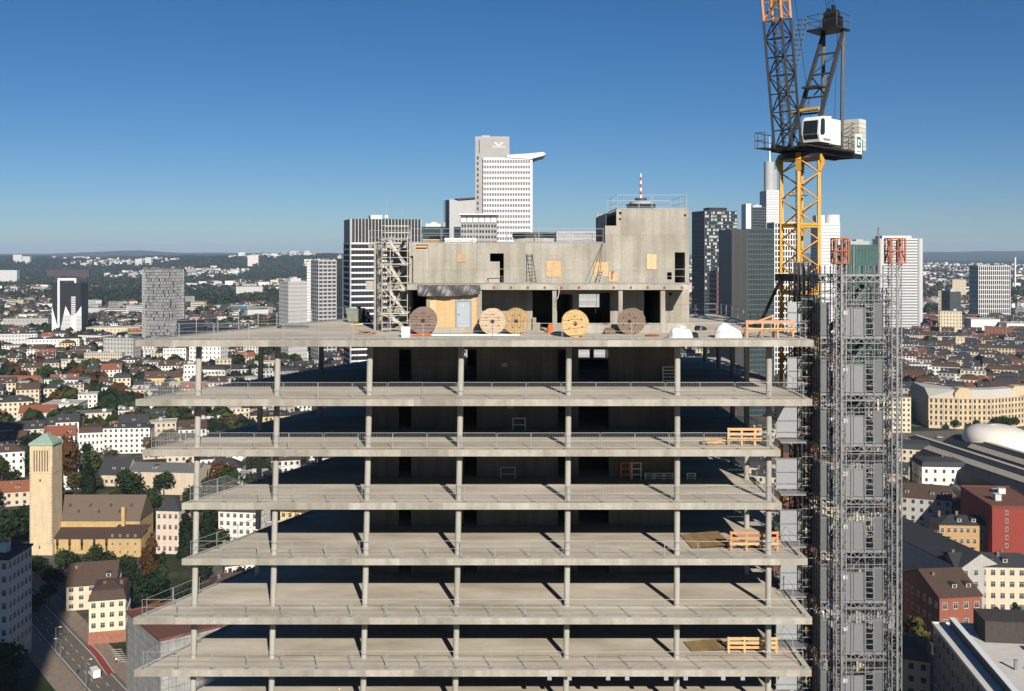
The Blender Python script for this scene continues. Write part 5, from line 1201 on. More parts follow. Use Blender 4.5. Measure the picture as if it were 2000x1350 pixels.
MB().box(PX(238, cd+7), PX(244, cd+7), ny0 - 1.6, ny0 - .01, 0, PZ(999, cd)).build('chimney_stack', M_CHO, chu)
ax1 = PX(239, cd + 3); za = PZ(1050, cd + 2)
MB().box(nx0 - .2, ax1, cd + 1.5, ny0, 0, za).build('aisle_wall', M_CHO, chu)
q = MB(); q.add([(nx0-.2, cd+1.1, za-.1), (ax1+.2, cd+1.1, za-.1), (ax1+.2, ny0, za+2.6), (nx0-.2, ny0, za+2.6), (nx0-.2, cd+1.1, za-.4), (ax1+.2, cd+1.1, za-.4)], [(0,1,2,3),(4,5,1,0)]); q.build('aisle_roof', ROOF['dark brown'], chu)
for k in range(5):
    x = PX(112 + k * 24, cd + 1.5); MB().box(x - .5, x + .5, cd + 1.42, cd + 1.498, PZ(1067, cd), PZ(1053, cd)).build('aisle_window', M_WIN, chu)
    MB().box(x - .4, x + .4, cd + 1.42, cd + 1.498, 1.5, 4.2).build('aisle_window', M_WIN, chu)
bx0, bx1 = PX(214, cd - 2), PX(277, cd - 2); zb_ = PZ(1049, cd - 2)
MB().box(bx0, bx1, cd - 3, cd + 8, 0, zb_).build('annex_wall', M_CHO, chu)
q = MB(); q.add([(bx0-.3, cd-3.3, zb_), (bx1+.3, cd-3.3, zb_), (bx1+.3, cd+8, zb_+2.4), (bx0-.3, cd+8, zb_+2.4), (bx0-.3, cd-3.3, zb_-.3), (bx1+.3, cd-3.3, zb_-.3)], [(0,1,2,3),(4,5,1,0)]); q.build('annex_roof', ROOF['dark brown'], chu)
for k in range(4):
    for s in range(3):
        x = bx0 + 1.6 + k * 3.0; o_ = link('annex_window', WINU, chu, (x - cb_.x, cd - 3.003 - cb_.y, 1.6 + s * 3.2)); o_.scale = (.8, 1, 1.0)
EXC += [(cb_.x, cd + 4, 10), (cb_.x + 14, cd + 12, 16), (cb_.x + 27, cd + 10, 14), (cb_.x + 36, cd + 2, 12), (cb_.x + 20, cd - 14, 14), (cb_.x + 2, cd - 12, 12), (cb_.x + 34, cd - 14, 12)]
# keep sight lines open in front of the nearer landmarks
for x, y, r in [(PX(240, 560), 560, 22), (PX(180, 560), 560, 20), (PX(300, 480), 480, 18), (PX(140, 470), 470, 16), (PX(220, 470), 470, 16), (PX(325, 385), 385, 14), (PX(180, 345), 345, 12),
                (PX(1845, 480), 480, 18), (PX(1890, 550), 550, 14), (PX(1960, 360), 360, 16), (PX(1990, 320), 320, 16), (PX(1900, 370), 370, 14), (PX(1930, 300), 300, 14), (PX(1760, 640), 640, 20)]: EXC.append((x, y, r))

# ------------------------------------------------------------------ towers of the skyline
def high_rise(name, label, x0, x1, ytop, d, dep, rz, nfl, ncol, style, m_body, m_trim, band=.5, mull=.25, group=None, roofbox=True, faces='flr', cat='tower block', z_from=0, excl=True, m_mull=None):
    w = (x1 - x0) / 2000 * d; H = PZ(ytop, d); a = radians(rz); w = w / max(.6, cos(a))
    e = thing(name, label, cat, (PX((x0 + x1) / 2, d) - sin(a) * dep / 2, d + cos(a) * dep / 2, 0), a, group)
    MB().box(-w/2, w/2, -dep/2, dep/2, 0, H).build('shaft', m_body, e, loc=(0, 0, 0))
    fh = H / nfl; o1 = .35
    if style in ('bands', 'grid'):
        bh = fh * band; r = MB()
        r.box(-w/2-o1, w/2+o1, -dep/2-o1, -dep/2-.01, 0, bh); r.box(-w/2-o1, -w/2-.01, -dep/2-.01, dep/2, 0, bh); r.box(w/2+.01, w/2+o1, -dep/2-.01, dep/2, 0, bh)
        me = r.mesh('spandrel', m_trim)
        for k in range(nfl):
            z = (k + 1) * fh - bh
            if z > z_from: link('spandrel', me, e, (0, 0, z))
    if style in ('grid', 'bands', 'mullions') and ncol:
        g = MB(); o2 = .42 if style == 'grid' else .18
        for k in range(ncol + 1):
            x = -w/2 + w * k / ncol; g.box(x - mull/2, x + mull/2, -dep/2 - o2, -dep/2 - .005, z_from, H)
        nd = max(2, int(ncol * dep / w))
        for k in range(nd + 1):
            y = -dep/2 + dep * k / nd
            for s in (-1, 1): g.box(min(s*(w/2+.005), s*(w/2+o2)), max(s*(w/2+.005), s*(w/2+o2)), y - mull/2, y + mull/2, z_from, H)
        g.build('mullion', m_mull or m_trim, e, loc=(0, 0, 0), kind='stuff')
    if style == 'punched':
        g = MB()
        for f, al, z0, ww, wh in win_spots(w, dep, H, nfl, ncol, faces): put(g, f, w, dep, al, z0, ww, wh, .002, .05, 0)
        g.build('glazing', M_WIN, e, loc=(0, 0, 0), kind='stuff')
    if roofbox:
        q = MB(); q.box(-w*.3, w*.28, -dep*.3, dep*.3, H, H + 3.2); q.box(-w*.1, w*.12, -dep*.2, dep*.2, H + 3.2, H + 4.6); q.build('roof_plant', M_ROOFBOX, e, loc=(0, 0, 0))
    if excl: EXC.append((e.location.x, e.location.y, .5 * hypot(w, dep) + 4))
    return e, w, H
M_TW = mat('white_tower_cladding', (.70, .70, .69), .6, .05, .3); M_TG = mat('grey_tower_cladding', (.42, .42, .42), .7, .06, .3); M_TGD = mat('stone_grey_cladding', (.36, .35, .34), .75, .06, .3)
M_TEAL = mat('teal_dark_glass', (.020, .045, .048), .14, .3, .12, spec=.6); M_BLUEG = mat('blue_black_glass', (.012, .017, .026), .12, .3, .1, spec=.6); M_GREENG = mat('green_glass', (.05, .13, .11), .2, .25, .15, spec=.5)
M_MULD = mat('dark_mullion', (.09, .10, .105), .5, .1, 1)
# slab tower with white spandrels left of the core
e, w, H = high_rise('office_tower', 'dark glass slab tower with white spandrel bands left of the core', 690, 820, 474, 620, 30, 18, 36, 21, 'bands', M_BLUEG, M_TW, .30, .22, roofbox=False, m_mull=M_MULD)
q = MB(); H2 = PZ(428, 620); q.box(-w/2, w/2, -15, 15, H, H2); q.build('attic_storey', M_BLACK, e, loc=(0, 0, 0))
g = MB()
for k in range(22): x = -w/2 + w * k / 21; g.box(x - .14, x + .14, -15.5, -15.005, H, H2)
g.build('attic_fin', M_TW, e, loc=(0, 0, 0), kind='stuff')
MB().box(-w/2 - 1.1, -w/2 - .36, -15.6, -13.6, 0, H2).build('corner_pier', M_TG, e, loc=(0, 0, 0))
q = MB(); q.box(-8, -1, -6, 2, H2, H2 + 2.6); q.build('roof_plant', M_WHITE, e, loc=(0, 0, 0))
for x, h in ((4, 22), (-3, 10), (-6, 9), (10, 9), (14, 8), (1, 8)): MB().tube((x - 2, -4, H2), (x - 2, -4, H2 + h * .55), .16, .08, n=6).build('antenna', M_GALV, e, loc=(0, 0, 0))
q = MB(); q.tube((2, -4, H2 + 1.8), (2, -4.6, H2 + 2.2), 1.3, .9, n=14); q.build('dish', M_WHITE, e, loc=(0, 0, 0))
# crowned white tower
d = 650
e, w, H = high_rise('office_tower', 'tall white tower with curved roof crown and slim stone core', 945, 1036, 308, d, 26, 0, 52, 18, 'bands', mat('grey_white_facade', (.15, .16, .17), .4, .1, .3), M_TW, .48, .45, roofbox=False)
x0 = PX(928, d) - e.location.x; x1 = PX(995, d) - e.location.x; zt = PZ(268, d)
MB().box(x0, x1, -11, 14, 0, zt).build('stone_core', M_TGD, e, loc=(0, 0, 0))
q = MB(); xs = PX(933, d) - e.location.x
for k in range(50): q.box(xs - .5, xs + .5, -11.05, -11.003, 4 + k * 3.6, 6 + k * 3.6)
q.build('core_glazing', M_WIN, e, loc=(0, 0, 0), kind='stuff')
MB().box(PX(935, d) - e.location.x, PX(936.6, d) - e.location.x, -11.06, -11.003, PZ(299, d), PZ(273, d)).build('core_slot', M_DARK, e, loc=(0, 0, 0))
q = MB(); q.box(x0, x1, -11, 14, zt, zt + .6); q.box(x0 + 4, x0 + 9, -5, 0, zt + .6, zt + 2); q.build('core_cap', M_TG, e, loc=(0, 0, 0))
q = MB(); kx = lambda v: PX(v, d) - e.location.x
q.xprism([(kx(990), PZ(308, d)), (kx(990), PZ(303, d)), (kx(1036), PZ(300, d)), (kx(1060), PZ(297.5, d)), (kx(1066), PZ(300, d)), (kx(1063), PZ(304, d)), (kx(1044), PZ(309, d)), (kx(1037), PZ(311, d))], -14, 11); q.build('roof_crown', M_TW, e, loc=(0, 0, 0))
q = MB()
for s in (-1, 1): q.add([(kx(1037), -13 + 0, PZ(312, d)), (kx(1040), -13, PZ(312, d)), (kx(1060), -13, PZ(303, d)), (kx(1037), 9, PZ(312, d)), (kx(1040), 9, PZ(312, d)), (kx(1060), 9, PZ(303, d))], [(0,1,2),(5,4,3),(1,4,5,2)]) if s > 0 else None
q.build('crown_bracket', M_TG, e, loc=(0, 0, 0))
MB().box(kx(1036), kx(1040), -12.8, 12, 0, PZ(310, d)).build('edge_pier', M_TW, e, loc=(0, 0, 0))
q = MB(); c_ = kx(974); z_ = PZ(283, d)       # emblem: two spread wings over a bar
for s in (-1, 1): q.xprism([(c_ + s*.2, z_ - .9), (c_ + s*2.7, z_ + 1.4), (c_ + s*3.0, z_ + 1.9), (c_ + s*1.2, z_ + 1.5), (c_ + s*.5, z_ + .6)], -11.12, -11.004)
q.xprism([(c_ - 4.2, z_ - 1.3), (c_ + 4.2, z_ - 1.3), (c_ + 4.2, z_ - .95), (c_ - 4.2, z_ - .95)], -11.12, -11.004); q.build('emblem', M_WHITE, e, loc=(0, 0, 0))
# glassy tower with overhanging roof behind the crowned one
d = 900; e, w, H = high_rise('office_tower', 'grey tower with dark side and overhanging roof behind the crowned white tower', 878, 932, 390, d, 24, 8, 48, 0, 'plain', M_TG, M_TG, roofbox=False)
MB().box(-w/2 - 3.5, -w/2 - .01, -12, 12, 0, H - .4).build('dark_flank', M_BLUEG, e, loc=(0, 0, 0))
MB().box(-w/2 + 4, w/2, -12.4, -12.01, 0, H - 24).build('glass_front', M_TEAL, e, loc=(0, 0, 0))
q = MB(); q.xprism([(-w/2 + 8, H - .2), (w/2 + 1, H + 1.2), (w/2 + 1, H + 2.4), (-w/2 + 5, H + .8)], -14, 6); q.build('canopy', M_DARK, e, loc=(0, 0, 0))
high_rise('office_block', 'small dark roofed office peeping out beside the slab tower', 820, 872, 443, 980, 24, 0, 34, 14, 'mullions', M_TEAL, M_MULD)
e, w, H = high_rise('office_tower', 'grey stone block with white projecting eaves in front of the crowned tower', 900, 970, 420, 600, 24, 0, 38, 6, 'plain', M_TGD, M_TW, roofbox=False)
q = MB()
for k in range(6):
    for f in range(26):
        if k * 1 < 6:
            for s in (-.8, .8): q.box(-w/2 + (k + .5) * w / 6 + s - .55, -w/2 + (k + .5) * w / 6 + s + .55, -12.06, -12.003, H - 7.3 - f * 3.2, H - 5.6 - f * 3.2)
q.build('glazing', M_WIN, e, loc=(0, 0, 0), kind='stuff')
q = MB(); q.box(-w/2 - 1, w/2 + .5, -13.2, 12, H, H + .8); q.build('eaves_slab', M_TW, e, loc=(0, 0, 0))
for k in range(6): q = MB(); x = -w/2 + (k + .5) * w / 6; q.box(x - 1.5, x + 1.5, -12.9, -12.01, H - 4.4, H - 1.6); q.build('eaves_bay', M_TW, e, loc=(0, 0, 0)); MB().box(x - 1.6, x + 1.7, -13.1, -12.01, H - 1.6, H - .3).build('eaves_bracket', M_DARK, e, loc=(0, 0, 0))
e, w, H = high_rise('office_block', 'white latticed office just above the core roof', 1088, 1180, 452, 560, 24, 0, 36, 26, 'grid', M_TGD, M_TG, .3, .35, roofbox=False)
d = 540; e = thing('round_hall', 'dark rimmed flat roofed hall glimpsed over the core roof', 'building', (PX(1043, d), d + 12, 0))
q = MB(); q.prism([(11.4 * cos(t * pi / 4 + .39), 11.4 * sin(t * pi / 4 + .39)) for t in range(8)], 0, PZ(463, d)); q.build('wall', M_TG, e, loc=(0, 0, 0))
q = MB(); q.prism([(12.4 * cos(t * pi / 4 + .39), 12.4 * sin(t * pi / 4 + .39)) for t in range(8)], PZ(463, d), PZ(454, d)); q.build('roof', M_BLACK, e, loc=(0, 0, 0))
# round tower with striped mast behind the high core block
d = 1500; H = PZ(398, d); e = thing('round_tower', 'round glass tower whose striped mast rises behind the highest core block', 'tower block', (PX(1255, d), d + 20, 0))
MB().tube((0, 0, 0), (0, 0, H), 22, n=32).build('shaft', M_BLUEG, e, loc=(0, 0, 0)); MB().tube((0, 0, H), (0, 0, H + 4), 17, n=24).build('roof_ring', M_TG, e, loc=(0, 0, 0)); MB().tube((0, 0, H + 4), (0, 0, H + 9), 9, n=20).build('plant_drum', M_DARK, e, loc=(0, 0, 0))
z0, z1 = H + 9, PZ(337, d); M_RED = mat('mast_red', (.5, .06, .04), .5, .1, 1)
for k in range(7):
    a_, b_ = z0 + (z1 - z0) * k / 7, z0 + (z1 - z0) * (k + 1) / 7; r_ = 1.9 - .12 * k; MB().tube((0, 0, a_), (0, 0, b_), r_, r_ - .1, n=10).build('mast_section', M_WHITE if k % 2 == 0 else M_RED, e, loc=(0, 0, 0))
# right cluster
e, w, H = high_rise('office_tower', 'dark glass tower with many glinting panes right of the core', 1375, 1441, 412, 1150, 34, 14, 44, 16, 'grid', M_BLUEG, M_MULD, .16, .3, roofbox=False)
q = MB(); q.box(-w*.25, w*.3, -8, 8, H, H + 4); q.build('roof_plant', M_BLACK, e, loc=(0, 0, 0))
q = MB(); r_ = random.Random(4)
for k in range(210):
    c_, f_ = r_.randrange(16), 44 - int(abs(r_.gauss(0, 14))) - 1
    if f_ < 4: continue
    x = -w/2 + w * (c_ + .12) / 16; q.box(x, x + w / 16 * .72, -17.3, -17.005, f_ * H / 44 + .4, f_ * H / 44 + H / 44 * .7)
q.build('glint_pane', mat('painted_glint', (.55, .56, .55), .35, .1, 1), e, loc=(0, 0, 0), kind='stuff')  # reflections on the glass painted in as pale panes
high_rise('office_tower', 'black tower with pale flank among the right hand cluster', 1466, 1496, 405, 1500, 40, -4, 46, 9, 'grid', M_BLUEG, M_MULD, .2, .4)
high_rise('office_tower', 'white slim flank tower beside the black one', 1457, 1467, 398, 1490, 30, 0, 1, 0, 'plain', M_TW, M_TW, roofbox=False)
e, w, H = high_rise('office_tower', 'tallest slim grey tower with rounded shaft and antenna, left of the crane mast', 1497, 1530, 372, 1720, 36, 4, 54, 7, 'bands', M_TG, M_TW, .45, .8, roofbox=False)
for x, r_, zt, m_ in ((-4, 8.6, 315, M_TG), (5.5, 4.0, 330, M_TGD)): MB().tube((x, 0, H), (x, 0, PZ(zt, 1720)), r_, n=20).build('core_shaft', m_, e, loc=(0, 0, 0))
q = MB(); z0, z1 = PZ(315, 1720), PZ(264, 1720)
for k in range(4): q.tube((-3, 0, z0 + (z1 - z0) * k / 4), (-3, 0, z0 + (z1 - z0) * (k + 1) / 4), 1.9 - .4 * k, 1.6 - .4 * k, n=8)
q.build('antenna', M_WHITE, e, loc=(0, 0, 0))
e, w, H = high_rise('office_tower', 'teal glass tower with curved dark front standing behind the deck end', 1460, 1512, 447, 700, 30, 6, 40, 13, 'grid', M_TEAL, M_MULD, .14, .22, roofbox=False)
q = MB(); q.box(-w/2 - 11.5, -w/2 - .02, -15.2, 14, 0, H - .3); q.build('dark_wing', mat('brown_black_cladding', (.045, .042, .042), .4, .15, .5), e, loc=(0, 0, 0))
g = MB()
for k in range(14): x = -w/2 - 11.3 + k * .82; g.box(x, x + .2, -15.6, -15.205, 0, H - .3)
g.build('wing_fin', M_MULD, e, loc=(0, 0, 0), kind='stuff')
high_rise('office_tower', 'white lattice framed tower hidden partly by the crane mast', 1513, 1558, 434, 900, 26, 0, 30, 9, 'grid', M_BLUEG, M_TW, .22, .8, roofbox=False)
e, w, H = high_rise('office_tower', 'white twin shafted tower between crane mast and hoist', 1598, 1640, 436, 1250, 30, 0, 40, 8, 'bands', M_TG, M_TW, .7, .3, roofbox=False)
MB().tube((w * .36, 4, 0), (w * .36, 4, PZ(419, 1250)), 9.5, n=20).build('corner_shaft', M_TW, e, loc=(0, 0, 0)); MB().box(-w*.5, -w*.1, -8, 8, H, PZ(420, 1250)).build('upper_block', M_TW, e, loc=(0, 0, 0))
high_rise('office_tower', 'green glass office tower seen through the hoist scaffold', 1652, 1716, 478, 880, 30, -4, 36, 10, 'grid', M_GREENG, M_MULD, .12, .25)
e, w, H = high_rise('office_tower', 'silver tower with close horizontal bands beside the outer hoist mast', 1722, 1796, 466, 1450, 44, -4, 36, 0, 'bands', mat('silver_dark_band', (.20, .20, .205), .4, .1, .4), mat('silver_cladding', (.60, .60, .60), .45, .05, .4, metal=.2), .52, .2, roofbox=False)  # shaft is a darker grey between the silver bands
q = MB(); q.box(-w*.45, w*.3, -18, 18, H, H + 4); q.build('roof_plant', M_TW, e, loc=(0, 0, 0))
for s in (-1, 1): MB().tube((s * w * .5, -20, 0), (s * w * .5, -20, H), 4.2, n=16).build('rounded_corner', mat('silver_corner', (.52, .52, .52), .5, .05, .4), e, loc=(0, 0, 0))
high_rise('office_tower', 'red granite office with square windows below the glinting tower', 1400, 1426, 530, 820, 24, 4, 26, 6, 'punched', mat('red_granite', (.20, .085, .085), .7, .1, .4), M_TW)
high_rise('office_tower', 'white gridded tower standing alone near the river', 1912, 1972, 519, 1800, 40, -3, 12, 16, 'grid', M_BLACK, M_TW, .15, .95, roofbox=False)
high_rise('office_tower', 'black slab tower with one pale face near the beige tower block', 1856, 1876, 570, 1500, 40, -6, 22, 5, 'bands', M_BLACK, M_MULD, .3, .3)
high_rise('chimney_tower', 'tall thin white chimney beyond the gridded tower', 1982, 1984.5, 503, 3400, 6, 0, 1, 0, 'plain', M_TW, M_TW, roofbox=False, cat='chimney')
# left cluster
e, w, H = high_rise('office_tower', 'black glass tower with white peaked base panels and looped white frame', 103, 157, 553, 1500, 32, 4, 22, 0, 'plain', M_BLACK, M_TW, roofbox=False)
kz = lambda v: PZ(v, 1500); kx = lambda v: PX(v, 1500) - e.location.x
q = MB(); q.xprism([(kx(101), 0), (kx(101), kz(598)), (kx(112), kz(640)), (kx(112), 0)], -17, -16.02); q.xprism([(kx(118), 0), (kx(118), kz(640)), (kx(127), kz(598)), (kx(137), kz(618)), (kx(147), kz(613)), (kx(157), kz(598)), (kx(157.5), 0)], -17, -16.02); q.build('base_panel', M_TW, e, loc=(0, 0, 0))
MB().box(kx(112), kx(116), -17.6, -16.02, kz(650), kz(545)).build('frame_strip', M_TW, e, loc=(0, 0, 0)); MB().box(kx(112), kx(147), -17.6, -14, kz(548), kz(543.5)).build('frame_loop', M_TW, e, loc=(0, 0, 0)); MB().box(kx(144), kx(147), -17.6, -14, kz(553), kz(548)).build('frame_strip', M_TW, e, loc=(0, 0, 0))
q = MB()
for k in range(13):
    for a_, b_ in ((118, 137), (147, 157)): q.box(kx(a_), kx(b_), -17.05, -17.002, kz(650 - k * 2.6), kz(649.2 - k * 2.6))
q.build('panel_joint', M_DARK, e, loc=(0, 0, 0), kind='stuff')
q = MB()
for k in range(20): q.box(kx(138), kx(146), -17.5, -16.02, kz(650 - k * 3.6), kz(648 - k * 3.6))
q.build('stair_bay', M_TW, e, loc=(0, 0, 0), kind='stuff')
d = 1300; H = PZ(526, d); R_ = 41 / 2000 * d; e = thing('round_tower', 'round office tower with a skin of staggered pale fins', 'tower block', (PX(306, d), d + R_, 0))
MB().tube((0, 0, 0), (0, 0, H), R_ - .5, n=40).build('shaft', mat('fin_tower_glass', (.055, .058, .062), .2, .2, .2, spec=.6), e, loc=(0, 0, 0))
g = MB(); r_ = random.Random(8)
for f in range(25):
    for k in range(46):
        t = pi + pi * (k + .5 * (f % 2)) / 46; t2 = t + .016 + .02 * r_.random()
        if r_.random() < .08: continue
        z0 = 6 + f * (H - 6) / 25; z1 = z0 + (H - 6) / 25 * .86
        g.add([(cos(t) * R_, sin(t) * R_, z0), (cos(t2) * R_, sin(t2) * R_, z0), (cos(t2) * R_, sin(t2) * R_, z1), (cos(t) * R_, sin(t) * R_, z1), (cos(t) * (R_-.5), sin(t) * (R_-.5), z0), (cos(t2) * (R_-.5), sin(t2) * (R_-.5), z0), (cos(t2) * (R_-.5), sin(t2) * (R_-.5), z1), (cos(t) * (R_-.5), sin(t) * (R_-.5), z1)],
              [(0,1,2,3),(0,3,7,4),(1,5,6,2),(3,2,6,7)])
g.build('facade_fin', mat('grey_fin', (.42, .42, .41), .5, .1, .5), e, loc=(0, 0, 0), kind='stuff'); MB().tube((0, 0, H), (0, 0, H + .8), R_ - 1, n=40).build('roof', ROOF['grey'], e, loc=(0, 0, 0)); EXC.append((e.location.x, e.location.y, R_ + 6))
high_rise('office_tower', 'grey office tower with fine bands left of the white framed one', 566, 597, 550, 1080, 22, 38, 22, 8, 'bands', M_TGD, M_TG, .45, .3)
high_rise('office_tower', 'white framed tower with dark flank and pale bands', 624, 655, 508, 1080, 24, 30, 28, 4, 'bands', M_DARK, M_TG, .40, .9, roofbox=False)
high_rise('apartment_tower', 'pale narrow tower behind the white framed one', 600, 612, 512, 1500, 20, 0, 26, 3, 'bands', M_TG, M_TW, .5, .4)
high_rise('office_block', 'dark blue block half hidden by the slab tower', 655, 668, 505, 1250, 26, 0, 24, 4, 'mullions', M_BLUEG, M_MULD)
for i, (x0, x1, yt, d, lb) in enumerate(((26, 42, 497.5, 6200, 'far white tower block above the woods, the larger of two'), (44, 58, 501, 6200, 'far white tower block above the woods, the smaller of two'), (284, 295, 503, 6000, 'far white cube shaped block on the wooded ridge'), (264, 277, 506, 6000, 'far white domed block on the wooded ridge'),
        (484, 504, 499, 5800, 'far pinkish clinic tower on the wooded ridge'), (93, 172, 527, 4600, 'far brick red slab block beyond the suburbs'), (0, 32, 528, 4200, 'far white office block beyond the suburbs'))):
    high_rise('distant_block', lb, x0, x1, yt, d, 30, 6, max(4, int((PZ(yt, d)) / 3.4)), max(4, (x1 - x0) // 3), 'bands', M_TGD if 'pink' not in lb and 'red' not in lb else (WALL['pinkish'] if 'pink' in lb else mat('dusky_brick', (.065, .035, .038), .8, .1, .3)), M_TW if 'red' not in lb else mat('dusky_brick', (.065, .035, .038), .8, .1, .3), .5, .5, roofbox=False, excl=False)
# towers standing out of frame whose shade falls across the lower left
e, w, H = high_rise('office_tower', 'tall square tower with pyramid top standing behind the camera', 0, 0.02, 0, 1, 40, 0, 1, 0, 'plain', M_TG, M_TW, roofbox=False, excl=False)
bpy.data.objects.remove(e.children[0]); e.location = (-48, -84, 0); e.name = 'square_tower'
MB().box(-20, 20, -20, 20, 0, 238).build('shaft', mat('red_brown_granite', (.24, .13, .10), .7, .1, .4), e, loc=(0, 0, 0))
q = MB(); q.add([(-16, -16, 238), (16, -16, 238), (16, 16, 238), (-16, 16, 238), (0, 0, 255)], [(0,1,4),(1,2,4),(2,3,4),(3,0,4)]); q.build('pyramid_roof', M_GLASS, e, loc=(0, 0, 0))
q = MB()
for f in range(65):
    for s in range(8):
        for sx in (-1, 1): q.box(min(sx*20.005, sx*20.06), max(sx*20.005, sx*20.06), -18 + s * 4.8, -15.4 + s * 4.8, 6 + f * 3.5, 8 + f * 3.5)
        q.box(-18 + s * 4.8, -15.4 + s * 4.8, 20.005, 20.06, 6 + f * 3.5, 8 + f * 3.5)
q.build('glazing', M_WIN, e, loc=(0, 0, 0), kind='stuff')
e = house(-268, 418, 44, 30, 128, 'flat', 0, M_TGD, 'grey', radians(-10), 34, 14, 'tall grey tower beside the avenue, outside the picture, shading the church quarter', name='office_tower', cat='tower block')

# ------------------------------------------------------------------ trees
def leaf_mat(n, c): return mat('foliage_' + n, c, .75, .45, .55, objvar=.22, spec=.15)
LEAF = {'dark green': leaf_mat('dark_green', (.022, .038, .012)), 'olive green': leaf_mat('olive', (.040, .052, .015)), 'rust brown': leaf_mat('rust', (.075, .036, .013)), 'deep green': leaf_mat('deep', (.013, .026, .010)), 'yellow green': leaf_mat('yellow', (.070, .066, .018))}
M_BARK = mat('bark', (.07, .05, .038), .9, .25, 2)
def crown_mesh(kind, seed, n=950):
    """unit tree: crown of many leaf clumps round several lobes; height 1, trunk from 0"""
    r = random.Random(seed); mb = MB()
    if kind == 'round': lobes = [(r.uniform(-.2, .2), r.uniform(-.2, .2), r.uniform(.42, .78), r.uniform(.16, .25)) for _ in range(11)]
    elif kind == 'tall': lobes = [(r.uniform(-.10, .10), r.uniform(-.10, .10), .22 + .07 * k, .15 - .006 * k) for k in range(10)]
    else: lobes = [(r.uniform(-.03, .03), r.uniform(-.03, .03), .08 + .085 * k, .12 * (1 - (k / 11) ** 2) + .02) for k in range(11)]
    tot = sum(l[3] ** 2 for l in lobes)
    for lx, ly, lz, lr in lobes:
        for _ in range(int(n * lr * lr / tot)):
            v = Vector((r.gauss(0, 1), r.gauss(0, 1), r.gauss(0, 1))).normalized()
            p = Vector((lx, ly, lz)) + v * lr * (.72 + .42 * r.random()); s = r.uniform(.020, .042)
            nrm = (v + Vector((r.gauss(0, .5), r.gauss(0, .5), r.gauss(0, .5)))).normalized(); a = nrm.orthogonal().normalized(); b = nrm.cross(a)
            t = r.random() * 6.28; a, b = a * cos(t) + b * sin(t), b * cos(t) - a * sin(t)
            mb.add([p - a*s - b*s*.7, p + a*s*.8 - b*s, p + a*s + b*s*.8, p - a*s*.7 + b*s], [(0, 1, 2, 3)])
    return mb
def trunk_mesh(kind):
    t = MB(); h = .55 if kind == 'round' else .8
    t.tube((0, 0, 0), (.01, 0, h), .028, .010, n=7)
    for k in range(5):
        a = k * 1.3; t.tube((0, 0, .28 + .05 * k), (cos(a) * .17, sin(a) * .17, .5 + .06 * k), .012, .004, n=5)
    return t
TREE_K = [('round', 'dark green'), ('round', 'olive green'), ('round', 'rust brown'), ('tall', 'dark green'), ('columnar', 'deep green'), ('round', 'deep green'), ('tall', 'yellow green'), ('round', 'yellow green'), ('tall', 'rust brown')]
CROWN = {}
for kind, c in TREE_K:
    for v in range(2): CROWN[kind, c, v] = crown_mesh(kind, len(kind) * 31 + len(c) * 7 + v * 101).mesh('crown', LEAF[c])
TRUNK = {k: trunk_mesh(k).mesh('trunk', M_BARK) for k in ('round', 'tall', 'columnar')}
TREES = []
def tree(x, y, h, kind, c, label, spread=1.0, group='trees in the streets and gardens', name='broadleaf_tree'):
    e = thing(name, label, 'tree', (x, y, terrain(x, y)), RND.random() * 6.28, group)
    s = h * spread; e.scale = (s, s, h)
    link('crown', CROWN[kind, c, RND.randrange(2)], e); link('trunk', TRUNK[kind], e); TREES.append((x, y)); return e
def tpx(x, yb, hpx_, kind, c, label, spread=1.0, **k):
    d = GD(yb); return tree(PX(x, d), d, hpx_ * d / 2000, kind, c, label, spread, **k)
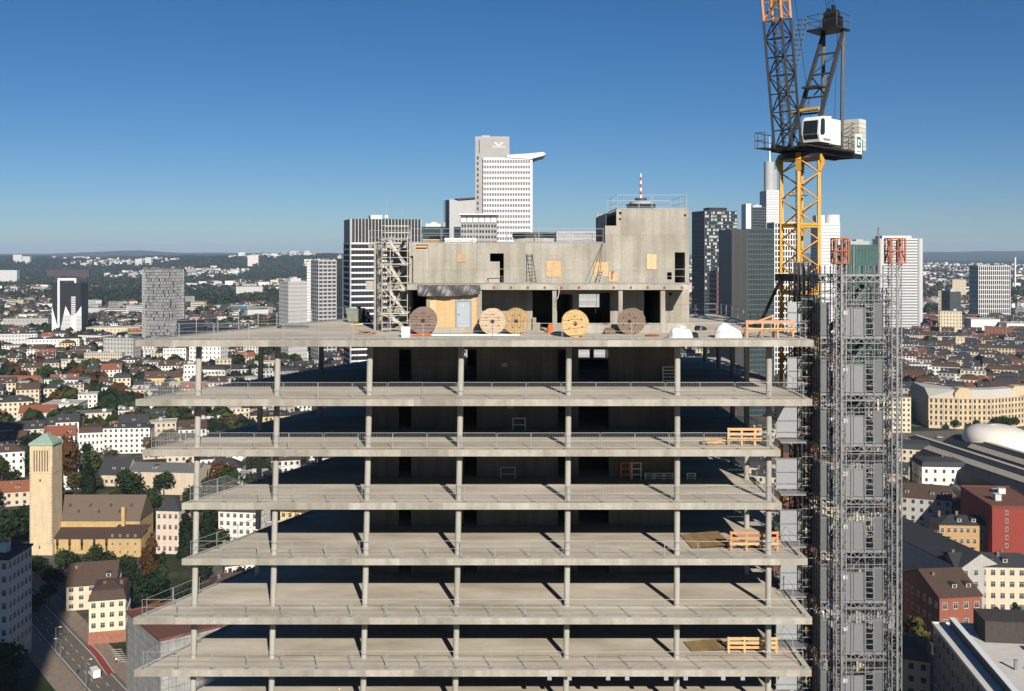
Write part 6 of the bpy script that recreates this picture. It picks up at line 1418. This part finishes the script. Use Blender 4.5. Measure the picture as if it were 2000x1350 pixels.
for x, yb, hp, k, c, sp, lb in (
  (121, 960, 118, 'round', 'rust brown', .7, 'big rust brown tree right behind the church tower'),
  (173, 965, 70, 'columnar', 'deep green', 1.1, 'tall dark fir in front of the long white block'),
  (172, 945, 70, 'round', 'olive green', .95, 'broad olive tree behind the dark fir'), (215, 900, 26, 'round', 'yellow green', 1.5, 'yellowish tree crown before the white block'),
  (288, 1042, 90, 'round', 'dark green', .8, 'large dark tree between church nave and pinkish house'), (320, 968, 50, 'round', 'dark green', 1.1, 'leafy tree behind the pinkish house'),
  (123, 1118, 50, 'round', 'dark green', 1.0, 'round clipped tree at the church tower foot'), (188, 1116, 55, 'round', 'dark green', 1.0, 'round clipped tree before the church aisle'),
  (291, 1125, 76, 'tall', 'rust brown', 1.1, 'pale trunked birch before the church annex'),
  (364, 1090, 100, 'columnar', 'deep green', 1.0, 'tall columnar hedge beside the pinkish house'), (405, 1060, 86, 'columnar', 'deep green', 1.0, 'second tall columnar hedge beyond the corner column'),
  (255, 1150, 46, 'round', 'deep green', 1.3, 'dark bush like tree below the birch'), (318, 1105, 30, 'tall', 'dark green', 1.2, 'small conical fir beside the birch'),
  (20, 1085, 90, 'round', 'deep green', 1.0, 'shaded tree left of the church tower'), (40, 1150, 50, 'round', 'deep green', 1.1, 'shaded street tree before the church'), (95, 1180, 40, 'round', 'deep green', 1.2, 'shaded street tree beside the avenue'),
  (70, 1128, 46, 'round', 'deep green', 1.2, 'dark tree before the church tower base'), (104, 1148, 44, 'round', 'deep green', 1.2, 'dark tree between church and villa'), (140, 1112, 30, 'round', 'deep green', 1.3, 'dark low tree in front of the aisle corner'), (75, 1205, 44, 'round', 'deep green', 1.1, 'shaded street tree right of the modern shaded block'), (250, 1120, 40, 'round', 'dark green', 1.1, 'leafy tree in front of the church annex'), (1985, 1215, 40, 'tall', 'dark green', 1.1, 'dark conifer beside the parked cars'), (1995, 1262, 52, 'round', 'dark green', 1.0, 'bushy tree at the edge of the white roofed office'),
  (1958, 1240, 40, 'round', 'dark green', 1.0, 'small tree between cars and brown roof house'),
  (1865, 842, 22, 'round', 'dark green', 1.0, 'first station square tree before the curved sandstone building'), (1908, 842, 22, 'round', 'dark green', 1.0, 'second station square tree before the curved sandstone building'),
  (1945, 840, 26, 'round', 'dark green', 1.0, 'third station square tree before the curved sandstone building'), (1962, 838, 28, 'round', 'dark green', 1.0, 'fourth station square tree before the curved sandstone building'), (1980, 838, 26, 'round', 'dark green', 1.0, 'fifth station square tree before the curved sandstone building'),
  (1880, 866, 16, 'round', 'olive green', 1.1, 'low olive tree in the middle of the station forecourt')):
    tpx(x, yb, hp, k, c, lb, sp); d = GD(yb); EXC.append((PX(x, d), d, 4))

# ------------------------------------------------------------------ streets of town houses, blocks with courtyards
def free(x, y, r): return all((x - a) ** 2 + (y - b) ** 2 > (r + q) ** 2 for a, b, q in EXC)
LOTS = []; YARD = []
def in_view(x, y, m=60): 
    if y < 255: return False
    px = 1000 + x / y * 2000; return -m < px < 2000 + m and not (770 < px < 1285)
for side, ang, rng in ((-1, radians(17), (-1, 1)), (1, radians(-24), (1, 1))):
    ca, sa = cos(ang), sin(ang); r = random.Random(21 + side)
    for row in range(-60, 90):
        base = row * 25.0 + (6 if row % 2 else 0)          # rows pair up: street, yard, street, yard
        u = -1400 + r.uniform(0, 20)
        while u < 1400:
            wd = r.uniform(13, 24); uc = u + wd / 2; u += wd + (.15 if r.random() < .72 else r.uniform(6, 16))
            x = uc * ca - base * sa; y = 900 + uc * sa + base * ca
            if (x > 0) != (side > 0) or not (262 < y < 1750) or not in_view(x, y): continue
            dp = r.uniform(11, 13.5)
            loose = side < 0 and r.random() < .38
            if loose: YARD.append((x, y)); continue
            if r.random() < .06: YARD.append((x, y)); continue
            if not free(x, y, .45 * hypot(wd, dp)): continue
            LOTS.append((y, x, wd, dp, ang + r.uniform(-.04, .04), r.random(), r.random(), r.random(), r.random(), side))
            for _ in range(2 if side < 0 else 1):
                if r.random() < .62:
                    o_ = 13 + r.uniform(-2, 3); uu = uc + r.uniform(-9, 9); YARD.append((uu * ca - (base + o_) * sa, 900 + uu * sa + (base + o_) * ca))
LOTS.sort()
def lot_params(l):
    y, x, wd, dp, a, r1, r2, r3, r4, side = l
    if side < 0:
        wall = ['white', 'white', 'white', 'cream', 'pinkish', 'beige', 'pale grey', 'white'][int(r1 * 8)] if r1 < .97 else 'yellow'
        roof, rc = [('flat', 'pale gravel'), ('gable', 'dark brown'), ('hip', 'dark brown'), ('flat', 'grey'), ('gable', 'dark brown'), ('mansard', 'slate'), ('hip', 'slate'), ('flat', 'pale gravel'), ('gable', 'slate')][int(r2 * 9)] if r4 > .05 else ('gable', 'orange tile')
        st = 2 + int(r3 * 3.2)
    else:
        wall = ['cream', 'sand', 'beige', 'white', 'pinkish', 'grey', 'cream', 'brick red'][int(r1 * 8)]
        roof, rc = [('mansard', 'slate'), ('mansard', 'slate'), ('gable', 'slate'), ('gable', 'dark brown'), ('flat', 'grey'), ('hip', 'slate'), ('gable', 'slate'), ('mansard', 'dark brown')][int(r2 * 8)] if r4 > .1 else ('gable', 'red brown')
        st = 3 + int(r3 * 2.8)
    h = st * 3.15 + .6 + r4; rh = {'flat': 0, 'gable': dp * .36, 'hip': dp * .3, 'mansard': 4.2}[roof]
    return wall, roof, rc, st, h, rh, max(2, int(wd / 3.0))
NUM = {2: 'two', 3: 'three', 4: 'four', 5: 'five'}; RN = {'gable': 'gabled', 'hip': 'hipped', 'mansard': 'mansard', 'flat': 'flat'}
NI = 215; far = {}; SEEN = set()
for i, l in enumerate(LOTS):
    y, x, wd, dp, a, *_, side = l; wall, roof, rc, st, h, rh, nc = lot_params(l)
    if i < NI:
        lb = f"{'church' if side < 0 else 'station'} side {wall} {NUM[st]} storey house with {rc} {RN[roof]} roof"
        if lb in SEEN:
            nb = min((q for q in LOTS if q is not l), key=lambda q: hypot(q[1] - x, q[0] - y)); np_ = lot_params(nb); lb = f'{lb} by a {np_[0]} one'
        SEEN.add(lb)
        house(x, y, wd, dp, h, roof, rh, wall, rc, a, st, nc, lb, group='town houses on the ' + ('church' if side < 0 else 'station') + ' side', near=False, excl=False, seed=i + 1)
    else:
        M = Matrix.Translation((x, y, 0)) @ Matrix.Rotation(a, 4, 'Z')
        far.setdefault(('w', wall), MB()).append(wall_mesh(wd, dp, h, roof, rh), M); far.setdefault(('r', rc), MB()).append(roof_mesh(wd, dp, h, roof, rh), M)
        g = MB()
        for f, al, z0, ww, wh in win_spots(wd, dp, h, st, nc, 'fl' if x > 0 else 'fr'): put(g, f, wd, dp, al, z0, ww, wh, .002, .06, 0)
        far.setdefault(('g', ''), MB()).append(g, M)
        q = MB(); rr = random.Random(i)
        for _ in range(rr.randint(2, 6)):
            xx = rr.uniform(-.46, .46) * wd; t_ = rr.uniform(.1, .8); zz = h + rh * t_; yy = -dp / 2 * (1 - t_) - .2; s_ = rr.uniform(.35, .8); q.box(xx - s_, xx + s_, yy, yy + 1.5, zz - .3, zz + rr.uniform(.5, 1.4))
        far.setdefault(('b', ''), MB()).append(q, M)
# suburbs beyond: smaller and looser to the horizon
r = random.Random(5)
for k in range(10500):
    t = r.random(); y = 1700 * (4.4 ** (t ** .8)); px = r.uniform(-30, 2030)
    if 800 < px < 1270: continue
    x = PX(px, y)
    dens = .5 + .5 * sin(x * .004 + 2) * sin(y * .0031 + x * .0011)
    if y > 2300 and px < 760 and dens < .42 + .2 * smooth(2300, 5200, y): continue
    if px > 1250 and dens < .22: continue
    if 1920 < px and 1930 < y < 2260: continue
    big = r.random() < (.035 + .05 * smooth(2500, 5000, y)); w = r.uniform(24, 50) if big else r.uniform(9, 20); dp = r.uniform(12, 18) if big else r.uniform(9, 13); h = r.uniform(9, 26) if big else r.uniform(6, 13)
    roof = 'flat' if big or r.random() < .2 else r.choice(('gable', 'hip')); rh = dp * .38
    wall = r.choice(('white', 'white', 'white', 'pale grey', 'cream', 'grey')); rc = r.choice(('red brown', 'dark brown', 'slate', 'dark brown', 'slate')) if roof != 'flat' else r.choice(('grey', 'grey', 'pale gravel'))
    M = Matrix.Translation((x, y, terrain(x, y) - .5)) @ Matrix.Rotation(r.choice((.25, -.35, .6, 0)) + r.uniform(-.1, .1), 4, 'Z')
    far.setdefault(('w', wall), MB()).append(wall_mesh(w, dp, h, roof, rh), M)
    rf_ = MB(); 
    if roof == 'flat': rf_.box(-w/2-.2, w/2+.2, -dp/2-.2, dp/2+.2, h, h + .6)
    else: rf_ = roof_mesh(w, dp, h, roof, rh)
    far.setdefault(('r', rc), MB()).append(rf_, M)
    if y < 3600:
        g = MB(); st = max(1, int(h / 3.2))
        for s in range(st): g.box(-w*.46, w*.46, -dp/2 - .06, -dp/2 - .003, h * (s + .32) / st, h * (s + .72) / st)
        if r.random() < .55: far.setdefault(('g', ''), MB()).append(g, M)
allm = MB(); mats = []
for (k, n), mb in far.items():
    mats.append({'w': WALL.get(n), 'r': ROOF.get(n), 'g': M_WIN, 'b': M_ROOFBOX}[k]); allm.append(mb, Matrix.Identity(4), len(mats) - 1)
o_ = allm.build('distant_houses', mats, None, kind='stuff'); tag(o_, 'countless small houses of the suburbs spreading to the horizon', 'houses')

# ------------------------------------------------------------------ yard and street trees, nearest ones singly, the rest as woods
r = random.Random(77)
for k in range(900):
    y = r.uniform(270, 1200); px = r.uniform(-20, 745) if r.random() < .72 else r.uniform(1300, 2020); YARD.append((PX(px, y), y))
hx = {}
for a, b in [(q[1], q[0]) for q in LOTS]: hx.setdefault((int(a // 20), int(b // 20)), []).append((a, b))
def clear_of_house(x, y, m):
    i, j = int(x // 20), int(y // 20)
    return all((x - a) ** 2 + (y - b) ** 2 > m * m for di in (-1, 0, 1) for dj in (-1, 0, 1) for a, b in hx.get((i + di, j + dj), ()))
YARD = [(x, y) for x, y in YARD if in_view(x, y, 20) and free(x, y, 1.5) and clear_of_house(x, y, 9.5)]
YARD.sort(key=lambda p: p[1]); NT = 262; woods = []
MARKS = [(PX(78, 409), 409, 'the yellow church'), (PX(247, 620), 620, 'the long white apartment block'), (PX(330, 411), 411, 'the pinkish four storey house'), (PX(310, 515), 515, 'the windowless beige hall'), (PX(30, 320), 320, 'the modern shaded block'), (262, 480, 'the train shed'), (PX(1900, 712), 715, 'the curved sandstone building'), (PX(1900, 360), 360, 'the long cream house'), (PX(130, 1010), 1010, 'the cream flat roofed block'), (PX(120, 860), 870, 'the white office with fins'), (PX(230, 1090), 1090, 'the grey concrete slab block'), (PX(345, 1060), 1060, 'the white open car park')]
for i, (x, y) in enumerate(YARD):
    k, c = r.choice(TREE_K[:2] * 3 + TREE_K[:1] * 2 + TREE_K[2:] + [TREE_K[5]] * 2); h = r.uniform(8, 17) if k != 'columnar' else r.uniform(8, 13)
    if i < NT:
        mk = min(MARKS, key=lambda m: hypot(m[0] - x, m[1] - y)); dist = hypot(mk[0] - x, mk[1] - y)
        sz = 'small' if h < 10.5 else ('tall' if h > 14 else 'medium')
        hn = min(HOUSES, key=lambda q: hypot(q[0] - x, q[1] - y))
        wh = f'near {mk[2]}' if dist < 45 else f'beside a {hn[2]}'
        tree(x, y, h, k, c, f'{sz} {c} {k if k != "tall" else "upright"} tree {wh}', r.uniform(.85, 1.2))
    else: woods.append((x, y, h, c))
wm = {c: MB() for c in LEAF}
def tuft(mb, x, y, z, h, rr, n):
    for _ in range(n):
        v = Vector((rr.gauss(0, 1), rr.gauss(0, 1), rr.gauss(0, 1))).normalized(); p = Vector((x + v.x * h * .36, y + v.y * h * .36, z + h * .55 + v.z * h * .40)); s = h * rr.uniform(.13, .25)
        nrm = (v + Vector((rr.gauss(0, .4), rr.gauss(0, .4), rr.gauss(0, .4)))).normalized(); a = nrm.orthogonal().normalized() * s; b = nrm.cross(a)
        mb.add([p - a - b*.8, p + a*.9 - b, p + a + b*.9, p - a*.8 + b], [(0, 1, 2, 3)])
for x, y, h, c in woods: tuft(wm[c], x, y, 0, h, r, 46)
for k in range(11500):
    t = r.random(); y = 1300 * (5.2 ** t); px = r.uniform(-30, 2030)
    if 800 < px < 1270: continue
    x = PX(px, y); dens = .5 + .5 * sin(x * .004 + 2) * sin(y * .0031 + x * .0011)
    if y > 2300 and dens > .62 and r.random() < .7: continue
    if px > 1300 and r.random() < .45: continue
    if 1920 < px and 1930 < y < 2260: continue
    c = r.choice(('dark green', 'dark green', 'deep green', 'olive green', 'deep green', 'rust brown' if r.random() < .3 else 'olive green'))
    h = r.uniform(9, 17); n = 1 if y < 2600 else 3
    for _ in range(n): tuft(wm[c], x + r.gauss(0, 14), y + r.gauss(0, 22), terrain(x, y) - 1, h * (1 if n == 1 else 1.25), r, 16 if y < 2200 else 9)
aw = MB(); ml = []
for c, mb in wm.items(): ml.append(LEAF[c]); aw.append(mb, Matrix.Identity(4), len(ml) - 1)
o_ = aw.build('distant_woods', ml, None, kind='stuff'); tag(o_, 'woods and garden trees covering the suburbs far behind', 'woods')

# ------------------------------------------------------------------ vehicles, lamps and people in the streets
def car(x, y, rz, col, label, van=False):
    e = thing('van' if van else 'car', label, 'van' if van else 'car', (x, y, .07), rz, None if van else 'cars parked and driving in the streets')
    m = mat('car_paint_' + col[0], col[1], .3, .03, 1, spec=.6); b = MB()
    if van: b.xprism([(-2.6, .45), (2.5, .45), (2.6, 1.1), (1.9, 1.35), (1.45, 2.35), (1.2, 2.5), (-2.5, 2.55), (-2.6, 2.4)], -.98, .98)
    else: b.xprism([(-2.1, .35), (2.1, .35), (2.15, .75), (1.3, .92), (.55, 1.45), (-1.1, 1.48), (-1.85, .98), (-2.15, .9)], -.86, .86)
    b.build('body', m, e, loc=(0, 0, 0)); g = MB()
    if van: g.add([(1.93, -.85, 1.36), (1.93, .85, 1.36), (1.51, .85, 2.28), (1.51, -.85, 2.28)], [(0,1,2,3)]); [g.add([(1.75, s*.985, 1.4), (1.42, s*.985, 2.2), (.7, s*.985, 2.2), (.7, s*.985, 1.4)], [(0,1,2,3)]) for s in (-1, 1)]
    else:
        g.add([(1.25, -.75, .97), (1.25, .75, .97), (.6, .75, 1.44), (.6, -.75, 1.44)], [(0,1,2,3)]); g.add([(-1.8, -.75, 1.04), (-1.8, .75, 1.04), (-1.15, .75, 1.47), (-1.15, -.75, 1.47)], [(0,1,2,3)])
        for s in (-1, 1): g.add([(1.1, s*.865, .98), (.5, s*.865, 1.38), (-1.05, s*.865, 1.4), (-1.6, s*.865, 1.0)], [(0,1,2,3)])
    g.build('glazing', M_GLASS, e, loc=(0, 0, 0))
    for sx in (-1.35, 1.35):
        for s in (-1, 1): MB().tube((sx, s * .72, .33), (sx, s * .9, .33), .33, n=12).build('wheel', M_BLACK, e, loc=(0, 0, 0))
    return e
RA = atan2(.787, -.617)
CC = {'white': ('white', (.75, .75, .74)), 'silver': ('silver', (.4, .41, .42)), 'black': ('black', (.02, .02, .022)), 'blue': ('blue', (.03, .06, .14)), 'red': ('red', (.3, .03, .03))}
d = GD(1322); car(PX(184, d), d, RA, CC['white'], 'white delivery van driving on the avenue below the corner house', True)
for x, y, c, a, lb in ((1968, 1212, 'white', .2, 'white car parked below the long cream house'), (1992, 1214, 'silver', .3, 'silver car parked next to the white one below the cream house'), (1978, 1228, 'black', .2, 'black car parked in the second row below the cream house'),
     (1835, 856, 'silver', .1, 'silver car on the station forecourt'), (1806, 862, 'black', .2, 'black car on the station forecourt'), (1778, 868, 'white', .2, 'white car on the forecourt near the hoist'), (1852, 862, 'red', .2, 'red car on the station forecourt')):
    d = GD(y); car(PX(x, d), d, a, CC[c], lb)
d = GD(1338); car(PX(262, d), d, RA, CC['blue'], 'dark blue car waiting at the kerb beside the wrapped house')
def lamp(x, yb, hp, label, arm=1):
    d = GD(yb); h = hp * d / 2000; e = thing('street_lamp', label, 'street lamp', (PX(x, d), d, .05), 0, 'street lamps along the avenue')
    MB().tube((0, 0, 0), (0, 0, h), .09, .06, n=8).build('pole', M_GALD, e, loc=(0, 0, 0)); q = MB(); q.tube((0, 0, h), (arm * 1.1, 0, h + .35), .05, n=6); q.build('arm', M_GALD, e, loc=(0, 0, 0))
    q = MB(); q.box(min(arm*1.0, arm*1.75), max(arm*1.0, arm*1.75), -.16, .16, h + .28, h + .4); q.build('lamp_head', M_WHITE, e, loc=(0, 0, 0))
lamp(109, 1272, 45, 'street lamp standing at the shadow edge of the avenue'); lamp(168, 1350, 60, 'street lamp on the near pavement beside the white van'); lamp(118, 1290, 40, 'leaning street lamp in front of the shaded block', -1)
def person_mesh():
    me = bpy.data.meshes.new('body'); V = [(0,0,.95),(0,0,1.2),(0,0,1.42),(0,0,1.53),(0,0,1.66),(0,0,1.76),(.17,0,1.40),(.25,.02,1.13),(.24,-.1,.90),(-.17,0,1.40),(-.25,.02,1.13),(-.24,-.08,.90),(.1,0,.9),(.12,-.08,.5),(.12,.02,.08),(.12,-.14,.04),(-.1,0,.9),(-.12,.08,.5),(-.12,.16,.08),(-.12,.02,.04)]
    E = [(0,1),(1,2),(2,3),(3,4),(4,5),(2,6),(6,7),(7,8),(2,9),(9,10),(10,11),(0,12),(12,13),(13,14),(14,15),(0,16),(16,17),(17,18),(18,19)]
    Rr = [.15,.15,.16,.06,.105,.06,.075,.055,.04,.075,.055,.04,.10,.075,.05,.05,.10,.075,.05,.05]
    me.from_pydata(V, E, []); o_ = bpy.data.objects.new('tmp', me); COL.objects.link(o_); o_.modifiers.new('s', 'SKIN'); o_.modifiers.new('d', 'SUBSURF').levels = 1
    for i, v in enumerate(me.skin_vertices[0].data): v.radius = (Rr[i], Rr[i]); v.use_root = i == 0
    dg = bpy.context.evaluated_depsgraph_get(); out = bpy.data.meshes.new_from_object(o_.evaluated_get(dg)); bpy.data.objects.remove(o_); return out
PM = person_mesh()
def person(loc, rz, m_top, m_leg, label, helmet=None):
    me = PM.copy(); me.materials.clear()
    for q in (m_leg, m_top, mat('skin', (.45, .27, .19), .6, .05, 3), helmet or mat('dark_hair', (.03, .02, .015), .8, .2, 5)): me.materials.append(q)
    for p in me.polygons:
        z = p.center.z; arm = abs(p.center.x) > .2 and z < 1.0; p.material_index = 3 if z > 1.69 or (z > 1.6 and p.center.y > .03) else (2 if z > 1.5 or (arm and z < .98) else (1 if z > .93 else 0)); p.use_smooth = True
    o_ = bpy.data.objects.new('person', me); COL.objects.link(o_); o_.location = loc; o_.rotation_euler.z = rz; return tag(o_, label, 'person')
CLO = {n: mat('cloth_' + n, c, .85, .1, 4) for n, c in (('black', (.02, .02, .022)), ('white', (.7, .7, .68)), ('pink', (.55, .22, .25)), ('navy', (.02, .03, .08)), ('red', (.5, .03, .02)), ('tan', (.3, .22, .14)))}
for x, y, a, t, l, lb in ((174, 1238, 1.0, 'black', 'navy', 'person in black walking past the corner house on the pavement'), (203, 1256, 2.5, 'black', 'tan', 'person in black jacket standing by the sandstone base'), (227, 1296, .4, 'white', 'navy', 'person in white shirt waiting at the crossing'), (232, 1298, 3.0, 'pink', 'tan', 'person in pink beside the one in white'), (152, 1317, 2.2, 'black', 'black', 'person in black on the near pavement opposite the van'), (276, 1345, 1.2, 'pink', 'navy', 'person in pink top near the blue car')):
    d = GD(y); person((PX(x, d), d, .06), a, CLO[t], CLO[l], lb)
person((PX(661, 71.2), 71.6, LEV[7]), .5, CLO['red'], CLO['red'], 'site worker in red overalls on the lowest visible slab', CLO['white'])

# ------------------------------------------------------------------ thin haze over the whole place
hz = MB().box(-16500, 16500, -800, 21800, -1.0, 290.0)
hm = bpy.data.materials.new('haze_air'); hm.use_nodes = True; ht = hm.node_tree
for n in list(ht.nodes): ht.nodes.remove(n)
ho = ht.nodes.new('ShaderNodeOutputMaterial'); pv = ht.nodes.new('ShaderNodeVolumePrincipled')
pv.inputs['Color'].default_value = (.56, .74, 1.0, 1); pv.inputs['Density'].default_value = 4.5e-5; pv.inputs['Anisotropy'].default_value = 0.0
ht.links.new(pv.outputs[0], ho.inputs['Volume'])
o_ = hz.build('haze', hm, None, kind='stuff')
